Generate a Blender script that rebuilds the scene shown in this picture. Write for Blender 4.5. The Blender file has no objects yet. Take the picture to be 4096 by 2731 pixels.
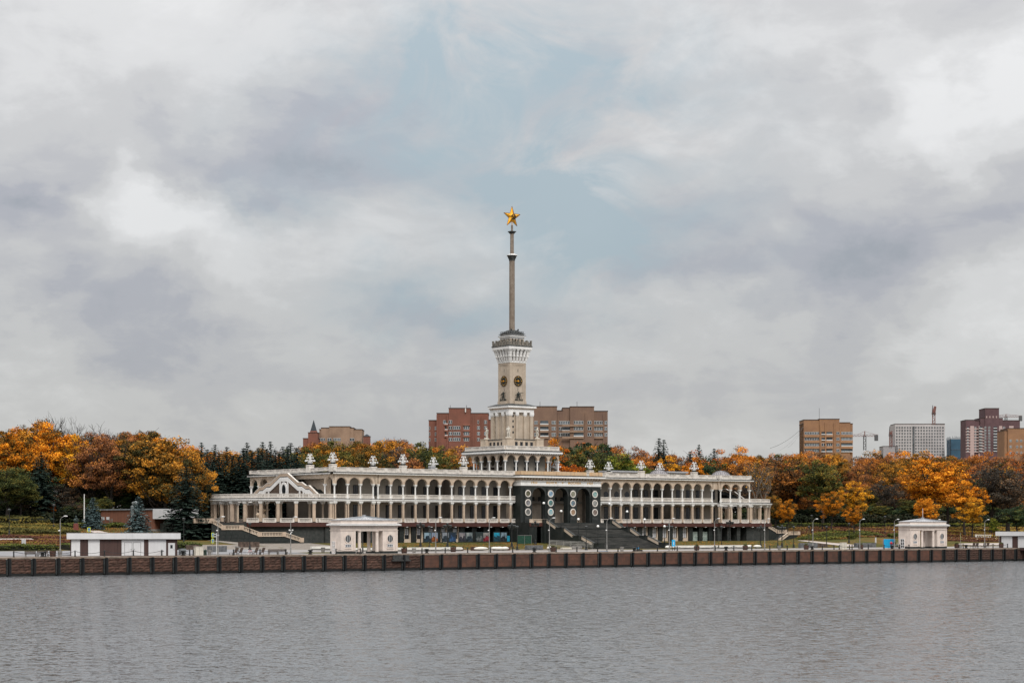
import bpy, math, random
import numpy as np
from math import sin, cos, pi, radians, atan2, sqrt
from mathutils import Vector, Matrix, Quaternion
random.seed(7); RNG=np.random.default_rng(7)
SC=bpy.context.scene; COL=SC.collection
# ---------------------------------------------------------------- camera
TH=radians(37); S_,C_=sin(TH),cos(TH)
CU,CV,EYE=-506*S_,-506*C_,8.0
cam=bpy.data.cameras.new('camera'); cam_o=bpy.data.objects.new('camera',cam); COL.objects.link(cam_o)
cam.sensor_width=36; cam.lens=36*8000/4096; cam.shift_y=(2110-1365.5)/4096
cam.clip_start=1; cam.clip_end=9000
cam_o.location=(CU,CV,EYE); cam_o.rotation_euler=(pi/2,0,-TH)
SC.camera=cam_o
# ---------------------------------------------------------------- light
SUN_EL,SUN_AZ=radians(48),radians(205)      # azimuth measured clockwise from +Y
sun=bpy.data.lights.new('sun','SUN'); sun.energy=1.5; sun.angle=radians(22); sun.color=(1,.96,.9)
sun_o=bpy.data.objects.new('sun',sun); COL.objects.link(sun_o)
sd=Vector((sin(SUN_AZ)*cos(SUN_EL),cos(SUN_AZ)*cos(SUN_EL),sin(SUN_EL)))
sun_o.rotation_euler=sd.to_track_quat('Z','Y').to_euler(); sun_o.location=(0,0,200)
vs=SC.view_settings; SC.display_settings.display_device='sRGB'; vs.view_transform='Standard'; vs.look='None'; vs.gamma=1; vs.exposure=0.62; vs.use_curve_mapping=False
SC.render.engine='CYCLES'
try:
    SC.cycles.max_bounces=6; SC.cycles.diffuse_bounces=3; SC.cycles.glossy_bounces=3; SC.cycles.transparent_max_bounces=4
except Exception: pass
class NT:
    def __init__(s,t): s.t=t; t.nodes.clear()
    def n(s,typ,**k):
        nd=s.t.nodes.new(typ)
        for a,b in k.items():
            if a=='inp':
                for q,w in b.items(): nd.inputs[q].default_value=w
            else: setattr(nd,a,b)
        return nd
    def l(s,a,b): s.t.links.new(a,b)
    def math(s,op,a,b=None,clamp=False):
        m=s.n('ShaderNodeMath',operation=op,use_clamp=clamp)
        for i,x in enumerate((a,b)):
            if x is None: continue
            if isinstance(x,(int,float)): m.inputs[i].default_value=x
            else: s.l(x,m.inputs[i])
        return m.outputs[0]
    def ramp(s,fac,stops,interp='LINEAR'):
        r=s.n('ShaderNodeValToRGB'); cr=r.color_ramp; cr.interpolation=interp
        while len(cr.elements)<len(stops): cr.elements.new(.5)
        for e,(p,c) in zip(cr.elements,stops): e.position=p; e.color=(*c,1)
        s.l(fac,r.inputs[0]); return r.outputs[0]
    def noise(s,vec,scale,detail=3,rough=.5,dist=0):
        n=s.n('ShaderNodeTexNoise',inp={'Scale':scale,'Detail':detail,'Roughness':rough,'Distortion':dist})
        if vec is not None: s.l(vec,n.inputs['Vector'])
        return n.outputs['Fac']
    def mix(s,f,a,b):
        m=s.n('ShaderNodeMix',data_type='RGBA')
        for i,x in ((0,f),(6,a),(7,b)):
            if isinstance(x,(int,float)): m.inputs[i].default_value=x
            elif isinstance(x,tuple): m.inputs[i].default_value=(*x,1)
            else: s.l(x,m.inputs[i])
        return m.outputs[2]
    def mapping(s,vec,scale=(1,1,1),loc=(0,0,0)):
        m=s.n('ShaderNodeMapping'); m.inputs['Scale'].default_value=scale; m.inputs['Location'].default_value=loc
        s.l(vec,m.inputs['Vector']); return m.outputs[0]
def pdir(x,y):
    X,Zz=(x-2048)/8000,(2110-y)/8000
    v=Vector((S_+X*C_,C_-X*S_,Zz)); return v.normalized()
w=bpy.data.worlds.new('World'); SC.world=w; w.use_nodes=True
N=NT(w.node_tree)
tc=N.n('ShaderNodeTexCoord').outputs['Generated']
sky=N.n('ShaderNodeTexSky',sky_type='NISHITA',sun_disc=False); sky.sun_elevation=SUN_EL; sky.sun_rotation=SUN_AZ
bg1=N.n('ShaderNodeBackground'); bg1.inputs['Strength'].default_value=.09; N.l(sky.outputs[0],bg1.inputs[0])
sep=N.n('ShaderNodeSeparateXYZ'); N.l(tc,sep.inputs[0])
zc=N.math('MAXIMUM',sep.outputs[2],0)
mp=N.mapping(tc,(1,1,1.6))
warp=N.n('ShaderNodeTexNoise',inp={'Scale':11.0,'Detail':6,'Roughness':.55}); N.l(mp,warp.inputs['Vector'])
wv=N.n('ShaderNodeVectorMath',operation='SCALE'); wv.inputs['Scale'].default_value=.13
ws=N.n('ShaderNodeVectorMath',operation='SUBTRACT'); N.l(warp.outputs['Color'],ws.inputs[0]); ws.inputs[1].default_value=(.5,.5,.5)
N.l(ws.outputs[0],wv.inputs[0])
wd=N.n('ShaderNodeVectorMath',operation='ADD'); N.l(tc,wd.inputs[0]); N.l(wv.outputs[0],wd.inputs[1]); dirw=wd.outputs[0]
n1=N.noise(mp,7.5,8,.56,.5); n2=N.noise(N.mapping(tc,(1,1,2.2),(3,1,2)),22,8,.6,.4)
val=N.math('ADD',N.math('ADD',N.math('MULTIPLY',n1,.72),N.math('MULTIPLY',n2,.38)),-.035)
def lobe(px,py,rad,ax=.62,az=1.15):
    d=pdir(px,py); sb=N.n('ShaderNodeVectorMath',operation='SUBTRACT'); N.l(dirw,sb.inputs[0]); sb.inputs[1].default_value=d
    sc=N.n('ShaderNodeVectorMath',operation='MULTIPLY'); N.l(sb.outputs[0],sc.inputs[0]); sc.inputs[1].default_value=(ax,ax,az)
    ln=N.n('ShaderNodeVectorMath',operation='LENGTH'); N.l(sc.outputs[0],ln.inputs[0])
    return N.math('EXPONENT',N.math('MULTIPLY',N.math('POWER',N.math('DIVIDE',ln.outputs['Value'],rad),2),-1))
# soft cloud masses: (image direction, reach, strength)
for (px,py,rad,amp) in ((740,790,.021,.36),(900,930,.022,.16),(3990,420,.026,.34),(4030,1250,.028,.28),(2900,90,.045,.14),(900,60,.05,.12),(1500,1000,.045,.08),
                        (280,860,.020,-.20),(1050,560,.030,-.15),(3430,1120,.034,-.16),(3000,1000,.030,-.10),(620,1300,.028,-.16),(200,1170,.016,-.13),(3350,330,.022,-.11),(1500,420,.03,-.06),(2560,1030,.022,-.12),(1780,1310,.018,-.12),(1000,1180,.03,.08),(2950,1290,.035,.10),(100,1500,.04,.05)):
    val=N.math('ADD',val,N.math('MULTIPLY',lobe(px,py,rad),amp*1.3))
colr=N.ramp(val,[(.20,(.34,.355,.39)),(.34,(.415,.418,.452)),(.45,(.49,.487,.50)),(.55,(.555,.55,.548)),(.70,(.655,.65,.645)),(.92,(.755,.75,.745))],'EASE')
tl=None
for (px,py,rad,amp) in ((2130,130,.042,1.0),(1950,500,.05,.95),(2400,520,.05,.95),(2480,980,.032,1.0),(1720,1290,.024,.95),(1650,300,.03,.6),(1130,700,.02,.5)):
    q=N.math('MULTIPLY',lobe(px,py,rad),amp); tl=q if tl is None else N.math('ADD',tl,q)
tl=N.math('MULTIPLY',tl,N.math('MULTIPLY',N.math('SUBTRACT',N.noise(mp,12,8,.62,1.0),.31),3.2,True),True)
colr=N.mix(N.math('MULTIPLY',tl,.92),colr,(.375,.455,.50))
lum=N.math('ADD',N.math('ADD',.585,N.math('MULTIPLY',zc,.42)),N.math('MULTIPLY',N.math('POWER',zc,2),1.5))
cm=N.n('ShaderNodeVectorMath',operation='SCALE'); N.l(colr,cm.inputs[0]); N.l(lum,cm.inputs['Scale'])
bg2=N.n('ShaderNodeBackground'); bg2.inputs['Strength'].default_value=1.0; N.l(cm.outputs[0],bg2.inputs[0])
mxs=N.n('ShaderNodeMixShader'); mxs.inputs[0].default_value=.93; N.l(bg1.outputs[0],mxs.inputs[1]); N.l(bg2.outputs[0],mxs.inputs[2])
wo=N.n('ShaderNodeOutputWorld'); N.l(mxs.outputs[0],wo.inputs[0])
# ---------------------------------------------------------------- materials
MAT={}
def mat(name,col,rough=.75,var=.18,scale=1.2,col2=None,bump=0,bscale=8,metal=0,spec=.35,streak=0,fine=.1,stretch=(1,1,1),objvar=0):
    if name in MAT: return MAT[name]
    m=bpy.data.materials.new(name); m.use_nodes=True; N=NT(m.node_tree)
    b=N.n('ShaderNodeBsdfPrincipled'); b.inputs['Roughness'].default_value=rough; b.inputs['Metallic'].default_value=metal
    b.inputs['Specular IOR Level'].default_value=spec
    o=N.n('ShaderNodeOutputMaterial'); N.l(b.outputs[0],o.inputs[0])
    g=N.n('ShaderNodeNewGeometry').outputs['Position']; v=N.mapping(g,stretch)
    c2=col2 or tuple(x*(1-2.2*var) for x in col)
    f=N.noise(v,scale,5,.6); fr=N.math('MULTIPLY',N.math('SUBTRACT',f,.35),3.0,True)
    c=N.mix(fr,c2,col)
    if streak:
        sf=N.noise(N.mapping(g,(2.2,2.2,.12)),1.5,4,.6); sf=N.math('MULTIPLY',N.math('SUBTRACT',sf,.52),5*streak,True)
        c=N.mix(sf,c,tuple(x*.45 for x in col))
    if fine:
        f2=N.noise(v,scale*9,3,.6); f2=N.math('ADD',1-fine,N.math('MULTIPLY',f2,2*fine))
        sc=N.n('ShaderNodeVectorMath',operation='SCALE'); N.l(c,sc.inputs[0]); N.l(f2,sc.inputs['Scale']); c=sc.outputs[0]
    if objvar:
        r=N.n('ShaderNodeObjectInfo').outputs['Random']; k=N.math('ADD',1-objvar,N.math('MULTIPLY',r,2*objvar))
        sc=N.n('ShaderNodeVectorMath',operation='SCALE'); N.l(c,sc.inputs[0]); N.l(k,sc.inputs['Scale']); c=sc.outputs[0]
    N.l(c,b.inputs['Base Color'])
    if bump:
        bf=N.noise(v,bscale,4,.6); bn=N.n('ShaderNodeBump',inp={'Strength':1.0,'Distance':bump}); N.l(bf,bn.inputs['Height']); N.l(bn.outputs[0],b.inputs['Normal'])
    MAT[name]=m; return m
BEIGE=mat('beige_limestone',(.60,.50,.40),.8,.13,.5,col2=(.50,.40,.305),streak=.35,bump=.02)
BEIGE2=mat('tower_limestone',(.50,.42,.335),.8,.12,.6,col2=(.40,.33,.255),streak=.5,bump=.02)
BEIGEW=mat('warm_stucco',(.54,.42,.32),.8,.12,.7,streak=.5)
OCHRE=mat('ochre_stained_parapet',(.62,.40,.22),.85,.15,.8,col2=(.55,.42,.28),streak=.9)
WALLB=mat('gallery_wall_plaster',(.375,.335,.285),.85,.1,.4,streak=.4)  # wall colour lowered to paint deeper shade into the galleries
WHITE=mat('white_painted_trim',(.82,.81,.79),.7,.06,.7,streak=.35,fine=.06)
WHITEB=mat('cream_balustrade',(.75,.70,.64),.8,.1,.9,streak=.45)
DARKR=mat('dark_roof_edge',(.075,.08,.08),.7,.3,2)
GRAN=mat('black_labradorite',(.026,.028,.027),.5,.3,1.6,col2=(.012,.018,.016),streak=.4,fine=.25,spec=.4)
GRAN2=mat('grey_labradorite',(.055,.056,.054),.6,.3,1.6,col2=(.022,.028,.026),streak=.5,fine=.25)
REDB=mat('dark_red_granite_band',(.085,.03,.022),.6,.25,.8,col2=(.055,.02,.016),fine=.2)
GLASS=mat('dark_window_glass',(.02,.025,.03),.12,.1,1,spec=.6,fine=0)
FRAME=mat('dark_window_frame',(.035,.03,.03),.6,.1,1)
CURT=mat('white_window_blind',(.62,.63,.66),.8,.1,1)
WIRE=mat('white_window_frame',(.75,.75,.75),.6,.05,1,fine=.03)
BRONZE=mat('dark_patinated_bronze',(.03,.04,.036),.5,.3,2,metal=.3)
GOLD=mat('gilded_metal',(.95,.50,.06),.33,.15,1.5,col2=(.80,.34,.02),metal=.75,fine=.05)
GOLDP=mat('gold_paint',(.75,.42,.08),.5,.1,2)
SPIRE=mat('spire_stone',(.25,.205,.165),.75,.25,.9,col2=(.17,.13,.10),streak=.4)
STATUE=mat('white_statue_stone',(.68,.64,.56),.8,.15,2,streak=.3)
LAMPW=mat('white_cast_metal',(.75,.74,.72),.5,.08,2,fine=.04)
OPAL=mat('opal_globe_glass',(.85,.85,.84),.25,.03,2,fine=0)
BLACKM=mat('black_cast_iron',(.018,.02,.02),.55,.2,2)
GALV=mat('galvanised_pole',(.27,.26,.245),.55,.12,1,streak=.3)
QST=mat('rough_red_quay_stone',(.108,.056,.041),.9,.3,1.8,col2=(.05,.03,.022),bump=.05,bscale=5,fine=.3,objvar=.28)
QSL=mat('smooth_red_granite_slab',(.112,.050,.033),.75,.25,.8,col2=(.062,.034,.025),bump=.01,fine=.2,objvar=.22,streak=.3)
QDK=mat('wet_dark_concrete',(.022,.022,.021),.5,.3,1.5)
COPE=mat('quay_coping_granite',(.30,.235,.185),.8,.2,1.2)
FEND=mat('black_rubber_fender',(.006,.007,.008),.55,.2,2)
FSIDE=mat('scuffed_fender_frame',(.05,.056,.056),.7,.5,4,col2=(.015,.018,.018),fine=.3)
PAVE=mat('pale_paving',(.31,.29,.275),.85,.12,.6,fine=.15)
PAVEP=mat('pinkish_path',(.46,.40,.36),.85,.1,.6,fine=.12)
STEP=mat('dark_stone_steps',(.07,.068,.062),.7,.35,1.3,col2=(.014,.016,.015),fine=.4,stretch=(.22,1,1))
CONC=mat('grey_concrete',(.30,.285,.265),.85,.2,2)
CREAM=mat('cream_painted_box',(.66,.62,.53),.7,.1,1.5)
WPAN=mat('white_wall_panel',(.62,.62,.625),.6,.05,.6,streak=.15,fine=.05)
BPAN=mat('brown_wall_panel',(.075,.04,.034),.6,.2,.8,stretch=(6,6,.3),fine=.2)
BRICKR=mat('red_brown_brick',(.21,.085,.05),.85,.2,1.0,col2=(.14,.06,.038),stretch=(4,4,.4),fine=.3)
SHEET=mat('light_metal_roof',(.50,.505,.52),.45,.12,.8,metal=.2,streak=.3)
WOOD=mat('brown_bench_wood',(.085,.055,.04),.75,.3,4)
WOODP=mat('brown_planter',(.12,.06,.042),.8,.3,3)
REDG=mat('red_granite_pedestal',(.20,.055,.04),.5,.15,2)
LEAFG=mat('dark_planter_foliage',(.11,.12,.03),.8,.4,6)
# ---------------------------------------------------------------- mesh helpers
class MB:
    def __init__(s): s.v=[]; s.f=[]; s.m=[]
    def add(s,vs,fs,m=0,M=None):
        b=len(s.v)
        s.v+= [tuple(M@Vector(p)) for p in vs] if M is not None else [tuple(p) for p in vs]
        s.f+= [tuple(i+b for i in f) for f in fs]; s.m+=[m]*len(fs)
    def box(s,x0,x1,y0,y1,z0,z1,m=0,M=None):
        s.add([(x0,y0,z0),(x1,y0,z0),(x1,y1,z0),(x0,y1,z0),(x0,y0,z1),(x1,y0,z1),(x1,y1,z1),(x0,y1,z1)],
              [(0,3,2,1),(4,5,6,7),(0,1,5,4),(1,2,6,5),(2,3,7,6),(3,0,4,7)],m,M)
    def frus(s,cx,cy,z0,z1,a0,a1,m=0,b0=None,b1=None):
        b1=(a1 if b0 is None else b0) if b1 is None else b1; b0=a0 if b0 is None else b0
        s.add([(cx-a0,cy-b0,z0),(cx+a0,cy-b0,z0),(cx+a0,cy+b0,z0),(cx-a0,cy+b0,z0),(cx-a1,cy-b1,z1),(cx+a1,cy-b1,z1),(cx+a1,cy+b1,z1),(cx-a1,cy+b1,z1)],
              [(0,3,2,1),(4,5,6,7),(0,1,5,4),(1,2,6,5),(2,3,7,6),(3,0,4,7)],m)
    def prism(s,poly,z0,z1,m=0):
        n=len(poly); s.add([(x,y,z0) for x,y in poly]+[(x,y,z1) for x,y in poly],[tuple(range(n-1,-1,-1)),tuple(range(n,2*n))]+[(i,(i+1)%n,n+(i+1)%n,n+i) for i in range(n)],m)
    def plate(s,poly,y0,y1,m=0,M=None):   # polygon in x,z; thickness along y
        n=len(poly); s.add([(x,y0,z) for x,z in poly]+[(x,y1,z) for x,z in poly],[tuple(range(n)),tuple(range(2*n-1,n-1,-1))]+[((i+1)%n,i,n+i,n+(i+1)%n) for i in range(n)],m,M)
    def lathe(s,prof,n=12,cx=0,cy=0,m=0,ph=0):
        vs=[]; fs=[]
        for r,z in prof:
            for i in range(n): a=2*pi*i/n+ph; vs.append((cx+r*cos(a),cy+r*sin(a),z))
        for j in range(len(prof)-1):
            for i in range(n): k=(i+1)%n; fs.append((j*n+i,j*n+k,(j+1)*n+k,(j+1)*n+i))
        fs.append(tuple(range(n-1,-1,-1))); fs.append(tuple((len(prof)-1)*n+i for i in range(n)))
        s.add(vs,fs,m)
    def tube(s,pts,r,n=5,m=0):
        pts=[Vector(p) for p in pts]; L=len(pts); rr=r if isinstance(r,(list,tuple)) else [r]*L
        vs=[]; fs=[]
        for i,p in enumerate(pts):
            d=(pts[min(i+1,L-1)]-pts[max(i-1,0)]).normalized()
            up=Vector((0,0,1)) if abs(d.z)<.9 else Vector((1,0,0))
            a=d.cross(up).normalized(); b=d.cross(a)
            for k in range(n): t=2*pi*k/n; vs.append(p+(a*cos(t)+b*sin(t))*rr[i])
        for i in range(L-1):
            for k in range(n): q=(k+1)%n; fs.append((i*n+k,i*n+q,(i+1)*n+q,(i+1)*n+k))
        fs.append(tuple(range(n-1,-1,-1))); fs.append(tuple((L-1)*n+k for k in range(n)))
        s.add(vs,fs,m)
    def sphere(s,c,r,n=8,k=6,m=0,sc=(1,1,1)):
        vs=[(c[0],c[1],c[2]-r*sc[2])]; fs=[]
        for j in range(1,k):
            t=-pi/2+pi*j/k
            for i in range(n): a=2*pi*i/n; vs.append((c[0]+r*sc[0]*cos(t)*cos(a),c[1]+r*sc[1]*cos(t)*sin(a),c[2]+r*sc[2]*sin(t)))
        vs.append((c[0],c[1],c[2]+r*sc[2])); T=len(vs)-1
        for i in range(n): fs.append((0,1+(i+1)%n,1+i)); fs.append((T,T-n+i,T-n+(i+1)%n))
        for j in range(k-2):
            for i in range(n): q=(i+1)%n; fs.append((1+j*n+i,1+j*n+q,1+(j+1)*n+q,1+(j+1)*n+i))
        s.add(vs,fs,m)
    def arc(s,cx,cy,r0,r1,a0,a1,z0,z1,n=24,m=0):   # closed ring sector block
        vs=[]; fs=[]
        for i in range(n+1):
            a=radians(a0+(a1-a0)*i/n); c,t=cos(a),sin(a)
            vs+=[(cx+r0*c,cy+r0*t,z0),(cx+r1*c,cy+r1*t,z0),(cx+r1*c,cy+r1*t,z1),(cx+r0*c,cy+r0*t,z1)]
        for i in range(n):
            b=4*i
            for p,q in ((0,1),(1,2),(2,3),(3,0)): fs.append((b+p,b+q,b+4+q,b+4+p))
        fs+= [(3,2,1,0),(4*n,4*n+1,4*n+2,4*n+3)]
        s.add(vs,fs,m)
    def mesh(s,name,mats,smooth=False):
        me=bpy.data.meshes.new(name); me.from_pydata(s.v,[],s.f)
        for x in (mats if isinstance(mats,(list,tuple)) else [mats]): me.materials.append(x)
        if any(s.m): me.polygons.foreach_set('material_index',s.m)
        if smooth: me.polygons.foreach_set('use_smooth',[True]*len(s.f))
        me.update(); return me
def link(name,data,parent=None,loc=(0,0,0),rz=0,scale=None):
    o=bpy.data.objects.new(name,data); COL.objects.link(o)
    if parent is not None: o.parent=parent
    o.location=loc; o.rotation_euler=(0,0,rz)
    if scale is not None: o.scale=scale if isinstance(scale,tuple) else (scale,)*3
    return o
def tag(o,label=None,cat=None,group=None,kind=None):
    if label: o['label']=label
    if cat: o['category']=cat
    if group: o['group']=group
    if kind: o['kind']=kind
    return o
def thing(name,label,cat,loc=(0,0,0),rz=0,group=None):
    return tag(link(name,None,None,loc,rz),label,cat,group)
def part(name,mb,mats,parent,label=None,smooth=False,kind=None):   # mb in the parent's frame
    me=mb.mesh(name,mats,smooth) if isinstance(mb,MB) else mb
    return tag(link(name,me,parent),label,kind=kind)
def wpart(name,mb,mats,parent,label=None,smooth=False,loc=(0,0,0),rz=0,kind=None,sub=None):  # mb in world frame, parent unrotated
    me=mb.mesh(name,mats,smooth) if isinstance(mb,MB) else mb
    base=parent.location if sub is None else Vector((0,0,0))
    o=link(name,me,parent if sub is None else sub,Vector(loc)-base,rz); return tag(o,label,kind=kind)
def copy_tree(o,parent=None,loc=None,rz=None,label=None,scale=None):
    c=o.copy(); COL.objects.link(c)
    if parent is not None: c.parent=parent
    for ch in list(o.children): copy_tree(ch,c)
    if loc is not None: c.location=loc
    if rz is not None: c.rotation_euler=(0,0,rz)
    if label: c['label']=label
    if scale is not None: c.scale=scale if isinstance(scale,tuple) else (scale,)*3
    return c
ORD=['first','second','third','fourth','fifth','sixth','seventh','eighth','ninth','tenth','eleventh','twelfth','thirteenth','fourteenth','fifteenth','sixteenth','seventeenth','eighteenth','nineteenth','twentieth']
def ordn(i):
    if i<20: return ORD[i]
    t,u=divmod(i+1,10); tens=['','','twenty','thirty','forty','fifty','sixty'][t]
    return (tens+'-'+ORD[u-1]) if u else {'twenty':'twentieth','thirty':'thirtieth','forty':'fortieth','fifty':'fiftieth','sixty':'sixtieth'}[tens]
def lerp_knots(k,x):
    if x<=k[0][0]: return k[0][1]
    for (a,p),(b,q) in zip(k,k[1:]):
        if x<=b: return p+(q-p)*(x-a)/(b-a)
    return k[-1][1]
KP=[(-90.7,3.1),(-80,3.1),(-60,3.9),(-24,5.4),(0,7.9),(20,9.2),(60,9.7),(140,10.5)]
KC=[(-90.7,3.1),(-45,3.1),(-24,4.55),(10,4.55),(14,9.1),(20,9.1),(60,9.7),(140,10.5)]
def terr(u,v):
    a=min(max((abs(u)-86)/16,0),1); a=a*a*(3-2*a)
    return lerp_knots(KC,v)*(1-a)+lerp_knots(KP,v)*a
def at(x,z):                       # bearing and distance from the viewpoint -> place on the ground plan
    t=(x-2048)/8000; return (CU+z*(S_+t*C_), CV+z*(C_-t*S_))
def onv(x,v):
    t=(x-2048)/8000; l=(v-CV)/(C_-t*S_); return CU+l*(S_+t*C_)
def dist(u,v): return (u-CU)*S_+(v-CV)*C_
# ---------------------------------------------------------------- ground and water
def grid_mesh(us,vs_,zf,name,m):
    V=[(u,v,zf(u,v)) for v in vs_ for u in us]; n=len(us)
    F=[(j*n+i,j*n+i+1,(j+1)*n+i+1,(j+1)*n+i) for j in range(len(vs_)-1) for i in range(n-1)]
    mb=MB(); mb.v=V; mb.f=F; mb.m=[0]*len(F); return mb.mesh(name,m,True)
GRASS=bpy.data.materials.new('autumn_grass'); GRASS.use_nodes=True; N=NT(GRASS.node_tree)
b=N.n('ShaderNodeBsdfPrincipled',inp={'Roughness':.95,'Specular IOR Level':.1}); o=N.n('ShaderNodeOutputMaterial'); N.l(b.outputs[0],o.inputs[0])
g=N.n('ShaderNodeNewGeometry').outputs['Position']
c=N.ramp(N.noise(g,.12,5,.6,1.0),[(.34,(.062,.072,.02)),(.46,(.095,.088,.024)),(.56,(.14,.095,.03)),(.68,(.21,.11,.035))])
f2=N.noise(g,3.5,4,.7); c=N.mix(N.math('MULTIPLY',f2,.55),c,(.035,.045,.012)); f3=N.noise(g,9,2,.7); c=N.mix(N.math('MULTIPLY',N.math('SUBTRACT',f3,.6),6,True),c,(.30,.14,.03))
N.l(c,b.inputs['Base Color']); bp=N.n('ShaderNodeBump',inp={'Strength':1,'Distance':.15}); N.l(N.noise(g,6,4,.7),bp.inputs['Height']); N.l(bp.outputs[0],b.inputs['Normal'])
us=[-3000,-1500,-700,-400,-260]+[-200+4*i for i in range(121)]+[320,400,600,1200,3000]
vv=[-90.0,-85,-80,-74,-67,-60,-54,-50,-45,-40,-35,-30,-24,-18,-12,-6,0,5,10,14,20,30,45,60,90,140,250,500,1200,3500]
tag(link('ground',grid_mesh(us,vv,terr,'ground',GRASS)),'autumn grass and earth rising gently behind the quay','ground',kind='structure')
def drape(name,outline,m,off=.07,label=None,nu=24,fixed=None):
    """outline: list of (v, u_left, u_right) rows"""
    rows=[]
    ks=sorted(set([r[0] for r in outline]+[k for k in (-80,-60,-45,-24,0,10,14,20) if outline[0][0]<k<outline[-1][0]]))
    mb=MB(); V=[]; 
    for v in ks:
        a=lerp_knots([(r[0],r[1]) for r in outline],v); b_=lerp_knots([(r[0],r[2]) for r in outline],v)
        for i in range(nu+1):
            u=a+(b_-a)*i/nu; V.append((u,v,(terr(u,v) if fixed is None else fixed)+off))
    n=nu+1; F=[(j*n+i,j*n+i+1,(j+1)*n+i+1,(j+1)*n+i) for j in range(len(ks)-1) for i in range(nu)]
    mb.v=V; mb.f=F; mb.m=[0]*len(F)
    return tag(link(name,mb.mesh(name,m)),label,kind='structure')
drape('quay_promenade',[(-90.0,-260,230),(-80,-260,230),(-74,-130,230),(-66,-125,110)],PAVE,.05,'pale paved promenade along the top of the quay wall',90)
drape('park_road',[(-79.5,-220,-108),(-64,-220,-112)],mat('light_road_asphalt',(.25,.25,.26),.85,.08,.4),.09,'light grey curved road beside the quay at the left',30)
drape('forecourt',[(-66,-125,-14),(-52,-118,-14),(-45,-112,-14)],mat('brownish_cobbles',(.27,.235,.20),.9,.2,1.5,fine=.3),.05,'brownish cobbled forecourt before the terminal',40)
drape('forecourt',[(-45,-104,-70),(-24,-100,-74)],MAT['brownish_cobbles'],.06,'cobbled ramp beside the left stair',12)
drape('path',[(-46,74,84),(-24,77,80)],PAVEP,.10,'pale path climbing from the promenade at the right end',6)
drape('path',[(-70,96,130),(-60,98,140)],PAVEP,.10,'pale path crossing the right lawn',10)
drape('path',[(-30,112,160),(-26,116,150)],PAVEP,.10,'narrow pale path between the right flower beds',10)
drape('path',[(-26,-152,-139),(-21,-150,-138)],PAVEP,.14,'pale patch of path between the left flower beds',6)
drape('path',[(-44,-150,-134),(-40,-142,-130)],PAVEP,.14,'curving pale path in the left flower beds',6)
drape('path',[(-27,-120,-115),(-6,-119,-116)],PAVEP,.12,'pale path going up to the left hedge',6)
WAT=bpy.data.materials.new('reservoir_water'); WAT.use_nodes=True; N=NT(WAT.node_tree)
b=N.n('ShaderNodeBsdfPrincipled',inp={'Roughness':.10,'IOR':1.333,'Base Color':(.098,.104,.110,1),'Specular IOR Level':.5}); o=N.n('ShaderNodeOutputMaterial'); N.l(b.outputs[0],o.inputs[0])
g=N.n('ShaderNodeNewGeometry').outputs['Position']
rt=N.n('ShaderNodeMapping'); rt.inputs['Rotation'].default_value=(0,0,TH+.12); N.l(g,rt.inputs['Vector'])
st=N.mapping(rt.outputs[0],(.75,1.0,1))
gust=N.noise(N.mapping(rt.outputs[0],(.3,1,1)),.020,5,.6); gs=N.math('ADD',.62,N.math('MULTIPLY',N.math('SUBTRACT',gust,.40),1.6,True))
def sl(sc_,k,det,axis):
    n=N.noise(N.mapping(st,(1,1,1),(axis*7.3,axis*3.1,0)),sc_,det,.62); return N.math('MULTIPLY',N.math('SUBTRACT',n,.5),k)
fwd=N.math('ADD',N.math('ADD',sl(.42,.45,2,0),sl(1.3,1.9,3,1)),sl(6,2.0,2,2)); lat=N.math('ADD',sl(.7,1.3,2,3),sl(3,2.6,2,4))
fk=N.math('MULTIPLY',N.math('SUBTRACT',N.noise(N.mapping(st,(1.3,1,1),(31,9,0)),.62,5,.62,.3),.57),18); fk=N.math('MINIMUM',N.math('MAXIMUM',fk,0),1.1)
fk=N.math('MULTIPLY',fk,N.math('ADD',.22,N.math('MULTIPLY',N.math('SUBTRACT',gust,.42),4.0,True),True))
fwd=N.math('SUBTRACT',N.math('MINIMUM',N.math('MULTIPLY',fwd,gs),.012),fk)
cs=N.n('ShaderNodeCombineXYZ'); N.l(lat,cs.inputs[0]); N.l(fwd,cs.inputs[1]); cs.inputs[2].default_value=1
vr=N.n('ShaderNodeVectorRotate',rotation_type='Z_AXIS'); N.l(cs.outputs[0],vr.inputs['Vector']); vr.inputs['Angle'].default_value=-(TH+.12)
nn=N.n('ShaderNodeVectorMath',operation='NORMALIZE'); N.l(vr.outputs[0],nn.inputs[0]); N.l(nn.outputs[0],b.inputs['Normal'])
mb=MB(); mb.add([(-4000,-3000,0),(4000,-3000,0),(4000,-90.4,0),(-4000,-90.4,0)],[(0,1,2,3)])
tag(link('water',mb.mesh('water',WAT)),'grey rippled reservoir water in front of the quay','water',kind='structure')
# ---------------------------------------------------------------- quay wall
QV=-91.0
qw=thing('quay_wall','long red stone quay wall with black fender posts along the water','quay wall',(-50,QV+.4,0))
mb=MB(); mb.box(-300,240,QV+.35,QV+1.0,-2,2.72); wpart('wall_core',mb,QDK,qw)
mb=MB(); mb.box(-300,240,QV+.05,QV+.34,-2,.42); wpart('wet_plinth',mb,QDK,qw)
NB=66; B0=-176.8
posts=[B0+4.345*i for i in range(-2,NB)]
mb=MB(); mb.box(0,4.335,QV-.06,QV+1.3,2.84,3.16); cop=mb.mesh('coping_stone',COPE)
fm=MB(); fm.box(-.17,.17,-.55,-.2,.1,2.95,0); fm.box(-.42,-.2,-.2,.4,.2,2.75,1); fm.box(.2,.42,-.2,.4,.2,2.75,1); fm.box(-.2,.2,-.2,.3,-.8,2.85,0); fm.box(-.19,.19,-.6,-.15,-.6,.4,0)
fme=fm.mesh('fender_post',[FEND,FSIDE])
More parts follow.
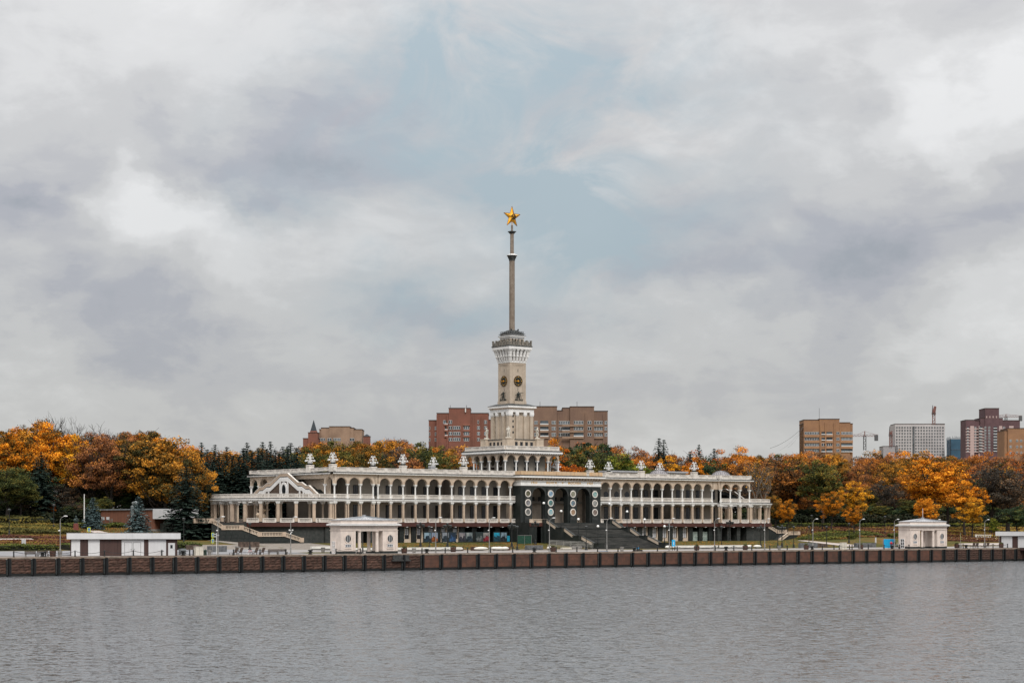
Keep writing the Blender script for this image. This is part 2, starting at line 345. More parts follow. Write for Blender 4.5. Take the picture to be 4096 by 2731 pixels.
for i,pu in enumerate(posts):
    wpart('fender_post',fme,None,qw,loc=(pu,QV,0)); wpart('coping_stone',cop,None,qw,loc=(pu,0,0))
def stone_mesh(wd,hg,rough,k,m):
    rs=np.random.default_rng(k); mb=MB()
    nx,nz=4,3; P=[]
    for j in range(nz):
        for i in range(nx):
            x=wd*i/(nx-1); z=hg*j/(nz-1); e=(i in (0,nx-1)) or (j in (0,nz-1))
            P.append((x+(0 if i in(0,nx-1) else rs.normal()*.05),-(.0 if e else rough*(.5+rs.random())),z))
    base=len(P)
    F=[(j*nx+i,j*nx+i+1,(j+1)*nx+i+1,(j+1)*nx+i) for j in range(nz-1) for i in range(nx-1)]
    P+=[(0,.3,0),(wd,.3,0),(wd,.3,hg),(0,.3,hg)]; b=base
    F+=[(0,b,b+1,nx-1),(nx-1,b+1,b+2,nz*nx-1),(nz*nx-1,b+2,b+3,(nz-1)*nx),((nz-1)*nx,b+3,b,0)]
    mb.add(P,F); return mb.mesh('stone',m)
RS=[[stone_mesh(w_,.47,.08,k,QST) for k in range(3)] for w_ in (.92,1.28,1.66)]
SL=[stone_mesh(1.78,.78,.012,k,QSL) for k in range(2)]
cnt=0
stuff_r,stuff_s=MB(),MB()
for i,pu in enumerate(posts[:-1]):
    smooth= -91.5<pu<55
    if smooth:
        for r in range(3):
            for c in range(2): 
                stuff_s.add([v.co for v in SL[0].vertices],[tuple(p.vertices) for p in SL[0].polygons],0,Matrix.Translation((pu+.44+c*1.79,QV+.06,.46+r*.795)))
    else:
        for r in range(5):
            lens=random.choice([(0,1,0),(1,0,1),(2,2),(0,2,0),(1,2)]) ; tot=sum((.92,1.28,1.66)[k] for k in lens); sx=3.52/tot; x=pu+.42
            for k in lens:
                me=RS[k][random.randrange(3)]; wd=(.92,1.28,1.66)[k]*sx
                z=.46+r*.478
                if cnt<250 and pu<-88:
                    o=link('stone',me,qw,Vector((x,QV+.06+random.uniform(-.05,.04),z))-qw.location,0,(wd/(.92,1.28,1.66)[k]*.985,1,.985)); cnt+=1
                else:
                    M=Matrix.Translation((x,QV+.06+random.uniform(-.05,.04),z))@Matrix.Diagonal((wd/(.92,1.28,1.66)[k]*.985,1,.985,1))
                    stuff_r.add([v.co for v in me.vertices],[tuple(p.vertices) for p in me.polygons],0,M)
                x+=wd
wpart('stone_courses',stuff_r,QST,qw,kind='stuff'); wpart('granite_slabs',stuff_s,QSL,qw,kind='stuff')
mb=MB(); mb.box(-96.6,-93.0,QV-.25,QV+.3,2.0,2.9); mb.box(-96.9,-92.8,QV-.5,QV+.3,1.75,2.0); wpart('landing_block',mb,mat('dark_grey_concrete',(.07,.07,.068),.8,.3,2),qw,'dark concrete landing block let into the wall below the left pavilion')
# ---------------------------------------------------------------- river terminal
RT=thing('river_terminal','long two storey cream terminal with arcades, dark portico and star-topped clock tower','terminal building',(0,0,4.55))
BAY=3.463
WV,PV,GV=-17.8,-18.9,-14.1          # wing front, pavilion front, gallery back wall
F1,F2,RF=9.2,14.53,20.6
wing_u=[13.97+BAY*k for k in range(12)]       # 13.97 .. 52.06
pav_u=[54.1+BAY*k for k in range(4)]          # 54.1 .. 64.5
# --- shared pieces
def arch_mesh(wd,r,zs,zt,th=.5,n=14,rim=.24,name='arch'):
    mb=MB(); y0,y1=-th/2,th/2
    P=[(r*cos(pi*i/n),r*sin(pi*i/n)) for i in range(n+1)]
    for (xa,za),(xb,zb) in zip(P,P[1:]):
        mb.add([(xa,y0,zs+za),(xb,y0,zs+zb),(xb,y0,zt),(xa,y0,zt),(xa,y1,zs+za),(xb,y1,zs+zb),(xb,y1,zt),(xa,y1,zt)],[(3,2,1,0),(4,5,6,7),(0,1,5,4)],0)
    for s in (-1,1): mb.box(min(s*r,s*wd/2),max(s*r,s*wd/2),y0,y1,zs,zt)
    R=r+rim
    Q=[(min(wd/2,R)*1.0*cos(pi*i/n) if R<=wd/2 else R*cos(pi*i/n),R*sin(pi*i/n)) for i in range(n+1)]
    for i in range(n):
        (xa,za),(xb,zb)=P[i],P[i+1]; (xc,zc),(xd,zd)=Q[i],Q[i+1]; y=y0-.07
        cl=lambda x:max(-wd/2,min(wd/2,x))
        mb.add([(xa,y,zs+za),(xb,y,zs+zb),(cl(xd),y,zs+zd),(cl(xc),y,zs+zc),(cl(xc),y0,zs+zc),(cl(xd),y0,zs+zd),(xa,y0,zs+za),(xb,y0,zs+zb)],[(3,2,1,0),(3,4,5,2),(0,1,7,6)],1)
    return mb.mesh(name,[BEIGE,BEIGEW])
def balus_mesh(L,h=.94,t=.26,post=.34,sp=.235,bw=.105,solid=False,mat_=None,name='balustrade'):
    mb=MB(); mb.box(-L/2,L/2,-t/2,t/2,0,h*.2); mb.box(-L/2,L/2,-t/2-.03,t/2+.03,h*.84,h)
    mb.box(-L/2,-L/2+post,-t/2+.01,t/2-.01,h*.2,h*.84); mb.box(L/2-post,L/2,-t/2+.01,t/2-.01,h*.2,h*.84)
    if solid: mb.box(-L/2+post,L/2-post,-t/2+.07,t/2-.07,h*.2,h*.84)
    else:
        n=max(1,int((L-2*post)/sp)); d=(L-2*post)/n
        for i in range(n): x=-L/2+post+(i+.5)*d; mb.frus(x,0,h*.2,h*.5,bw/2,bw*.68); mb.frus(x,0,h*.5,h*.84,bw*.68,bw/2)
    return mb.mesh(name,mat_ or WHITEB)
arch_m=arch_mesh(BAY,1.43,18.0,20.14)
mb=MB(); mb.lathe([(.30,14.55),(.30,15.0),(.19,15.1),(.165,17.45),(.19,17.5)],10); mb.frus(0,0,17.5,17.86,.2,.33); mb.box(-.36,.36,-.33,.33,17.86,18.0); colU=mb.mesh('column',WHITE)
mb=MB(); mb.box(-.24,.24,-.24,.24,F1,13.42,0); mb.frus(0,0,13.42,13.75,.26,.40,1); mb.box(-.44,.44,-.42,.42,13.75,13.96,1); mb.box(-.27,.27,-.27,.27,F1,9.36,2); pierL=mb.mesh('pier',[BEIGEW,WHITE,GRAN])
mb=MB(); mb.box(-.40,-.12,-.02,.5,F1,13.42,0); mb.lathe([(.2,F1),(.18,13.4)],9,.16,-.12,0); mb.frus(0,0,13.42,13.75,.4,.48,1,.3,.42); mb.box(-.52,.52,-.44,.5,13.75,13.96,1); mb.box(-.45,.42,-.36,.5,F1,9.34,2); pierP=mb.mesh('double_pier',[BEIGEW,WHITE,GRAN])
balL=balus_mesh(BAY-.55,.95); balU=balus_mesh(BAY-.3,.95); 
balR=balus_mesh(BAY-.02,.82,.3,.5,.3,.15)
mb=MB(); mb.box(-.42,.42,-.1,0,-1.15,1.15,0); mb.box(-.36,.36,-.12,-.1,-1.09,1.09,1); 
def window_mesh(wd,hg,fr,gl,nx=2,nz=3,t=.07,dp=.14,name='window',blind=0):
    mb=MB(); mb.box(-wd/2,wd/2,-.02,.03,0,hg,1)
    if blind: mb.box(-wd/2+t,wd/2-t,-.035,-.022,hg*(1-blind) if blind<1 else 0,hg-t,2)
    mb.box(-wd/2,-wd/2+t,-dp/2,dp/2,0,hg); mb.box(wd/2-t,wd/2,-dp/2,dp/2,0,hg); mb.box(-wd/2+t,wd/2-t,-dp/2,dp/2,0,t); mb.box(-wd/2+t,wd/2-t,-dp/2,dp/2,hg-t,hg)
    for i in range(1,nx): x=-wd/2+wd*i/nx; mb.box(x-t/2,x+t/2,-dp/2+.01,dp/2-.01,t,hg-t)
    for j in range(1,nz): z=hg*j/nz; mb.box(-wd/2+t,wd/2-t,-dp/2+.02,dp/2-.02,z-t*.4,z+t*.4)
    return mb.mesh(name,[fr,gl,CURT])
winU=window_mesh(1.3,2.35,FRAME,GLASS,2,3,.09); winL=window_mesh(1.3,3.9,FRAME,GLASS,2,4,.09,name='french_window')
mb=MB(); mb.lathe([(.78,-.06),(.78,.06)],20); rw=mb.mesh('round_window',GLASS); 
for v_ in rw.vertices: v_.co=(v_.co.x,v_.co.z,v_.co.y)
# --- core building and gallery back walls
mb=MB(); mb.box(-57.5,57.5,-9.4,14.1,4.0,20.1); wpart('core_wall',mb,WALLB,RT)
for s in (-1,1):
    for q0,q1 in ((12.4,27.8),(41.7,57.5)): mb=MB(); a,b_=sorted((s*q0,s*q1)); mb.box(a,b_,GV,-9.5,F1,20.1); wpart('gallery_wall',mb,WALLB,RT)
mb=MB(); mb.box(-12.3,12.3,GV+1.0,-9.5,F1,20.1); wpart('portico_back_wall',mb,BEIGE,RT)
# --- floors, bands, cornices (each bar its own part)
def bars(name,z0,z1,over,m,back=None,ring=None,label=None,over_end=None):
    """a band following the facade: wings, pavilions and their ends"""
    for s in (-1,1):
        mb=MB(); a,b_=sorted((s*12.7,s*53.6)); mb.box(a,b_,WV-over,back if back is not None else WV+.5,z0,z1); wpart(name,mb,m,RT,label)
        mb=MB(); a,b_=sorted((s*53.603,s*(64.5+(over_end if over_end is not None else over)))); mb.box(a,b_,PV-over,back if back is not None else PV+.5,z0,z1); wpart(name,mb,m,RT,label)
bars('granite_band',8.27,F1-.02,.55,REDB,GV)
bars('floor_slab',F2-.55,F2,.25,WHITE,GV); bars('floor_cornice',F2-.30,F2-.06,.42,WHITE,GV-3)
bars('dark_gutter',F2+.004,F2+.09,.36,DARKR)
bars('entablature_wall',20.14,20.22,.3,BEIGE); bars('roof_cornice',20.22,20.5,.85,WHITE); bars('roof_edge',20.503,20.66,.95,DARKR); bars('roof_plinth',20.66,20.9,.28,WHITEB)
mb=MB(); mb.box(-64.4,64.4,-17.5,18.5,20.1,20.6); wpart('roof_deck',mb,DARKR,RT)
mb=MB(); mb.box(-64.9,64.9,14.2,18.9,F2-.5,F2); mb.box(-64.9,64.9,14.2,18.9,4.6,F1); wpart('rear_gallery_floor',mb,BEIGE,RT)
mb=MB(); mb.box(-65.2,-12.7,18.5,18.9,20.2,20.5); mb.box(12.7,65.2,18.5,18.9,20.2,20.5); wpart('roof_cornice',mb,WHITE,RT)
for s in (-1,1):      # cornices along the end faces
    mb=MB(); x0,x1=sorted((s*64.0,s*65.35)); mb.box(x0,x1,PV-.846,19.5,20.223,20.497); wpart('roof_cornice',mb,WHITE,RT)
    mb=MB(); x0,x1=sorted((s*64.0,s*65.45)); mb.box(x0,x1,PV-.9,19.6,20.506,20.657); wpart('roof_edge',mb,DARKR,RT)
# --- columns, arches, balustrades, windows
for s in (-1,1):
    for k,u in enumerate(wing_u):
        wpart('pier',pierL,None,RT,loc=(s*u,WV,0)); wpart('column',colU,None,RT,loc=(s*u,WV,0))
        if k<11:
            c=s*(u+BAY/2)
            wpart('arch',arch_m,None,RT,loc=(c,WV,0))
            wpart('balustrade',balL,None,RT,loc=(c,WV,F1+.03)); wpart('balustrade',balU,None,RT,loc=(c,WV-.02,F2+.2))
            yw=-9.5 if 27.5<abs(c)<41.9 else GV
            if s>0 and 19<c<33:
                wpart('round_window',rw,None,RT,loc=(c,yw-.02,F2+1.9))
                wpart('french_window',winL,None,RT,loc=(c,yw-.05,F1+.25))
            else:
                wpart('window',winU,None,RT,loc=(c,yw-.05,F2+.95)); wpart('french_window',winL,None,RT,loc=(c,yw-.05,F1+.25))
    for c in (12.9,52.95): wpart('arch_wall',balus_mesh(.9,.95,solid=True) if False else arch_mesh(1.3,.001,18.0,20.14),None,RT,loc=(s*c,WV,0)) if c==52.95 else None
    # half bay beside the portico
    mb=MB(); a,b_=sorted((s*12.55,s*(13.97-1.43+1.43))); wpart('arch',arch_m,None,RT,loc=(s*(13.97-BAY/2),WV,0)); wpart('balustrade',balU,None,RT,loc=(s*(13.97-BAY/2),WV-.02,F2+.2)); wpart('balustrade',balL,None,RT,loc=(s*(13.97-BAY/2),WV,F1+.03))
    for k,u in enumerate(pav_u):
        wpart('double_pier',pierP,None,RT,loc=(s*u,PV,0)); wpart('column',colU,None,RT,loc=(s*u,PV,0))
        if k<3:
            c=s*(u+BAY/2)
            wpart('arch',arch_m,None,RT,loc=(c,PV,0)); wpart('balustrade',balL,None,RT,loc=(c,PV,F1+.03)); wpart('balustrade',balU,None,RT,loc=(c,PV-.02,F2+.2))
            if abs(c)<57.5: wpart('window',winU,None,RT,loc=(c,GV-.05,F2+.95)); wpart('french_window',winL,None,RT,loc=(c,GV-.05,F1+.25))
    for z0,z1,nm in ((18.0,20.14,'return_wall'),(20.9,21.72,'roof_parapet')):
        mb=MB(); a,b_=sorted((s*53.72,s*54.2)); mb.box(a,b_,PV+.05,WV-.02,z0,z1); wpart(nm,mb,BEIGE if nm[1]=='e' else WHITEB,RT)
    # end faces: arches front and rear
    arch_e=arch_mesh(3.9,1.6,18.0,20.14,name='end_arch'); archw=arch_mesh(5.6,2.05,17.6,20.14,name='wide_end_arch')
    for v in (PV+2.05,17.0): wpart('end_arch',arch_e,None,RT,loc=(s*64.5,v,0),rz=-s*pi/2 if s<0 else pi/2)
    if s<0:
        wpart('wide_end_arch',archw,None,RT,loc=(-64.5,12.3,0),rz=-pi/2); wpart('end_arch',arch_mesh(3.2,1.2,18.0,20.14,name='end_arch'),None,RT,loc=(-64.5,7.9,0),rz=-pi/2)
        mb=MB(); mb.box(-63.3,-62.9,-14.8,6.3,F2,20.1); wpart('end_wall',mb,BEIGE,RT)
        for v in (-14.8,19.0,15.1,9.5): wpart('column',colU,None,RT,loc=(-64.5,v,0))
        mb=MB(); mb.box(-64.7,-64.3,-14.85,6.3,20.14-.9,20.14); wpart('end_lintel',mb,BEIGE,RT)
        for v in (16.0,18.9): wpart('pier',pierL,None,RT,loc=(-64.5,v,0))
    else:
        for v in (-14.8,19.0,15.1): wpart('column',colU,None,RT,loc=(64.5,v,0))
    # rear arcade glimpsed through the ends
    for k,u in enumerate(pav_u):
        wpart('column',colU,None,RT,loc=(s*u,18.7,0)); wpart('pier',pierL,None,RT,loc=(s*u,18.7,0))
        if k<3: wpart('arch',arch_m,None,RT,loc=(s*(u+BAY/2),18.7,0),rz=pi)
# roof balustrade: panels between pedestals
mb=MB(); mb.box(-.34,.34,-.22,.22,20.9,21.68); mb.box(-.38,.38,-.26,.26,21.68,21.76); ped=mb.mesh('pedestal',WHITEB)
def rail_run(p0,p1,n,me_f,pedm=ped,z=20.9,last=True,nm='roof_balustrade'):
    p0,p1=Vector(p0),Vector(p1); d=(p1-p0); L=d.length/n; a=atan2(d.y,d.x); me=me_f(L-.04)
    for i in range(n):
        c=p0+d*((i+.5)/n); wpart(nm,me,None,RT,loc=(c.x,c.y,z),rz=a)
        q=p0+d*(i/n); wpart('pedestal',pedm,None,RT,loc=(q.x,q.y,0 if pedm is ped else z),rz=a)
rb=lambda L: balus_mesh(L,.82,.3,.55,.3,.16,name='roof_balustrade')
for s in (-1,1):
    rail_run((s*12.9,WV-.1),(s*53.4,WV-.1),12,rb); rail_run((s*53.9,PV-.1),(s*64.6,PV-.1),3,rb)
    rail_run((s*64.6,PV-.1),(s*64.6,18.9),10,lambda L:balus_mesh(L,.82,.3,.55,solid=True,name='roof_parapet'))
rail_run((-64.6,18.9),(64.6,18.9),30,lambda L:balus_mesh(L,.82,.3,.55,solid=True,name='roof_parapet'))
# --- ground storey
mb=MB(); mb.box(-57.5,57.5,-14.7,-9.5,4.0,8.27); wpart('basement_wall',mb,GRAN,RT)
def basement_pier(w_,m,flut=False):
    mb=MB(); mb.box(-w_/2,w_/2,0,2.2,4.3,8.26)
    for z in (4.95,5.75,6.55,7.35): mb.box(-w_/2-.04,w_/2+.04,-.06,.4,z,z+.62)
    return mb.mesh('rusticated_pier',m)
bp1=basement_pier(1.25,GRAN); bp2=basement_pier(1.15,GRAN2)
mb=MB(); mb.lathe([(.42,0),(.42,.10)],10); lt=mb.mesh('ceiling_light',mat('soffit_lamp_shade',(.8,.8,.78),.5,.02,1))
wb=window_mesh(1.15,2.55,FRAME,GLASS,2,2,.1,name='ground_window',blind=.62); wb2=window_mesh(1.25,2.7,FRAME,GLASS,2,2,.1,name='ground_window',blind=1)
mb=MB(); 
for a,b_ in ((-1.05,-.68),(.68,1.05)): mb.box(a,b_,-.12,.5,0,3.62)
mb.box(-.68,.68,-.1,.5,0,.78); mb.box(-1.12,1.12,-.16,.5,-.02,.1); surr=mb.mesh('window_surround',BEIGE)
mb=MB(); mb.box(-.85,.85,-.1,.4,0,2.35); 
for z in (.0,.48,.96,1.44,1.92): mb.box(-.85,.85,-.16,-.1,z+.03,z+.45)
marb=mb.mesh('marble_panel',mat('veined_green_marble',(.40,.46,.42),.4,.45,1.6,col2=(.16,.21,.19),fine=.35))
for s in (-1,1):
    for k,u in enumerate(wing_u):
        wpart('rusticated_pier',bp1,None,RT,loc=(s*u,WV+.5,0)); wpart('ceiling_light',lt,None,RT,loc=(s*(u-.0)+.9,WV-.15,8.14))
        if k<11:
            c=s*(u+BAY/2)
            if 27.9<abs(c)<43.6 or (s>0 and 25<c<42):
                wpart('window_surround',surr,None,RT,loc=(c,WV+1.0,4.6)); wpart('ground_window',wb if s<0 else wb2,None,RT,loc=(c,WV+1.12,5.4))
                mb=MB(); mb.box(c-1.1,c+1.1,WV+1.2,-14.71,4.3,8.26); wpart('window_bay_wall',mb,GRAN,RT)
            elif s>0 and c>42:
                wpart('marble_panel',marb,None,RT,loc=(c,WV+1.0,4.6))
    for k,u in enumerate(pav_u): 
        wpart('rusticated_pier',bp2,None,RT,loc=(s*u,PV+.5,0)); wpart('ceiling_light',lt,None,RT,loc=(s*u+.9,PV-.15,8.14))
    mb=MB(); x0,x1=sorted((s*57.5,s*64.3)); mb.box(x0,x1,-13.6,13.5,4.2,F1-.05); wpart('pavilion_basement',mb,GRAN,RT)
# --- round end terraces
for s in (-1,1):
    cx=s*64.3; A0,A1=(90,270) if s<0 else (-90,90)
    mb=MB(); mb.arc(cx,0,.5,19.25,A0,A1,8.27,F1,40); wpart('terrace_floor',mb,REDB,RT)
    mb=MB(); mb.arc(cx,0,.5,19.0,A0,A1,F1+.003,F1+.02,40); wpart('terrace_paving',mb,PAVE,RT)
    mb=MB(); mb.arc(cx,0,15,18.4,A0,A1,4.0,8.265,40); wpart('terrace_base_wall',mb,GRAN2,RT)
    if s<0: mb=MB(); mb.box(-66.8,-64.3,PV+.2,PV+1.4,4.0,8.26); wpart('terrace_base_wall',mb,GRAN2,RT)
    mb=MB(); mb.arc(cx,0,14.3,19.1,A0,A1,F2-.55,F2,40); wpart('ring_deck',mb,WHITE,RT)
    mb=MB(); mb.arc(cx,0,18.6,19.35,A0,A1,F2-.28,F2-.05,40); wpart('ring_cornice',mb,WHITE,RT)
    mb=MB(); mb.arc(cx,0,18.2,19.3,A0,A1,F2+.004,F2+.16,40); wpart('dark_gutter',mb,DARKR,RT)
    mb=MB(); mb.box(-.34,.34,-.3,.3,F1,13.4,0); mb.frus(0,0,13.4,13.72,.36,.48,1); mb.box(-.5,.5,-.5,.5,13.72,13.96,1); mb.box(-.38,.38,-.34,.34,F1,9.4,2); rp=mb.mesh('ring_pier',[BEIGEW,WHITE,GRAN])
    mb=MB(); mb.lathe([(.27,F1),(.23,13.4)],10); mb.frus(0,0,13.4,13.7,.27,.40,1); mb.box(-.42,.42,-.42,.42,13.7,13.96,1); rc=mb.mesh('ring_column',[BEIGE,WHITE])
    step=12.4; base=180 if s<0 else 0
    angs=[base+step*k for k in range(-7,8) if abs(step*k)<88]
    rbal=balus_mesh(3.25,.95,name='balustrade'); rtop=balus_mesh(4.0,.95,.26,.2,.25,.12,name='terrace_balustrade')
    for a in angs:
        t=radians(a); wpart('ring_pier',rp,None,RT,loc=(cx+18.55*cos(t),18.55*sin(t),0),rz=t-pi/2)
        wpart('ring_column',rc,None,RT,loc=(cx+15.0*cos(t),15.0*sin(t),0),rz=t)
    for i in range(len(angs)-1):
        a=(angs[i]+angs[i+1])/2; t=radians(a); R=18.6*cos(radians(step/2))
        if not (s<0 and 178<a<205): wpart('balustrade',rbal,None,RT,loc=(cx+R*cos(t),R*sin(t),F1+.03),rz=t+pi/2)
        R=18.75*cos(radians(step/2)); wpart('terrace_balustrade',rtop,None,RT,loc=(cx+R*cos(t),R*sin(t),F2+.2),rz=t+pi/2)
    # joining bays next to the pavilion corner
    for sg in (-1,1):
        a=base+sg*s*0+sg*(90+86.8)/2 if s>0 else base+sg*(90+86.8)/2
        t=radians(a); 
    for sg in (-1,1):
        x=cx+s*2.3; y=sg*18.75; wpart('balustrade',balus_mesh(3.9,.95,name='balustrade'),None,RT,loc=(x,y,F1+.03)); wpart('terrace_balustrade',balus_mesh(3.9,.95,.26,.2,.25,.12,name='terrace_balustrade'),None,RT,loc=(x,y,F2+.2))
    # double stair with white framed gable
    P=[(0,20.75),(1.65,20.75),(6.3,18.5),(7.9,18.5),(9.8,17.72),(11.2,17.72),(14.9,15.75),(14.9,14.55)]
    full=[(-x,z) for x,z in reversed(P[1:])]+[(x,z) for x,z in P]; full=[q for i,q in enumerate(full) if i==0 or q!=full[i-1]]
    GU=s*66.4
    def gable(name,zo,zi,u0,u1,m,inset=0):
        mb=MB()
        top=[(x,z-zo) for x,z in full[1:-1]]; bot=[(x,z-zi) for x,z in full[1:-1]]
        for (a,b_),(c,d) in zip(zip(top,top[1:]),zip(bot,bot[1:])):
            (x0,z0),(x1,z1)=a,b_; (x2,z2),(x3,z3)=c,d
            z2=max(z2,14.4); z3=max(z3,14.4)
            mb.add([(u0,x0,z0),(u0,x1,z1),(u0,x3,z3),(u0,x2,z2),(u1,x0,z0),(u1,x1,z1),(u1,x3,z3),(u1,x2,z2)],[(0,1,2,3),(7,6,5,4),(0,4,5,1),(2,6,7,3)],0)
        wpart(name,mb,m,RT)
    sg=s
    gable('stair_parapet',0,.80,GU-.16,GU+.16,BEIGEW); gable('stair_parapet_cap',-.02,.12,GU-.22,GU+.22,WHITEB)
    gable('stair_dark_string',.80,1.0,GU-.12,GU+.12,DARKR); gable('stair_white_band',1.0,1.95,GU-.20,GU+.18,WHITE)
    mb=MB(); pl=[(x,max(z-1.3,14.4)) for x,z in full[1:-1]]; 
    pl=[(-14.5,14.4)]+[q for q in pl if abs(q[0])<14.5]+[(14.5,14.4)]; mb.plate(pl,-.08,.08,0,Matrix(((0,1,0,GU),(1,0,0,0),(0,0,1,0),(0,0,0,1)))); wpart('stair_brown_panel',mb,mat('brown_pebbledash',(.115,.08,.058),.9,.2,2),RT)
    for x0,x1,zt in ((-2.0,-1.35,19.4),(1.35,2.0,19.4),(-7.4,-6.8,17),(6.8,7.4,17),(-8.9,-8.5,16.8),(8.5,8.9,16.8),(-11.5,-11.0,16),(11.0,11.5,16)): mb=MB(); mb.box(GU-.19,GU+.17,x0,x1,14.5,zt); wpart('stair_white_post',mb,WHITE,RT)
    mb=MB(); n=24
    for i in range(n):
        a,b_=2*pi*i/n,2*pi*(i+1)/n
        q=lambda r,rz,t,u:(u,r*cos(t),16.75+rz*sin(t))
        mb.add([q(.95,1.35,a,GU+s*.24),q(.95,1.35,b_,GU+s*.24),q(1.45,1.95,b_,GU+s*.24),q(1.45,1.95,a,GU+s*.24),q(1.45,1.95,a,GU),q(1.45,1.95,b_,GU),q(.95,1.35,a,GU),q(.95,1.35,b_,GU)],[(0,1,2,3),(3,2,5,4),(0,6,7,1)])
    wpart('oval_window_frame',mb,WHITE,RT)
    mb=MB(); mb.add([(GU+s*.14,.96*cos(2*pi*i/n),16.75+1.36*sin(2*pi*i/n)) for i in range(n)],[tuple(range(n))]); wpart('oval_window',mb,GLASS,RT)
    mb=MB(); x0,x1=sorted((s*63.4,s*66.2)); zt=lambda y: lerp_knots([(0,19.9),(1.65,19.9),(6.3,17.6),(7.9,17.6),(9.8,16.8),(11.2,16.8),(14.9,14.6)],abs(y))
    for i in range(-49,49): y=i*.3; mb.box(x0,x1,y,y+.3,14.5,zt(y+.15))
    wpart('stair_steps',mb,GRAN,RT)
# --- rooftop glass house and domes
for (u,v) in ((40.5,-10),(60.2,-12.5)):
    mb=MB(); mb.lathe([(3.0,20.6),(3.0,20.9)],24,u,v); 
    prof=[(2.85*cos(t),20.9+2.3*sin(t)) for t in [pi/2*i/8 for i in range(8)]]+[(.05,23.2)]; mb.lathe(prof,24,u,v)
    dm=wpart('dome',mb,mat('milky_ribbed_dome_glass',(.33,.31,.32),.3,.25,2,streak=.5),RT)
    mb=MB()
    for i in range(24):
        a=2*pi*i/24; mb.tube([(u+(2.9*cos(t))*cos(a),v+(2.9*cos(t))*sin(a),20.9+2.34*sin(t)) for t in [pi/2*j/6 for j in range(7)]],.035,3)
    wpart('rib',mb,DARKR,RT,sub=dm)
for (u0,u1,v) in ((30.0,38.6,-3),(45.6,53.5,-6)):
    mb=MB(); mb.box(u0,u1,v,v+4,20.6,22.55); gh=wpart('rooftop_pavilion',mb,BEIGE,RT)
    mb=MB(); mb.box(u0-.5,u1+.5,v-.5,v+4.5,22.55,22.95); wpart('pavilion_roof',mb,SHEET,RT)
    n=int((u1-u0)/1.9)
    for i in range(n):
        x=u0+(i+.5)*(u1-u0)/n; mb=MB(); mb.box(x-.65,x+.65,v-.06,v,21.4,22.3); wpart('pavilion_window',mb,mat('green_tinted_glass',(.07,.10,.075),.2,.1,1),RT)
mb=MB(); mb.box(-31.2,-29.9,-9,-8,20.6,22.9); mb.box(-31.3,-29.8,-9.1,-7.9,22.5,22.6); wpart('roof_vent',mb,SHEET,RT)
# --- portico
PF=-20.05
def prow(u0,u1,z0,z1,y0,y1,m,name,label=None): mb=MB(); mb.box(u0,u1,y0,y1,z0,z1); return wpart(name,mb,m,RT,label)
pil=[-10.46,-3.49,3.49,10.46]
def big_arch():
    wd,r,zs,zt,y0,y1=6.97,2.02,15.75,18.18,0,1.6; mb=MB(); n=18
    P=[(r*cos(pi*i/n),r*sin(pi*i/n)) for i in range(n+1)]
    for (xa,za),(xb,zb) in zip(P,P[1:]): mb.add([(xa,y0,zs+za),(xb,y0,zs+zb),(xb,y0,zt),(xa,y0,zt),(xa,y1,zs+za),(xb,y1,zs+zb),(xb,y1,zt),(xa,y1,zt)],[(3,2,1,0),(4,5,6,7),(0,1,5,4)])
    for s in (-1,1): mb.box(min(s*r,s*wd/2),max(s*r,s*wd/2),y0,y1,F1,zt)
    for i in range(n):
        a,b_=pi*i/n,pi*(i+1)/n; R=r+.35; q=lambda rr,t,y:(rr*cos(t),y,zs+rr*sin(t)); mb.add([q(r,a,-.06),q(r,b_,-.06),q(R,b_,-.06),q(R,a,-.06),q(R,a,0),q(R,b_,0)],[(3,2,1,0),(3,4,5,2)],1)
    return mb.mesh('portico_arch',[GRAN,GRAN2])
ba=big_arch()
for c in (-6.97,0,6.97): wpart('portico_arch',ba,None,RT,loc=(c,PF,0))
prow(-12.5,-10.455,F1-.8,18.18,PF,PF+1.6,GRAN,'portico_corner'); prow(10.455,12.5,F1-.8,18.18,PF,PF+1.6,GRAN,'portico_corner')
prow(-12.497,-11.0,F1-.8,18.17,PF+1.6,-17.0,GRAN,'portico_side_wall'); prow(11.0,12.497,F1-.8,18.17,PF+1.6,-17.0,GRAN,'portico_side_wall')
for u in pil:
    prow(u-1.02,u+1.02,F1,17.6,PF-.22,PF-.003,GRAN,'pilaster'); prow(u-.8,u+.8,9.75,17.45,PF-.27,PF-.222,GRAN2,'pilaster_panel'); prow(u-1.08,u+1.08,F1-.1,9.7,PF-.45,PF-.27,GRAN,'pilaster_base')
    for z in (15.2,13.0,10.75,9.95): prow(u-.8,u+.8,z,z+.1,PF-.32,PF-.272,GRAN,'pilaster_moulding')
MP=[[((.16,.15,.09),(.05,.05,.03)),((.10,.07,.06),(.30,.33,.36)),((.08,.08,.08),(.22,.22,.2))],[((.05,.10,.2),(.35,.5,.6)),((.04,.25,.28),(.10,.14,.12)),((.05,.35,.45),(.45,.45,.4))],[((.30,.29,.22),(.09,.09,.06)),((.12,.3,.38),(.14,.06,.05)),((.40,.28,.18),(.22,.13,.08))],[((.04,.22,.22),(.35,.45,.42)),((.35,.35,.33),(.12,.12,.11)),((.24,.2,.17),(.10,.05,.04))]]
rim=MB(); rim.lathe([(.62,0),(.66,.07),(.86,.07),(.9,0)],28)
for i,u in enumerate(pil):
    for j,z in enumerate((16.28,14.05,11.83)):
        o=wpart('medallion',rim.mesh('medallion',WHITEB),None,RT,loc=(u,PF-.275,z)); o.rotation_euler=(pi/2,0,0)
        c1,c2=MP[i][j]; m=mat('majolica_picture_%d_%d'%(i,j),c1,.3,.3,1.9,col2=c2,fine=.3,spec=.5)
        d=MB(); d.lathe([(.63,0),(.63,.05)],24); q=link('majolica_picture',d.mesh('majolica_picture',m),o)
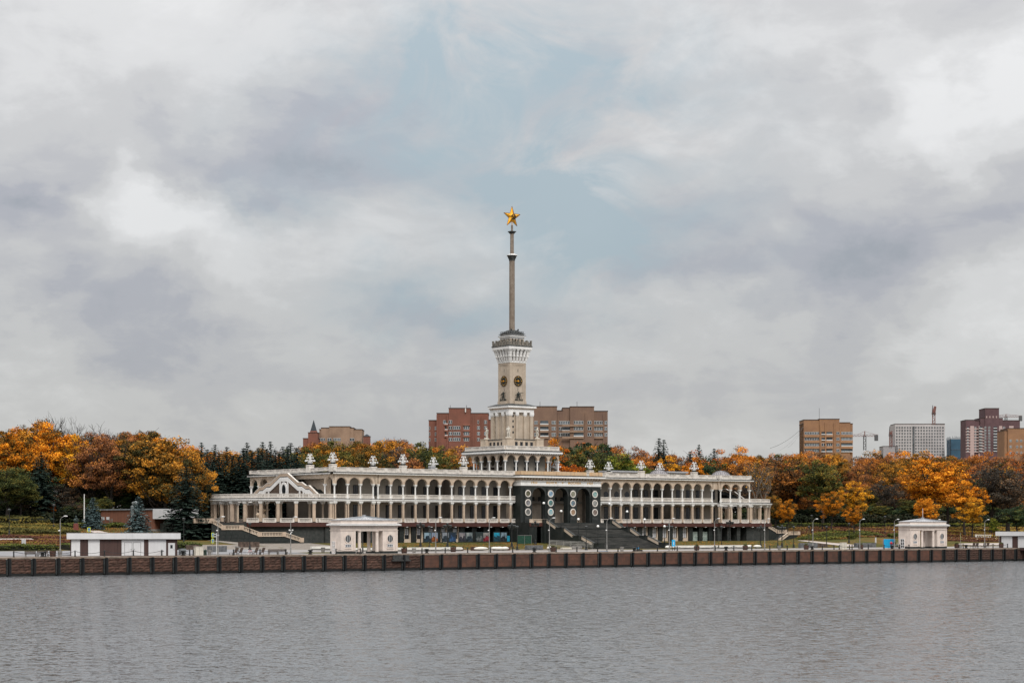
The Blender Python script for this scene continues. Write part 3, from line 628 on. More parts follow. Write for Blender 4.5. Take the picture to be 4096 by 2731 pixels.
prow(-12.56,12.56,18.18,18.62,PF-.16,-17.2,WHITE,'architrave'); prow(-12.5,12.5,18.62,19.3,PF-.06,-17.2,WHITE,'frieze')
prow(-12.75,12.75,19.3,19.42,PF-.3,-17.2,WHITE,'frieze_moulding')
for i in range(28): u=-12.1+i*.896; mb=MB(); mb.add([(u-.2,PF-.06,19.43),(u+.2,PF-.06,19.43),(u+.2,PF-.06,20.13),(u-.2,PF-.06,20.13),(u-.2,PF-.75,20.13),(u+.2,PF-.75,20.13),(u-.2,PF-.6,19.8),(u+.2,PF-.6,19.8),(u-.2,PF-.2,19.55),(u+.2,PF-.2,19.55)],[(0,1,9,8),(8,9,7,6),(6,7,5,4),(4,5,2,3),(0,8,6,4,3),(1,2,5,7,9)]); wpart('cornice_bracket',mb,BEIGE,RT)
prow(-12.5,12.5,19.42,20.14,PF-.055,-17.2,BEIGEW,'bracket_course'); prow(-13.3,13.3,20.14,20.52,PF-.95,-17.0,WHITE,'portico_cornice'); prow(-13.2,13.2,20.523,20.8,PF-.85,-17.0,DARKR,'portico_roof_edge')
prow(-12.7,7.6,20.8,21.72,PF-.5,PF-.1,OCHRE,'stained_parapet','parapet stained orange and ochre'); prow(8.5,12.7,20.8,21.72,PF-.5,PF-.1,OCHRE,'stained_parapet','parapet stained orange and ochre')
wpart('roof_balustrade',balus_mesh(.88,.9,.3,.08,.2,.12),None,RT,loc=(8.05,PF-.3,20.82)); prow(-12.697,-12.3,20.8,21.72,PF-.1,-17.8,OCHRE,'stained_parapet'); prow(12.3,12.697,20.8,21.72,PF-.1,-17.8,OCHRE,'stained_parapet')
def text(body,loc,size,m,parent,name='inscription',rot=(pi/2,0,0),ext=.03,width=None,bold=0):
    cu=bpy.data.curves.new(name,'FONT'); cu.body=body; cu.size=size; cu.align_x='CENTER'; cu.align_y='CENTER'; cu.extrude=ext; cu.space_character=1.25; cu.offset=bold; cu.materials.append(m); cu.resolution_u=3
    tmp=bpy.data.objects.new('tmp',cu); COL.objects.link(tmp); dg=bpy.context.evaluated_depsgraph_get(); dg.update(); me=bpy.data.meshes.new_from_object(tmp.evaluated_get(dg)); bpy.data.objects.remove(tmp)
    o=link(name,me,parent,Vector(loc)-parent.location if parent else loc); o.rotation_euler=rot; return o
for bd,u in (('1933',-8.45),('ВОЛГА',-3.1),('=',.35),('МОСКВА',4.1),('1937',9.0)): text(bd,(u,PF-.09,18.97),.82,GOLDP,RT,bold=.012)
# portico interior: balcony and doors
prow(-11,11,F2-.5,F2+.05,GV-.6,GV+1.0,WALLB,'inner_balcony')
for c in (-6.97,0,6.97): wpart('balustrade',balus_mesh(5.6,1.0,mat_=GRAN2,name='balustrade'),None,RT,loc=(c,GV-.45,F2+.06)); wpart('portico_door',window_mesh(2.0,4.2,FRAME,GLASS,2,3,.12,name='portico_door'),None,RT,loc=(c+1.2,GV+.9,F1+.05)); wpart('window',window_mesh(2.0,3.0,FRAME,GLASS,2,3,.1),None,RT,loc=(c,GV+.9,F2+.6))
prow(-12.6,12.6,3.5,F1,-26.6,-14.75,GRAN,'portico_podium'); prow(-12.9,-9.4,8.35,F1+.0,-26.75,-20.6,REDB,'podium_band'); prow(-12.6,12.6,F1+.003,F1+.03,-26.5,-14.2,STEP,'portico_paving')
# --- grand stair
mb=MB(); nst=38; y0,y1=-26.6,-46.8
for i in range(nst):
    z=F1-(i+1)*(F1-3.1)/(nst+1); y=y0+(y1-y0)*(i+1)/nst; mb.box(-9.7,9.7,y,y+1.2,z-.9,z)
wpart('grand_stair',mb,STEP,RT)
for z,y in ((8.0,-31.2),(6.1,-37.5)): mb=MB(); mb.box(-9.65,9.65,y-.4,y+.4,z-.2,z+.012); wpart('stair_landing',mb,GRAN2,RT)
SPV=[-26.2,-32.9,-39.4,-46.6]; SPZ=[10.05,8.08,6.15,4.5]
for s in (-1,1):
    for i,(v,z) in enumerate(zip(SPV,SPZ)):
        mb=MB(); mb.box(-.85,.85,-1.3,1.2,2.9,z-.12); mb.box(-.92,.92,-1.37,1.27,z-.12,z); wpart('stair_pier',mb,GRAN,RT,loc=(s*10.22,v,0))
        if i<3:
            va,vb=v-1.3,SPV[i+1]+1.2; za,zb=z-.95-.0,SPZ[i+1]-.35+.3
            mb=MB(); x0,x1=-.24,.24
            mb.add([(x0,va,3),(x1,va,3),(x1,vb,3),(x0,vb,3),(x0,va,za+.1),(x1,va,za+.1),(x1,vb,zb-.75),(x0,vb,zb-.75)],[(0,3,2,1),(4,5,6,7),(0,1,5,4),(1,2,6,5),(2,3,7,6),(3,0,4,7)]); wpart('stair_flank_wall',mb,GRAN,RT,loc=(s*10.22,0,0))
            mb=MB(); a0,a1=za+.1,za+.85; b0,b1=zb-.75,zb+.0
            mb.add([(-.2,va,a0),(.2,va,a0),(.2,vb,b0),(-.2,vb,b0),(-.2,va,a1),(.2,va,a1),(.2,vb,b1),(-.2,vb,b1)],[(0,3,2,1),(4,5,6,7),(0,1,5,4),(1,2,6,5),(2,3,7,6),(3,0,4,7)])
            wpart('stair_parapet',mb,BEIGE,RT,loc=(s*10.22,0,0))
            mb=MB(); mb.add([(-.26,va,a1),(.26,va,a1),(.26,vb,b1),(-.26,vb,b1),(-.26,va,a1+.09),(.26,va,a1+.09),(.26,vb,b1+.09),(-.26,vb,b1+.09)],[(0,3,2,1),(4,5,6,7),(0,1,5,4),(1,2,6,5),(2,3,7,6),(3,0,4,7)]); wpart('parapet_cap',mb,GRAN,RT,loc=(s*10.22,0,0))
wpart('balustrade',balus_mesh(5.4,.85,.3,.9,.25,.14,mat_=BEIGE,name='balustrade'),None,RT,loc=(-12.0,-26.5,F1+.03)); wpart('balustrade',balus_mesh(3.4,.85,.3,.5,mat_=BEIGE,name='balustrade'),None,RT,loc=(12.8,-26.0,F1+.03))
prow(-14.8,-11.4,3.5,F1,-26.6,-18.4,GRAN,'podium_wing'); prow(11.4,14.5,3.5,F1,-26.2,-18.4,GRAN,'podium_wing'); prow(-14.9,-9.5,8.35,F1+.02,-26.8,-26.603,REDB,'podium_band')
# --- long side stair at the left end: stepped white balustrade on a black rusticated wall
def side_stair(knots,v0,v1,zb,name_,cap=None):
    """knots (u, rail height) ; wall below, sloped balustrade above"""
    for (ua,za),(ub,zb_) in zip(knots,knots[1:]):
        mb=MB()
        q=lambda u,z:(u,z)
        base_a,base_b=za-.95,zb_-.95
        mb.add([(ua,v0,zb),(ub,v0,zb),(ub,v1,zb),(ua,v1,zb),(ua,v0,base_a),(ub,v0,base_b),(ub,v1,base_b),(ua,v1,base_a)],[(0,3,2,1),(4,5,6,7),(0,1,5,4),(1,2,6,5),(2,3,7,6),(3,0,4,7)]); wpart('side_stair_wall',mb,GRAN,RT)
        L=abs(ub-ua); n=max(1,int(L/.36)); rl=MB(); sl=lambda u,z: za+(zb_-za)*(u-ua)/(ub-ua)+z
        for (h0,h1,t) in ((-.95,-.78,.17),(-.14,0,.19)):
            rl.add([(ua,v0-t,sl(ua,h0)),(ub,v0-t,sl(ub,h0)),(ub,v0+t,sl(ub,h0)),(ua,v0+t,sl(ua,h0)),(ua,v0-t,sl(ua,h1)),(ub,v0-t,sl(ub,h1)),(ub,v0+t,sl(ub,h1)),(ua,v0+t,sl(ua,h1))],[(0,3,2,1),(4,5,6,7),(0,1,5,4),(1,2,6,5),(2,3,7,6),(3,0,4,7)])
        for i in range(n): u=ua+(ub-ua)*(i+.5)/n; rl.box(u-.075,u+.075,v0-.08,v0+.08,sl(u,-.8),sl(u,-.12))
        wpart('side_stair_balustrade',rl,BEIGE,RT)
    for (u,z) in knots[1:-1]+[knots[-1],knots[0]]:
        mb=MB(); mb.box(u-.5,u+.5,v0-.22,v0+.22,z-.98,z+.02); wpart('side_stair_post',mb,BEIGEW,RT)
side_stair([(-102.4,9.98),(-98.5,9.98),(-95.7,8.54),(-91.3,8.54),(-86.8,7.07),(-80.7,7.07),(-76.2,5.8)],-24,-20,4.2,'left')
prow(-102.5,-98.5,4.0,9.02,-24.0,-8,GRAN,'side_stair_landing'); prow(-98.5,-81.5,8.2,9.1,-9,-4,GRAN2,'side_stair_bridge')
for i in range(9): u=-98+i*2.4; zt=lerp_knots([(-98.5,8.6),(-95.7,7.2),(-91.3,7.2),(-86.8,5.7),(-80.7,5.7),(-76.2,4.6)],u)
mb=MB()
for z in (5.0,5.75,6.5,7.25,8.0):
    ue=lerp_knots([(4.6,-76.2),(5.8,-80.7),(6.0,-86.8),(7.3,-91.3),(7.5,-95.7),(8.8,-98.5)],z+.62)
    u=-98.6+(z*7)%1
    while u<ue-1.2: mb.box(u,u+1.5,-24.07,-24.0,z,z+.68); u+=1.56
wpart('rusticated_blocks',mb,GRAN,RT,kind='stuff')
mb=MB()
for i in range(6): mb.box(-103.6-.15*i,-102.5,-22+i*2.2,-20.1+i*2.2,4.5+(i%2)*.3,9.6-.75*i)
wpart('rough_stone_flank',mb,mat('rough_grey_stone',(.16,.15,.14),.9,.4,1.2,col2=(.06,.06,.055)),RT)
# right end: flight going down to the right, then a short return flight
side_stair([(82.0,10.1),(88.5,7.4),(91.5,7.4)],-5,-2,3.8,'right'); side_stair([(84.8,5.0),(88.6,7.0),(92.2,7.0)],-9.5,-6,3.8,'right')
prow(83,92,4,6.1,-5.9,-2.1,GRAN,'side_stair_landing')
# ---------------------------------------------------------------- clock tower (part of the terminal)
def tb(name,a,z0,z1,m,b_=None,label=None): mb=MB(); mb.frus(0,0,z0,z1,a,a,0,b_,b_); return wpart(name,mb,m,RT,label)
def tf(name,a0,a1,z0,z1,m): mb=MB(); mb.frus(0,0,z0,z1,a0,a1); return wpart(name,mb,m,RT)
R4=[(0,1,0),(1,0,pi/2),(2,0,pi),(3,0,-pi/2)]
def fl(k,x,y,z=0):      # local facade coordinates of side k (0 front,1 right,2 rear,3 left)
    a=k*pi/2; return (x*cos(a)-y*sin(a),x*sin(a)+y*cos(a),z),a
# tier 1 arcade
A=8.5; TB=3.33
mb=MB(); mb.lathe([(.3,20.6),(.3,21.2),(.2,21.3),(.175,24.2),(.2,24.25)],10); mb.frus(0,0,24.25,24.55,.2,.34); mb.box(-.36,.36,-.36,.36,24.55,24.7); tcol=mb.mesh('column',WHITE)
tarch=arch_mesh(TB,1.36,24.7,26.55,.5,14,.22)
tb('tower_core',6.0,20.6,26.55,WALLB); tb('tower_deck',8.9,26.5,26.56,BEIGE)
ov=MB(); n=20; ov.add([(.85*cos(2*pi*i/n),0,1.25*sin(2*pi*i/n)) for i in range(n)]+[(.85*cos(2*pi*i/n),.05,1.25*sin(2*pi*i/n)) for i in range(n)],[tuple(range(n-1,-1,-1))]+[(i,(i+1)%n,n+(i+1)%n,n+i) for i in range(n)]); ovm=ov.mesh('oval_opening',GLASS)
dm=window_mesh(1.3,2.5,FRAME,GLASS,2,2,.08,name='tower_door')
for k in range(4):
    for i in range(5):
        x=-A+.18+TB*i; p,a=fl(k,x,-A+.2); wpart('column',tcol,None,RT,loc=p,rz=a)
        p,a=fl(k,x+TB/2,-A+.2); wpart('arch',tarch,None,RT,loc=p,rz=a)
        if i in(1,2,3) : 
            p,a=fl(k,x+TB/2,-6.06,24.7); wpart('oval_opening',ovm,None,RT,loc=p,rz=a)
            p,a=fl(k,x+TB/2,-6.04,20.7); wpart('tower_door',dm,None,RT,loc=p,rz=a)
tb('tower_cornice',9.15,26.56,26.95,WHITE); tb('tower_cornice_edge',9.0,26.952,27.3,DARKR)
for k in range(4):
    for i in range(26):
        p,a=fl(k,-8.9+i*.712,-8.95,26.32); mb=MB()
    mb=MB(); 
    for i in range(26): mb.box(-9.0+i*.71,-8.75+i*.71,-9.05,-8.75,26.36,26.558)
    o=wpart('dentils',mb,WHITE,RT,rz=k*pi/2,kind='stuff'); o.location=(0,0,-4.55)
    for i in range(5):
        me=balus_mesh(TB-.02,.95,.3,.36,.28,.14,name='tower_balustrade'); p,a=fl(k,-A+.18+TB*(i+.5)-.02,-8.55,27.4); wpart('tower_balustrade',me,None,RT,loc=p,rz=a)
tb('tower_parapet_plinth',8.72,27.3,27.42,WHITEB)
# tier 2 plinth
tb('tower_plinth',4.95,26.6,30.1,BEIGE2); tb('tower_plinth_cap',5.05,30.0,30.22,DARKR)
for sx in (-1,1):
    for sy in (-1,1):
        mb=MB(); mb.frus(4.6*sx,4.6*sy,26.6,30.25,1.15,1.1); mb.frus(4.6*sx,4.6*sy,30.25,30.4,1.2,1.2); wpart('statue_pedestal',mb,BEIGE2,RT)
sw=window_mesh(.75,1.3,FRAME,GLASS,1,1,.08,name='plinth_window')
for k in range(4):
    for x in (-2.4,-.8,.8,2.4): p,a=fl(k,x,-4.98,28.2); wpart('plinth_window',sw,None,RT,loc=p,rz=a)
# tier 3 piered shaft
tb('shaft_core',3.35,30.2,37.0,BEIGE2)
for k in range(4):
    for x,wd in ((-3.35,.5),(-1.28,.36),(1.28,.36),(3.35,.5)):
        p,a=fl(k,x,-3.55); mb=MB(); mb.box(-wd,wd,-.32,.3,30.22,36.05,0); wpart('shaft_pier',mb,BEIGE2,RT,loc=p,rz=a)
        mb=MB(); mb.frus(0,-.02,36.05,36.35,wd+.02,wd+.1,0,.34,.42); mb.box(-wd-.12,wd+.12,-.46,.3,36.35,37.0); wpart('pier_capital',mb,WHITE,RT,loc=p,rz=a)
    for z in (31.9,33.3,34.7,36.0): 
        p,a=fl(k,-2.2 if k%2 else 2.2-4.4,-3.37,z-.2); mb=MB(); mb.box(-.22,.22,-.02,.05,0,.5); wpart('slit_window',mb,GLASS,RT,loc=p,rz=a)
tb('tower_entablature',3.95,37.0,37.75,WHITE); tf('tower_cove',4.0,4.25,37.75,38.1,BEIGE); tb('tower_cornice',4.42,38.1,38.62,WHITE)
tf('tower_skirt_roof',4.5,2.9,38.623,39.2,DARKR)
# tier 4 clock shaft
tb('clock_plinth',2.62,38.9,39.95,BEIGE2); tb('clock_shaft',2.47,39.95,49.6,BEIGE2)
for k in range(4):
    p,a=fl(k,0,-2.78); mb=MB(); mb.box(-1.5,1.5,-.35,.3,38.95,39.9); wpart('sculpture_ledge',mb,BEIGE2,RT,loc=p,rz=a)
    p,a=fl(k,0,-2.47); mb=MB()
    mb.box(-1.6,-1.5,-.05,0,40,48.9); mb.box(1.5,1.6,-.05,0,40,48.9); mb.box(-1.5,1.5,-.05,0,48.8,48.9); mb.box(-2.47,-1.95,-.06,0,39.96,49.6); mb.box(1.95,2.47,-.06,0,39.96,49.6); mb.box(-1.95,1.95,-.06,0,49.1,49.6)
    wpart('shaft_frame',mb,BEIGE2,RT,loc=p,rz=a)
    for z in (47.2,42.4): mb=MB(); mb.box(-.07,.07,-.03,0,z,z+.8); wpart('slit_window',mb,GLASS,RT,loc=p,rz=a)
    ck=link('clock_dial',None,RT); ck.location=Vector(p)+Vector((0,0,44.95-4.55)); ck.rotation_euler=(0,0,a)
    mb=MB(); mb.lathe([(1.28,0),(1.28,.12)],32); me=mb.mesh('clock_dial',BRONZE)
    for q in me.vertices: q.co=(q.co.x,-q.co.z,q.co.y)
    # the dial itself is the part, its marks are sub-parts
    bpy.data.objects.remove(ck); ck=link('clock_dial',me,RT,(p[0],p[1],44.95-4.55),a)
    rg=MB()
    for i in range(40):
        t0,t1=2*pi*i/40,2*pi*(i+1)/40; q=lambda r,t,y:(r*cos(t),y,r*sin(t)); rg.add([q(1.26,t0,-.16),q(1.26,t1,-.16),q(1.32,t1,-.16),q(1.32,t0,-.16),q(1.32,t0,0),q(1.32,t1,0)],[(3,2,1,0),(3,4,5,2)])
    part('rim',rg,mat('dull_gold',(.35,.18,.04),.5,.4,3,metal=.5),ck)  # rim in a darker gold than the sun emblem
    for i in range(12): t=2*pi*i/12; dots=MB(); dots.sphere((.98*sin(t),-.15,.98*cos(t)),.13 if i%3==0 else .085,8,6,0,(1,.5,1)); part('hour_mark',dots,GOLDP,ck)
    sb=MB(); sb.sphere((0,-.16,0),.17,10,6,0,(1,.6,1))
    for i in range(16): t=2*pi*i/16; L=.38 if i%2==0 else .28; sb.add([(.2*sin(t-.2),-.14,.2*cos(t-.2)),(.2*sin(t+.2),-.14,.2*cos(t+.2)),(L*sin(t),-.2,L*cos(t))],[(0,1,2)])
    part('sun_emblem',sb,GOLD,ck)
    hm=MB(); M=Matrix.Rotation(radians(-92),4,'Y'); hm.box(-.05,.05,-.24,-.2,0,.92,0,M); hm.add([(-.13,-.22,.72),(.13,-.22,.72),(0,-.22,1.0)],[(0,1,2)],0,M); M=Matrix.Rotation(radians(-88-8),4,'Y'); hm.box(-.07,.07,-.28,-.25,0,.6,0,M); part('clock_hand',hm,GOLD,ck)
# tier 5 flared brackets
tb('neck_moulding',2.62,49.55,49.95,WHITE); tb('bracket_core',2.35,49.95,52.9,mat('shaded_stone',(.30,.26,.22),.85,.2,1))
for k in range(4):
    for i in range(6):
        x0=-2.3+i*.92; x1=-3.1+i*1.24; mb=MB(); wd=.22
        mb.add([(x0-wd,-2.3,49.95),(x0+wd,-2.3,49.95),(x0+wd,-2.75,49.95),(x0-wd,-2.75,49.95),(x1-wd*1.3,-2.3,52.9),(x1+wd*1.3,-2.3,52.9),(x1+wd*1.3,-3.42,52.9),(x1-wd*1.3,-3.42,52.9)],[(0,1,2,3),(7,6,5,4),(0,4,5,1),(1,5,6,2),(2,6,7,3),(3,7,4,0)])
        xm=(x0+x1)/2; mb.box(xm-.3,xm+.3,-3.12,-2.4,51.05,51.3); mb.box(x1-.36,x1+.36,-3.5,-2.4,52.6,52.9)
        o=wpart('bracket',mb,WHITE,RT,rz=k*pi/2); o.location=(0,0,-4.55)
tb('gallery_cornice',3.62,52.9,53.62,WHITE); tb('gallery_edge',3.75,53.623,53.8,DARKR)
STG=mat('weathered_grey_stone',(.27,.24,.20),.85,.35,3,col2=(.10,.10,.09))
pb=MB(); pb.box(-.22,.22,-.18,.18,53.8,55.05); pb.frus(0,0,55.05,55.2,.28,.2); gp=pb.mesh('gallery_post',STG)
for k in range(4):
    for i in range(6): p,a=fl(k,-3.4+i*1.36-(0),-3.4); wpart('gallery_post',gp,None,RT,loc=p,rz=a) if i<5 else None
    for i in range(5):
        mb=MB(); xx=-3.4+(i+.5)*1.36; mb.box(xx-.46,xx+.46,-3.46,-3.34,53.8,54.1); mb.box(xx-.46,xx+.46,-3.44,-3.36,54.55,54.72)
        mb.tube([(xx-.4,-3.4,54.1),(xx,-3.4,54.6),(xx+.4,-3.4,54.1)],.06,4); mb.tube([(xx-.4,-3.4,54.6),(xx,-3.4,54.15),(xx+.4,-3.4,54.6)],.06,4)
        o=wpart('gallery_grille',mb,STG,RT,rz=k*pi/2); o.location=(0,0,-4.55)
# tier 6 lantern
tb('lantern_core',1.35,53.8,55.75,DARKR)
for k in range(4):
    for x in (-1.95,-.98,0,.98): mb=MB(); mb.box(x-.24,x+.24,-2.15,-1.75,53.8,55.6); o=wpart('lantern_pier',mb,BEIGE2,RT,rz=k*pi/2); o.location=(0,0,-4.55)
tb('lantern_entablature',2.2,55.6,56.05,WHITE); tb('lantern_cornice',2.52,56.05,56.3,WHITE); tb('lantern_cornice_edge',2.56,56.303,56.4,DARKR); tb('lantern_attic',2.14,56.4,56.78,WHITE); tb('lantern_roof_edge',2.42,56.78,56.92,DARKR); tf('lantern_roof',2.2,.9,56.925,57.9,DARKR)
mb=MB()
for k in range(4):
    M=Matrix.Rotation(k*pi/2,4,'Z')
    for z in (57.15,57.45): mb.box(-2.1,2.1,-2.12,-2.06,z,z+.06,0,M)
    for i in range(6): mb.box(-2.1+i*.84-.03,-2.1+i*.84+.03,-2.12,-2.06,56.9,57.5,0,M)
wpart('roof_railing',mb,BLACKM,RT)
for x,y in ((-1.1,-1.1),(1.1,-1.1)): mb=MB(); mb.lathe([(.06,57.2),(.06,57.9)],6,x,y); mb.sphere((x,y,58.0),.22,8,6); wpart('obstruction_lamp',mb,BRONZE,RT)
# spire
def oct_(name,prof,m=SPIRE,ph=pi/8): mb=MB(); mb.lathe(prof,8,0,0,0,ph); return wpart(name,mb,m,RT)
oct_('spire_shaft',[(.80,57.8),(.74,58.3),(.72,75.5)])
oct_('spire_collar',[(.74,75.4),(.85,75.9),(1.05,76.2),(1.05,76.4),(1.4,76.75)],DARKR,pi/4); mb=MB(); mb.frus(0,0,76.75,76.95,.98,.98); mb.frus(0,0,76.95,77.2,.8,.45); wpart('collar_slab',mb,WHITE,RT)
oct_('upper_spire',[(.49,77.1),(.47,82.3)]); 
mb=MB(); mb.frus(0,0,82.2,82.75,.35,.72); mb.frus(0,0,82.75,82.92,.78,.78); wpart('spire_capital',mb,DARKR,RT)
oct_('finial_shaft',[(.27,82.9),(.25,84.45)])
sm=MB(); zc,R0,r0=86.55,2.72,1.06
def sp(i,R): t=pi/2+pi*i/5; return (R*cos(t),0,zc+R*sin(t))
for i in range(10):
    a=sp(i,R0 if i%2==0 else r0); b_=sp(i+1,R0 if i%2 else r0)
    for y in (-.42,.42): sm.add([a,b_,(0,y,zc)],[(0,1,2) if y<0 else (1,0,2)])
sm.lathe([(.11,84.4),(.09,86)],6)
star=wpart('gold_star',sm,GOLD,RT)
rim=MB()
for i in range(10):
    a=Vector(sp(i,R0 if i%2==0 else r0)); b_=Vector(sp(i+1,R0 if i%2 else r0)); rim.tube([a,b_],.07,4)
wpart('star_rim',rim,mat('dark_gilt_edge',(.20,.09,.02),.4,.2,2,metal=.6),RT,sub=star)
em=MB(); pts=[(.62*cos(t)+.05,-.5,zc+.02+.62*sin(t)) for t in [radians(d) for d in range(120,-131,-25)]]
em.tube(pts,[.03,.08,.13,.17,.19,.19,.18,.16,.13,.10,.08],5); em.tube([(.05-.4,-.5,zc-.47),(-.72,-.5,zc-.78)],.09,5)
em.tube([(-.35,-.56,zc+.22),(.62,-.56,zc-.72)],.08,5); em.box(-.25,.25,-.14,.14,-.13,.13,0,Matrix.Translation((-.38,-.56,zc+.25))@Matrix.Rotation(radians(-45),4,'Y'))
for y in (1,): wpart('hammer_and_sickle',em,BRONZE,RT,sub=star)
# ---------------------------------------------------------------- figures
HEAD=[(-.02,1.0),(0,0)]
def skin_mesh(name,pts,edges,radii,mats,sub=1):
    me=bpy.data.meshes.new(name); me.from_pydata(pts,edges,[]); o=bpy.data.objects.new(name,me); COL.objects.link(o)
    md=o.modifiers.new('skin','SKIN'); md.use_smooth_shade=True
    for i,r in enumerate(radii):
        s=me.skin_vertices[0].data[i]; s.radius=(r,r) if not isinstance(r,tuple) else r; s.use_root=(i==0)
    m2=o.modifiers.new('sub','SUBSURF'); m2.levels=sub; m2.render_levels=sub
    dg=bpy.context.evaluated_depsgraph_get(); dg.update(); nm=bpy.data.meshes.new_from_object(o.evaluated_get(dg)); bpy.data.objects.remove(o)
    nm.materials.clear(); nm.materials.append(mats); nm.name=name; return nm
def figure(pose):
    J=dict(pel=(0,0,.95),wai=(0,0,1.12),che=(0,0,1.35),nek=(0,0,1.5),hd0=(0,0,1.60),hd1=(0,-.01,1.74),
           lh=(-.10,0,.92),lk=(-.12,-.02,.50),la=(-.13,.02,.09),lt=(-.14,-.16,.04),rh=(.10,0,.92),rk=(.12,-.02,.50),ra=(.13,.02,.09),rt=(.14,-.16,.04),
           ls=(-.20,0,1.43),le=(-.26,.02,1.14),lw=(-.27,-.06,.88),lf=(-.27,-.09,.77),rs=(.20,0,1.43),re=(.26,.02,1.14),rw=(.27,-.06,.88),rf=(.27,-.09,.77)); J.update(pose); return J
FE=[('pel','wai'),('wai','che'),('che','nek'),('nek','hd0'),('hd0','hd1'),('pel','lh'),('lh','lk'),('lk','la'),('la','lt'),('pel','rh'),('rh','rk'),('rk','ra'),('ra','rt'),('che','ls'),('ls','le'),('le','lw'),('lw','lf'),('che','rs'),('rs','re'),('re','rw'),('rw','rf')]
FR=dict(pel=.13,wai=.12,che=.15,nek=.055,hd0=.085,hd1=.085,lh=.085,lk=.06,la=.04,lt=.035,rh=.085,rk=.06,ra=.04,rt=.035,ls=.065,le=.045,lw=.033,lf=.035,rs=.065,re=.045,rw=.033,rf=.035)
def body(pose,m,keys=None,grow=0,name='body'):
    J=figure(pose); ks=list(J) if keys is None else keys
    pts=[J[k] for k in ks]; E=[(ks.index(a),ks.index(b)) for a,b in FE if a in ks and b in ks]
    return skin_mesh(name,pts,E,[FR[k]+grow for k in ks],m)
SKIN=mat('skin',(.45,.27,.2),.6,.05,3,fine=0)
UP=['pel','wai','che','ls','le','lw','rs','re','rw']; LO=['pel','lh','lk','la','rh','rk','ra']
def person(label,loc,rz,pose,jk,tr,hair=(.03,.02,.015),scale=1,group=None):
    t=thing('person',label,'person',loc,rz,group); 
    J=figure(pose); link('body',body(pose,SKIN),t)
    link('jacket',body(pose,mat('cloth_%02d%02d%02d'%tuple(int(c*99) for c in jk),jk,.85,.1,5),UP,.03,'jacket'),t); link('trousers',body(pose,mat('cloth_%02d%02d%02d'%tuple(int(c*99) for c in tr),tr,.85,.1,5),LO,.018,'trousers'),t)
    mb=MB(); h=Vector(J['hd1']); mb.sphere(h+Vector((0,.025,.03)),.105,8,6); link('hair',mb.mesh('hair',mat('hair_%d'%int(hair[0]*100),hair,.8,.1,5)),t)
    mb=MB()
    for k in ('lt','rt'):
        q=Vector(J[k]); mb.sphere(q,.06,6,4,0,(1,1.6,.7))
    link('shoes',mb.mesh('shoes',BLACKM),t)
    mb=MB(); mb.sphere(h+Vector((0,-.09,-.02)),.022,5,4); mb.sphere(h+Vector((-.035,-.078,.01)),.012,4,3); mb.sphere(h+Vector((.035,-.078,.01)),.012,4,3); link('face',mb.mesh('face',mat('face_shade',(.2,.1,.08),.6,.05,3)),t)
    if scale!=1: t.scale=(scale,)*3
    return t
# white statues on the plinth corners
st_pose=dict(lk=(-.13,-.12,.52),la=(-.13,.05,.09),le=(-.30,-.02,1.15),lw=(-.12,-.16,1.16),lf=(-.05,-.18,1.2),hd1=(.03,-.03,1.74))
sb=body(st_pose,STATUE,None,.035)
for (sx,sy,lab,rz) in ((-1,1,'white statue on the left corner of the tower plinth, arm bent to its chest',-2.1),(-1,-1,'white statue on the near corner of the tower plinth, holding a cloak',-.6),(1,-1,'white statue on the right corner of the tower plinth, seen side on',.9)):
    t=thing('statue',lab,'statue',(4.6*sx,4.6*sy,30.4),rz,'white statues on the corners of the tower plinth')
    o=link('body',sb,t,(0,0,.2),0,1.58)
    mb=MB(); mb.box(-.75,.75,-.6,.6,0,.26); link('base',mb.mesh('base',STATUE),t)
    mb=MB(); 
    prof=[(.30,.2),(.27,.9),(.30,1.55),(.36,2.0),(.40,2.35),(.2,2.5)]
    vs=[]; n=9
    for r,z in prof:
        for i in range(n): a=radians(20+140*i/(n-1)); vs.append((r*1.15*cos(a),.08+r*sin(a)*(1+.12*(i%2)),z))
    mb.add(vs,[(j*n+i,j*n+i+1,(j+1)*n+i+1,(j+1)*n+i) for j in range(len(prof)-1) for i in range(n-1)]); link('cloak',mb.mesh('cloak',STATUE),t)
# bronze groups below the clocks
br_pose=dict(lk=(-.24,-.04,.5),la=(-.42,.0,.09),lt=(-.44,-.14,.05),rk=(.22,-.04,.5),ra=(.36,.02,.09),rt=(.40,-.12,.05),le=(-.42,-.05,1.32),lw=(-.55,-.12,1.18),lf=(-.6,-.14,1.12),re=(.42,-.05,1.36),rw=(.56,-.1,1.5),rf=(.6,-.1,1.56))
bb=body(br_pose,BRONZE,None,.03)
for k,lab in ((0,'dark bronze figure with a long pole below the right clock'),(3,'dark bronze figure with a long pole below the left clock')):
    p,a=fl(k,0,-2.78,39.92); t=thing('bronze_figure',lab,'sculpture',p,a,'bronze figures below the tower clocks'); link('body',bb,t,(0,0,.18),0,1.25)
    mb=MB(); mb.box(-1.15,1.15,-.25,.25,0,.2); mb.tube([(-.9,-.1,.2),(-1.05,-.1,.5)],.14,5); mb.tube([(.9,-.1,.2),(1.2,-.1,.45)],.12,5); link('base',mb.mesh('base',BRONZE),t)
    mb=MB(); mb.tube([(-1.25,-.2,1.35),(1.35,-.2,2.1)],.06,5); mb.tube([(-.95,-.15,.2),(-.35,-.2,1.95)],.06,5); mb.tube([(.9,-.15,.2),(.3,-.2,1.9)],.06,5); link('pole',mb.mesh('pole',BRONZE),t)
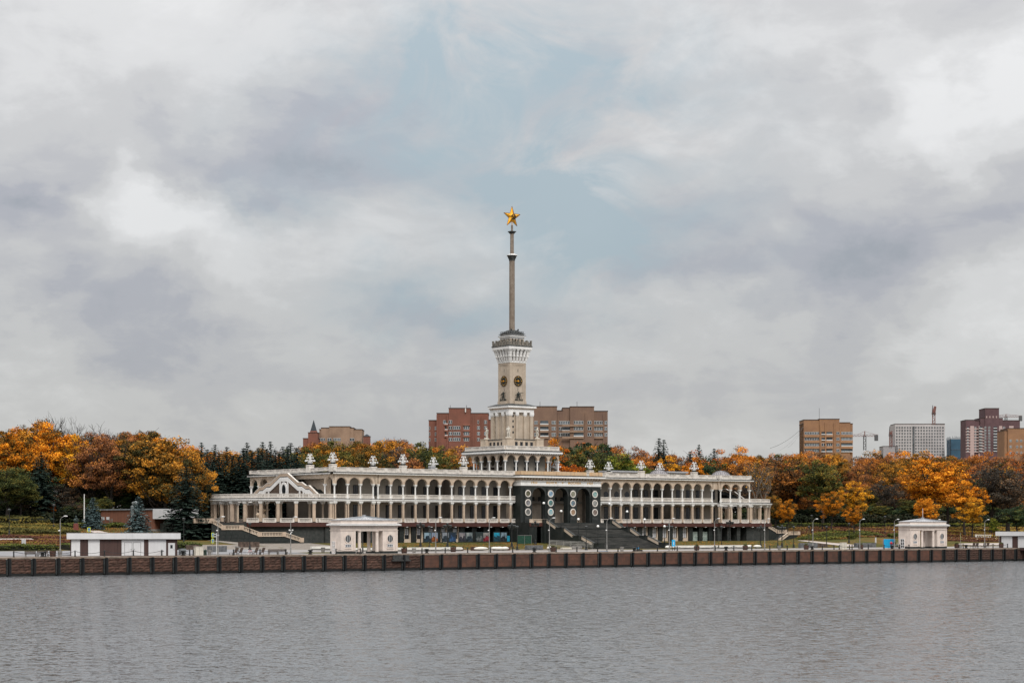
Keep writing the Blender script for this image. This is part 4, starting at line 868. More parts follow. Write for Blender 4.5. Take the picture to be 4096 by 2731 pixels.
# ---------------------------------------------------------------- rooftop lamp trees
def lamp_tree():
    t=thing('rooftop_lamp','x','lamp')
    mb=MB(); mb.lathe([(.62,0),(.62,.12),(.5,.16),(.5,.28),(.55,.32),(.55,.38)],14); link('base_ring',mb.mesh('base_ring',BRONZE),t)
    mb=MB()
    for i in range(14): a=2*pi*i/14; mb.tube([(.5*cos(a),.5*sin(a),.36),(.56*cos(a),.56*sin(a),.75)],.035,3)
    mb.lathe([(.3,.36),(.2,.9),(.13,1.1),(.10,2.2),(.16,2.4)],8); link('stem',mb.mesh('stem',LAMPW),t)
    arms=[]; gl=MB(); gl.sphere((0,0,0),.155,9,7); gme=gl.mesh('globe',OPAL,True)
    for n_,rr,z0,z1,zt,ph in ((6,1.08,.5,1.12,.9,.25),(4,.74,.95,1.86,1.58,.6),(3,.46,1.4,2.55,2.26,.9)):
        for i in range(n_):
            a=2*pi*i/n_+ph; c,s=cos(a),sin(a); mb=MB()
            mb.tube([(.16*c,.16*s,z0),(rr*.35*c,rr*.35*s,z1-.25),(rr*.62*c,rr*.62*s,z1),(rr*.88*c,rr*.88*s,z1+.08),(rr*1.04*c,rr*1.04*s,z1),(rr*1.06*c,rr*1.06*s,z1-.1)],[.07,.06,.05,.042,.038,.034],5)
            am=link('arm',mb.mesh('arm',LAMPW),t); link('globe',gme,am,(rr*c,rr*s,zt))
    return t
LT=None
rows=[(-64.3,-17.9,22.45,'front'),(-45.2,-17.9,22.45,'front'),(-27.9,-17.9,22.45,'front'),(10.6,-18.2,22.3,'front'),(27.5,-18.0,22.45,'front'),(45.6,-18.0,22.45,'front'),(-64.6,-8.5,22.45,'rear'),(-45.6,-5.8,22.45,'rear'),(-28.9,-6.8,22.45,'rear'),(9.6,-5.9,22.45,'rear'),(26.6,-6.2,22.45,'rear'),(43.1,-7.4,22.45,'rear')]
LL=['white rooftop lamp tree at the front corner above the left end','white rooftop lamp tree on the front parapet, second from the left','white rooftop lamp tree on the front parapet just left of the tower arcade','white rooftop lamp tree on the front parapet at the right end of the portico','white rooftop lamp tree on the front parapet left of the middle dome','white rooftop lamp tree on the front parapet furthest right',
 'leftmost rooftop lamp tree, set back above the left stair gable','rooftop lamp tree set back between the first two front ones','rooftop lamp tree set back right of the second front one','rooftop lamp tree before the right corner arch of the tower','rooftop lamp tree set back just right of the portico end','rooftop lamp tree standing behind the middle glass dome']
for (u,v,z,_),lab in zip(rows,LL):
    mb=MB(); mb.box(u-.72,u+.72,v-.6,v+.6,20.6,z-.22); mb.box(u-.8,u+.8,v-.68,v+.68,z-.22,z-.1); mb.box(u-.7,u+.7,v-.58,v+.58,z-.1,z); wpart('lamp_pedestal',mb,WHITEB,RT)
    if LT is None: LT=lamp_tree(); o=LT
    else: o=copy_tree(LT,rz=random.random()*.3)
    o.location=(u,v,z); o['label']=lab; o['group']='white lamp trees on the terminal roof'
# globe lamps on the stair piers
def globe_lamp():
    t=thing('globe_lamp','x','lamp'); mb=MB(); mb.lathe([(.22,0),(.22,.2),(.13,.3),(.09,1.0),(.065,1.1),(.055,3.45),(.12,3.5),(.14,3.56)],8); link('post',mb.mesh('post',BLACKM),t)
    mb=MB(); mb.sphere((0,0,3.84),.31,12,9); link('globe',mb.mesh('globe',OPAL,True),t); return t
G0=globe_lamp(); first=True
for s,sn in ((-1,'left'),(1,'right')):
    for i,(v,z) in enumerate(zip(SPV,SPZ)):
        o=G0 if first else copy_tree(G0); first=False
        o.location=(s*10.22,v,z); o['label']=f'white globe lamp on the {["topmost","second highest","third highest","lowest"][i]} pier of the {sn} stair parapet'; o['group']='globe lamps on the grand stair piers'
# ---------------------------------------------------------------- quay pavilions
def kiosk(u0,flag,label):
    W,D=12.75,3.6; t=thing('quay_pavilion',label,'pavilion',(u0+W/2,-87.0,3.16),0,'classical stone pavilions on the quay')
    z=lambda q:q-3.16; w=W/2; s1=w-5.0+.02   # side blocks are 3.3 and 4.4 wide
    xl=-w+3.3; xr=w-3.4
    def p(name,x0,x1,y0,y1,a,b,m): mb=MB(); mb.box(x0,x1,y0,y1,z(a),z(b)); return part(name,mb,m,t)
    KW=mat('pinkish_cream_stucco',(.74,.64,.57),.8,.09,.9,streak=.3)
    for x0,x1 in ((-w,xl),(xr,w)):
        p('wall',x0,x1,0,D,3.6,8.0,KW); p('plinth',x0-.05,x1+.05,-.05,D+.05,3.16,3.6,GRAN)
        c=(x0+x1)/2
        for xx in (x0,x1-.42): p('corner_pilaster',xx,xx+.42,-.09,0,3.62,7.4,KW)
        mb=MB(); n=20; r=.62
        for i in range(n):
            a,b=2*pi*i/n,2*pi*(i+1)/n; q=lambda R,tt,y:(c+R*cos(tt),y,z(5.95)+R*1.12*sin(tt)); mb.add([q(.62,a,-.1),q(.62,b,-.1),q(.8,b,-.1),q(.8,a,-.1),q(.8,a,0),q(.8,b,0)],[(0,1,2,3),(3,2,5,4)])
        part('round_frame',mb,KW,t)
        mb=MB(); mb.add([(c+.62*cos(2*pi*i/n),-.02,z(5.95)+.62*1.12*sin(2*pi*i/n)) for i in range(n)],[tuple(range(n))]); rw_=part('round_window',mb,GLASS,t)
        mb=MB(); mb.box(c-.24,c-.17,-.06,-.03,z(5.35),z(6.55)); mb.box(c+.17,c+.24,-.06,-.03,z(5.35),z(6.55)); part('glazing_bar',mb,WIRE,t)
        o=part('small_window',window_mesh(1.25,.52,WIRE,mat('grey_window_glass',(.12,.13,.15),.2,.1,1),3,1,.07,name='small_window'),None,t); o.location=(c,-.05,z(4.4))
        p('window_surround',c-.8,c+.8,-.06,0,4.94,5.02,KW); p('sill',c-.75,c+.75,-.12,0,4.05,4.14,KW)
    # left end face door
    o=part('door',window_mesh(1.15,2.25,WIRE,mat('grey_window_glass',(.12,.13,.15)),2,3,.13,name='door'),None,t); o.location=(-w-.06,2.3,z(3.2)); o.rotation_euler=(0,0,-pi/2)
    mb=MB(); mb.box(-w-.08,-w,1.6,3.0,z(3.16),z(5.6)); part('door_surround',mb,KW,t)
    for x in (xl+1.05,xr-1.08):
        for y in (.28,D-.5):
            mb=MB(); mb.lathe([(.34,z(3.5)),(.30,z(7.1)),(.38,z(7.2)),(.42,z(7.35))],12,x,y); mb.box(x-.42,x+.42,y-.4,y+.4,z(3.16),z(3.5),1); part('column',mb,[KW,GRAN],t)
    p('lintel',xl,xr,.02,.6,7.38,8.0,KW); p('lintel',xl,xr,D-.8,D-.1,7.38,8.0,KW)
    p('string_course',-w-.12,w+.12,-.12,D+.12,7.36,7.44,WHITE) if False else None
    for x0,x1 in ((-w-.1,xl+.9),(xr-.9,w+.1)): p('string_course',x0,x1,-.11,D+.1,7.5,7.6,KW)
    p('entablature',-w,w,-.02,D,8.003,8.42,KW)
    mb=MB()
    for i in range(36): x=-w+.1+i*(W-.2)/35; mb.box(x-.09,x+.09,-.22,-.02,z(8.1),z(8.3))
    for i in range(10): y=.1+i*(D-.2)/9; mb.box(-w-.2,-w,y-.09,y+.09,z(8.1),z(8.3))
    part('dentils',mb,KW,t,kind='stuff')
    p('cornice',-w-.55,w+.55,-.55,D+.55,8.42,8.66,WHITE)
    mb=MB(); mb.frus(0,D/2,z(8.663),z(8.86),w+.62,w+.1,0,D/2+.62,D/2+.1); part('cornice_roof',mb,CONC if False else mat('pale_cornice_flashing',(.58,.56,.54),.6,.1,1),t)
    p('attic',-w+.05,w-.05,.05,D-.05,8.8,9.44,KW)
    mb=MB(); mb.frus(0,D/2,z(9.42),z(9.5),w+.1,w+.1,0,D/2+.1); mb.frus(0,D/2,z(9.5),z(10.2),w+.05,.35,0,D/2+.05,.3); part('hip_roof',mb,SHEET,t)
    mb=MB()
    for i in range(15):
        x=-w+i*W/14; k=.35/(w+.05); mb.tube([(x,-.04,z(9.52)),(x*k,D/2-.3,z(10.22))],.035,3)
    part('roof_seam',mb,mat('dark_seam',(.2,.22,.24),.5,.1,1),t)
    mb=MB(); mb.box(-.25,.25,D/2-.25,D/2+.25,z(10.2),z(10.45)); part('roof_cap',mb,SHEET,t)
    if flag: mb=MB(); mb.tube([(0,D/2,z(10.4)),(0,D/2,z(12.6))],.05,5); part('mast',mb,LAMPW,t)
    return t
kiosk(-105.6,False,'cream stone pavilion with shallow metal roof in front of the left wing')
kiosk(50.9,True,'cream stone pavilion with a roof mast beyond the right end of the terminal')
def flat_kiosk(x0,x1,z0,z1,r0,r1,panels,label,depth=6):
    """x in view bearings: wall from x0 to x1, roof from r0 to r1, front standing at distances z0..z1"""
    (u0,v0),(u1,v1)=at(x0,z0),at(x1,z1); L=sqrt((u1-u0)**2+(v1-v0)**2); t=thing('flat_roof_building',label,'building',(u0,v0,3.18),atan2(v1-v0,u1-u0))
    X=lambda x:L*(x-x0)/(x1-x0)
    mb=MB(); mb.box(X(r0),X(r1),-.5,depth+.6,2.87,3.9); part('roof',mb,WPAN,t); mb=MB(); mb.box(X(r0)-.02,X(r1)+.02,-.52,depth+.62,3.9,3.96); part('roof_flashing',mb,CONC,t)
    mb=MB(); mb.box(.02,L-.02,.1,depth,-.6,2.87); part('wall',mb,BPAN,t)
    for a,b,k in panels:
        a,b=X(a),X(b)
        mb=MB(); mb.box(a+.01,b-.01,0 if k in 'wd' else .04,.1,.02,2.75 if k in 'wd' else 2.86); part('wall_panel',mb,WPAN if k in 'wd' else BPAN,t)
        if k=='d':
            for x,sg in ((a+1.15,1),(b-1.2,-1)):
                mb=MB(); mb.box(x-.66,x+.66,-.012,-.002,.0,2.3); part('door_joint',mb,FRAME,t); mb=MB(); mb.box(x-.61,x+.61,-.03,-.013,.05,2.25); d=part('door',mb,WPAN,t); mb=MB(); mb.box(x+sg*.47-.03,x+sg*.47+.03,-.1,-.03,1.0,1.2); part('handle',mb,BLACKM,d)
        if k=='s':
            x=(a+b)/2
            mb=MB(); mb.box(x-.58,x+.58,-.05,.04,.03,2.2); d=part('door',mb,WPAN,t); mb=MB(); mb.box(x-.22,x+.18,-.07,-.05,1.25,1.85); part('pane',mb,GLASS,d); mb=MB(); mb.box(x+.38,x+.45,-.12,-.05,1.0,1.08); part('handle',mb,BLACKM,d)
    return t
flat_kiosk(281,710,344,348,267,722,[(285,320,'w'),(320,352,'b'),(352,398,'w'),(398,485,'b'),(485,575,'d'),(575,593,'b'),(593,664,'w'),(664,708,'s')],'long low white building with brown panels at the left of the quay')
flat_kiosk(3996,4300,488,476,3985,4310,[(3997,4006,'b'),(4006,4050,'w'),(4050,4073,'b'),(4073,4130,'w'),(4130,4290,'b')],'low white flat roofed building cut by the right edge of the photo')
# brick service building behind the blue spruces
def brick_service():
    (u0,v0),(u1,v1)=at(403,452),at(625,438); rz=atan2(v1-v0,u1-u0); L=sqrt((u1-u0)**2+(v1-v0)**2); zb=7.2
    t=thing('brick_building','long low red brick service building behind the blue spruces','building',(u0,v0,zb),rz)
    mb=MB(); mb.box(0,L-.6,0,9,.5,4.75); part('brick_wall',mb,BRICKR,t); mb=MB(); mb.box(-.02,L-.58,-.03,9,-.8,.5); part('plinth',mb,CONC,t)
    mb=MB(); mb.box(-.3,L-.6,-.3,9.3,4.75,5.0); part('roof_edge',mb,mat('grey_roof_edge',(.25,.27,.29),.6,.2,1),t)
    mb=MB(); mb.box(L-.6,L+4.6,-.5,8,2.75,4.9); part('canopy',mb,WPAN,t); mb=MB(); mb.box(L-.6,L+4.4,2.6,8,-.8,2.75); part('porch_back_wall',mb,GRAN,t)
    mb=MB(); mb.box(L,L+1.7,1.9,2.5,.1,2.3); part('door',mb,mat('grey_white_door',(.5,.53,.56),.6,.1,1),t)
    for x in (.9,2.8): mb=MB(); mb.box(x-.5,x+.5,-.12,0,2.6,3.25); part('wall_box',mb,WPAN,t)
    for x in (3.4,4.3): 
        mb=MB(); 
        for i in range(9): mb.box(x-.22,x+.22,-.06,0,.3+i*.3,.45+i*.3)
        part('vent_grille',mb,CONC,t)
    mb=MB(); mb.tube([(12.5,-.4,1.8),(12.5,-.4,5.6),(12.8,-.4,6.2),(13.6,-.4,6.35),(14.3,-.4,6.1)],.42,8); part('ventilation_duct',mb,mat('galvanised_duct',(.35,.38,.38),.4,.3,3,metal=.4),t)
    for i,x in enumerate((9.2,10.4,11.5,12.6)):
        o=thing('air_conditioner',f'white outdoor air conditioner, {ordn(i)} from the left against the brick wall','air conditioner',tuple(t.matrix_world@Vector((0,0,0))),0,'air conditioners along the brick wall')
        M=Matrix.Translation((u0,v0,zb))@Matrix.Rotation(rz,4,'Z'); o.matrix_world=M@Matrix.Translation((x,-1.2,-.3))
        mb=MB(); mb.box(-.5,.5,-.25,.25,.35,1.45); part('casing',mb,CREAM,o); mb=MB(); mb.lathe([(.34,0),(.34,.03)],12); f=part('fan',mb,FRAME,o); f.rotation_euler=(pi/2,0,0); f.location=(0,-.25,.9)
        mb=MB(); 
        for xx in (-.4,.4): mb.box(xx-.05,xx+.05,-.2,.2,0,.35)
        part('feet',mb,CREAM,o)
    return t
brick_service()
# ---------------------------------------------------------------- quay furniture
ZQ=3.16
def row(name,make,us,v,lab,cat,group,z=ZQ,rz=0):
    o0=None; n=len(us); out=[]
    for i,u in enumerate(us):
        if o0 is None: o0=make(); o=o0
        else: o=copy_tree(o0)
        o.location=(u,v,z); o.rotation_euler=(0,0,rz); o['label']=lab(i,n,u); o['category']=cat; o['group']=group; out.append(o)
    return out
def where(u):
    for a,b,s in ((-400,-160.4,'left of the long white building'),(-160.4,-138.8,'before the long white building'),(-138.8,-118,'between white building and left stair'),(-118,-105.6,'just left of the left pavilion'),(-105.6,-92.9,'before the left pavilion'),(-92.9,-70,'right of the left pavilion'),(-70,-46,'before the poster stands'),(-46,-20,'before the grand stair'),(-20,15,'before the right wing'),(15,50.8,'left of the right pavilion'),(50.8,63.6,'before the right pavilion'),(63.6,400,'right of the right pavilion')):
        if a<=u<b: return s
    return ''
def chain_post():
    t=thing('chain_post','x','bollard'); mb=MB(); mb.lathe([(.17,0),(.17,.08),(.12,.14),(.11,.78),(.15,.82),(.13,.9),(.03,1.08)],8); link('post',mb.mesh('post',BLACKM),t); return t
bu=[-171.2,-165.6,-160.3,-154.9,-149.5,-144.1,-138.7,-138.0,-130.0,-124.6,-119.3,-108.6,-103.3,-89.4,-84.0,-78.7,-73.2,-67.8,-62.5,-56.9,-51.6,-46.2,-40.8,-35.5,-30.1,-24.6,-19.2,-13.8,-8.4,-3.1,2.3,7.6,18.5,22.2,23.9,27.2,28.0,33.3,38.5,43.7,46.9,65.8,71.1,76.6,82.0,88.1,93.5]
cntr={}
def lab_post(i,n,u):
    w_=where(u); cntr[w_]=cntr.get(w_,0)+1; return f'black chain post {w_}, {ordn(cntr[w_]-1)} of those there'
row('chain_post',chain_post,bu,-90.2,lab_post,'bollard','black chain posts along the quay edge')
ch=0
for a,b in zip(bu,bu[1:]):
    if 2<b-a<6 and not (-103.4<a<-90):
        mb=MB(); mb.tube([(a+(b-a)*k/10,-90.2,ZQ+.92-.42*(1-(2*k/10-1)**2)) for k in range(11)],.035,4); w_=where(a+.1); cntr['c'+w_]=cntr.get('c'+w_,0)+1
        tag(link('chain',mb.mesh('chain',BLACKM)),f'sagging black chain {w_}, {ordn(cntr["c"+w_]-1)} of those there','chain','chains between the quay posts')
def mooring():
    t=thing('mooring_bollard','x','bollard'); mb=MB(); mb.lathe([(.42,0),(.42,.07),(.27,.12),(.25,.55),(.42,.62),(.46,.74),(.36,.84),(.1,.88)],12); link('drum',mb.mesh('drum',BLACKM),t); mb=MB(); mb.tube([(-.55,0,.4),(.55,0,.4)],.06,6); link('crossbar',mb.mesh('crossbar',BLACKM),t); return t
row('mooring_bollard',mooring,[-166,-139.8,-113.9,-88.1,-62.2,-36.2,-10.4,15.6,41.5,67.2],-89.9,lambda i,n,u:f'squat black mooring bollard {where(u)}'+(', nearer it' if u==41.5 else ''),'bollard','mooring bollards on the quay edge')
def quay_lamp():
    t=thing('quay_lamp','x','street lamp'); mb=MB(); mb.lathe([(.26,0),(.26,.1),(.15,.14),(.14,1.2),(.085,1.3),(.07,5.9)],8); mb.tube([(0,0,5.85),(.03,-.02,6.3),(.25,-.15,6.62),(.6,-.35,6.78)],.055,6); link('pole',mb.mesh('pole',GALV),t)
    mb=MB(); mb.sphere((.78,-.47,6.82),.2,8,5,0,(2.0,1.3,.55)); link('lamp_head',mb.mesh('lamp_head',LAMPW),t)
    mb=MB(); mb.sphere((-.22,-.1,4.35),.13,7,5,0,(1.5,1,1)); link('camera',mb.mesh('camera',LAMPW),t); return t
lu=[-161.8,-131.7,-116.7,-101.0,-84.4,-71.6,-56.6,-41.6,-24.5,-11.6,3.3,18.2,33.3,44.8,60.0,76.7]
def lamp_v(u): return -82.5 if u in(-101.0,60.0) else -87.6
ql=row('quay_lamp',quay_lamp,lu,-87.6,lambda i,n,u:f'pale grey street lamp with curved arm {where(u) if u!=-101.0 and u!=60.0 else "rising behind the "+("left" if u<0 else "right")+" pavilion"}'+{-84.4:', nearer it',-71.6:', farther right',-56.6:', at left',-24.5:', by its right flank',3.3:', in its middle',33.3:', second of three',18.2:', first of three',44.8:', third of three'}.get(u,''),'street lamp','pale street lamps along the quay')
for o,u in zip(ql,lu):
    if lamp_v(u)!=-87.6: o.location.y=-82.5; o.location.x+=3.2 if u<0 else 5.0
# cluster of spotlights on the third lamp
sp_=MB()
for dx,dz in ((-.42,.1),(.42,.1),(.15,-.35),(-.1,-.7)): sp_.tube([(dx*.4,-.1,4.3+dz*.6),(dx,-.2,4.35+dz)],[.07,.14],7)
link('spotlight_cluster',sp_.mesh('spotlight_cluster',LAMPW),ql[2])
# old black lamp posts
def cluster_lamp():
    t=thing('lantern_post','x','lamp post'); mb=MB(); mb.lathe([(.4,0),(.4,.15),(.28,.3),(.2,.95),(.12,1.1),(.1,4.6),(.16,4.75)],8)
    for i in range(4):
        a=pi/2*i+.4; mb.tube([(0,0,4.2),(.5*cos(a),.5*sin(a),4.1),(.85*cos(a),.85*sin(a),4.35)],.05,4)
    link('post',mb.mesh('post',BLACKM),t)
    lm=MB(); lm.frus(0,0,0,.5,.13,.2); lm.frus(0,0,.5,.68,.24,.05); lm.frus(0,0,-.08,0,.08,.13); me=lm.mesh('lantern',mat('dark_lantern_glass',(.05,.055,.055),.3,.2,3))
    for i in range(4): a=pi/2*i+.4; link('lantern',me,t,(.85*cos(a),.85*sin(a),4.4))
    link('lantern',me,t,(0,0,4.85)); return t
def single_lamp(h=5.2):
    t=thing('lantern_post','x','lamp post'); mb=MB(); mb.lathe([(.34,0),(.34,.15),(.24,.3),(.17,.85),(.085,1.0),(.07,h-.5),(.14,h-.4)],8); link('post',mb.mesh('post',BLACKM),t)
    lm=MB(); lm.frus(0,0,h-.4,h-.05,.14,.24); lm.frus(0,0,h-.05,h+.18,.28,.05); link('lantern',lm.mesh('lantern',mat('dark_lantern_glass',(.05,.055,.055))),t); return t
cl=[(1682,2188,'left of the first poster stand'),(1790,2190,'in front of the second poster stand'),(2047,2189,'at the left corner of the portico podium'),(2141,2178,'before the dark portico podium'),(2600,2160,'before the first lit windows of the right wing'),(2676,2186,'before the right wing beside the map board'),(3043,2190,'below the right end terrace'),(3128,2187,'beside the small return stair at the right end')]
def groundz(x,y):     # place on the terrain seen at an image row
    lo,hi=300.,700.
    z=None
    for k in range(300,800,2):
        u,v=at(x,k)
        if v>-90 and EYE-(y-2110)*k/8000>=terr(u,v)-1e-3 and y>2112:
            pass
        h=EYE-(y-2110)*k/8000
        if v>-89 and h<=terr(u,v): z=k; break
    if z is None: z=460
    u,v=at(x,z); return u,v,terr(u,v)
c0=None
for x,y,s in cl:
    u,v,z=groundz(x,y); v=min(v,-21) if abs(u)<88 else v
    if c0 is None: c0=cluster_lamp(); o=c0
    else: o=copy_tree(c0)
    o.location=(u,v,terr(u,v)); o['label']=f'black post with a cluster of lanterns {s}'; o['group']='black cluster lantern posts before the terminal'
sl=[(37,2140,'in the flower beds at the far left'),(215,2117,'in the left flower beds near the small red tree'),(170,2090,'standing in the trees behind the left beds'),(735,2176,'behind the right end of the long white building'),(999,2200,'in front of the long side stair'),(1717,2200,'before the first poster stand'),(2069,2200,'beside the podium at the left of the portico'),(2345,2200,'left of the lowest left stair pier'),(505,2070,'standing in the trees above the brick building'),(2886,2195,'before the marble panels of the right wing'),(3111,2190,'right of the right end terrace, nearest it'),(3175,2190,'on the right lawn, nearest the terminal'),(3236,2188,'on the right lawn left of the grey slabs'),(3306,2187,'on the right lawn right of the grey slabs'),(3396,2173,'before the red flower beds'),(3247,2140,'small and far among the right hedges'),(3540,2140,'behind the blue panel'),(3290,2120,'before the right tree belt')]
s0=None
for x,y,s in sl:
    if y<2100: u,v=at(x,478 if x<300 else 500); z=terr(u,v)
    else: u,v,z=groundz(x,y)
    if s0 is None: s0=single_lamp(); o=s0
    else: o=copy_tree(s0)
    o.location=(u,v,z); o['label']=f'slim black lantern post {s}'; o['group']='slim black lantern posts in the park'
def simple(name,label,cat,x,y,build,rz=0,group=None,v=None):
    if v is None: u,v_,z=groundz(x,y)
    else: u,v_=onv(x,v),v; z=terr(u,v)+(.05 if v<-60 else 0)
    t=thing(name,label,cat,(u,v_,z),rz,group); build(t); return t
def frame_mb(w,h):
    mb=MB(); mb.tube([(-w/2,0,0),(-w/2,0,h),(w/2,0,h),(w/2,0,0)],.05,5); return mb
def B(*a,m=None): mb=MB(); mb.box(*a); return mb
def bench(t,back=True):
    mb=MB()
    for y in (-.25,-.08,.1): mb.box(-1,1,y-.07,y+.07,.42,.47)
    part('seat',mb,WOOD,t)
    if back:
        mb=MB()
        for z in (.55,.7,.85): mb.box(-1,1,.2,.25,z,z+.12)
        part('backrest',mb,WOOD,t)
    for x in (-.9,.9): part('leg',B(x-.04,x+.04,-.3,.25,0,.42),GALV,t)
for i,(x,l) in enumerate(((123,'brown slatted bench nearest the left edge, beyond the chain'),(172,'brown slatted bench beside the mooring bollard at far left'),(1093,'brown slatted bench left of the pavilion, nearer the loungers'),(1130,'brown slatted bench left of the pavilion, nearer it'))): simple('bench',l,'bench',x,0,bench,0 if x>500 else .0,'slatted benches on the quay',v=-88.4)
def lounger(t):
    mb=MB()
    for i in range(7): mb.box(-.35+i*.1,-.27+i*.1,-.9,.35,.38,.42)
    part('seat',mb,WOOD,t); mb=MB(); M=Matrix.Translation((0,.35,.4))@Matrix.Rotation(radians(-28),4,'X')
    for i in range(7): mb.box(-.35+i*.1,-.27+i*.1,0,.05,0,1.0,0,M)
    part('backrest',mb,WOOD,t)
    for x in (-.35,.35):
        for y in (-.8,.3): part('leg',B(x-.03,x+.03,y-.03,y+.03,0,.38),WOOD,t)
for i,x in enumerate((936,956,1017,1044,3892,3905,3935,3948)): simple('deck_chair','brown wooden deck chair, '+ordn(i%4)+' from the left '+('before the side stair' if i<4 else 'right of the right pavilion'),'deck chair',x,0,lounger,-pi/2+.3,'wooden deck chairs on the quay',v=-87.6)
def planter(t):
    mb=MB(); mb.lathe([(.5,0),(.62,.95),(.55,.95),(.52,.85)],8,0,0); part('tub',mb,WOODP,t); part('band',B(-.0,.0,0,0,0,0) if False else tube_ring(.6,.25),BLACKM,t)
    mb=MB()
    for i in range(60): a=random.random()*6.28; r=random.random()*.5; mb.sphere((r*cos(a),r*sin(a),.95+random.random()*.35),.09,4,3)
    part('plant',mb,LEAFG,t,kind=None)
def tube_ring(r,z):
    mb=MB(); n=12; mb.tube([(r*cos(2*pi*i/n),r*sin(2*pi*i/n),z) for i in range(n+1)],.03,4); return mb
for x,l,v in ((211,'brown tub planter beside the leftmost street lamp',-88),(1617,'brown tub planter right of the left pavilion',-87),(1813,'brown tub planter behind the oval seats',-76),(2212,'brown tub planter before the ramp railings',-86),(2787,'brown tub planter beside the blue map board',-84),(2981,'brown tub planter before the right end of the terminal',-85),(3225,'brown tub planter left of the grey slabs',-86),(3443,'brown tub planter at the foot of the street lamp by the right beds',-87),(3827,'large brown tub planter right of the right pavilion',-86),(4005,'brown tub planter before the right white building',-87.5)): simple('planter',l,'planter',x,0,planter,0,'brown tub planters on the quay',v=v)
def cplanter(t): mb=MB(); mb.lathe([(.3,0),(.45,.95),(.38,.95),(.36,.8)],8,0,0); part('pot',mb,CONC,t); mb=MB(); mb.lathe([(.34,.75),(.3,.85)],8); part('soil',mb,mat('dark_soil',(.05,.04,.03),.9,.2,3),t)
for x,l,v in ((240,'grey concrete litter bin beside the leftmost street lamp',-88),(838,'grey concrete litter bin left of the direction sign',-86),(949,'grey concrete litter bin on the grass before the side stair',-70),(1292,'grey concrete litter bin left of the left pavilion',-76),(1656,'grey concrete litter bin by the white bench',-84),(2488,'concrete litter bin before the grand stair steps',-88),(3117,'pale concrete litter bin on the right promenade',-88),(3842,'concrete pot with pale plant right of the right pavilion',-87),(4066,'cream concrete bin before the right white building',-88)): simple('litter_bin',l,'litter bin',x,0,cplanter,0,'concrete bins on the quay',v=v)
def cream_box(t): part('body',B(-.75,.75,-.4,.4,0,1.5),CREAM,t); part('door_joint',B(-.02,.02,-.42,-.4,.1,1.4),CONC,t); part('cap',B(-.8,.8,-.45,.45,1.5,1.56),CREAM,t)
simple('utility_cabinet','cream utility cabinet on the quay left of the side stair','cabinet',794,0,cream_box,v=-88.8); simple('utility_cabinet','cream utility cabinet on the quay before the right lawn','cabinet',3373,0,cream_box,v=-88.8)
def grey_box(t): part('body',B(-.55,.55,-.4,.4,.1,1.15),mat('grey_cabinet',(.22,.24,.25),.6,.15,2),t); part('base',B(-.6,.6,-.42,.42,0,.1),CONC,t)
simple('utility_cabinet','grey utility cabinet at the right end of the long white building','cabinet',730,0,grey_box,v=-84)
def trash(t):
    for x in (-.28,.28): mb=MB(); mb.lathe([(.24,0),(.26,.9),(.2,.95),(.03,1.05)],8,x,0); part('bin',mb,mat('dark_green_bin',(.02,.045,.03),.5,.2,2),t)
simple('bin_pair','pair of dark green waste bins beside the cream cabinet','bin',816,0,trash,v=-88.5)
def info_board(t): part('panel',B(-.55,.55,-.06,.06,.25,1.6),WPAN,t); part('foot',B(-.45,.45,-.15,.15,0,.25),CONC,t)
for x,y,l in ((95,2192,'plain white information board on the left lawn edge'),(2409,2186,'white information board at the foot of the grand stair'),(3503,2176,'white information board left of the blue panel')): simple('information_board',l,'board',x,y,info_board,.5,'white information boards')
# poster stands
def poster_stand(pics):
    def f(t):
        for i,x in enumerate((-1.02,1.02)):
            c1,c2,c3=pics[i]; q=part('poster_frame',B(x-1.0,x+1.0,-.12,.12,.12,2.45),mat('dark_poster_frame',(.03,.045,.05),.4,.15,2),t)
            m=mat('poster_%s'%('_'.join(str(int(99*c)) for c in c1+c2)),c1,.4,.25,1.1,col2=c2,fine=.25,bump=0)
            part('poster',B(x-.86,x+.86,-.135,-.12,1.0,2.3),m,q); part('poster_foreground',B(x-.86,x+.86,-.137,-.122,.27,.999),mat('poster_ground_%d'%int(c3[0]*999+c3[2]*99),c3,.5,.4,2.2,fine=.4),q)
            k=MB(); rn=random.Random(int(x*7+c1[0]*99)); 
            for _ in range(5): a=x-.6+rn.random()*1.2; h_=.15+rn.random()*.6; r_=.15+rn.random()*.22; k.add([(max(x-.85,min(x+.85,a+r_*cos(pi*q/8))),-.139-.0004*_,1.0+h_*sin(pi*q/8)**.7) for q in range(9)],[tuple(range(8,-1,-1))])
            part('poster_shape',k,mat('poster_ground_%d'%int(c3[0]*999+c3[2]*99),c3),q)
        for x in (-2.0,0,2.0): part('foot',B(x-.08,x+.08,-.35,.35,0,.12),BLACKM,t)
    return f
PS=[(1723,'poster stand with a bright sky view and an orange tower at night',[((.07,.2,.32),(.28,.36,.4),(.02,.05,.08)),((.25,.28,.34),(.1,.15,.24),(.4,.12,.03))]),
 (1795,'poster stand with a pale bridge view beside a dark blue night view',[((.32,.34,.37),(.15,.17,.2),(.04,.06,.08)),((.015,.03,.05),(.01,.02,.04),(.05,.13,.3))]),
 (1862,'poster stand with two pale grey and pink harbour views',[((.28,.26,.26),(.12,.11,.13),(.05,.05,.07)),((.28,.3,.3),(.1,.13,.14),(.03,.05,.07))]),
 (1930,'dark poster stand with a portrait under a red title',[((.03,.04,.04),(.02,.03,.03),(.2,.22,.22)),((.35,.33,.32),(.06,.05,.05),(.3,.03,.05))]),
 (2000,'poster stand with a vivid blue picture beside a grey blue one',[((.02,.35,.5),(.02,.15,.25),(.02,.08,.12)),((.25,.35,.42),(.04,.06,.08),(.03,.04,.05))])]
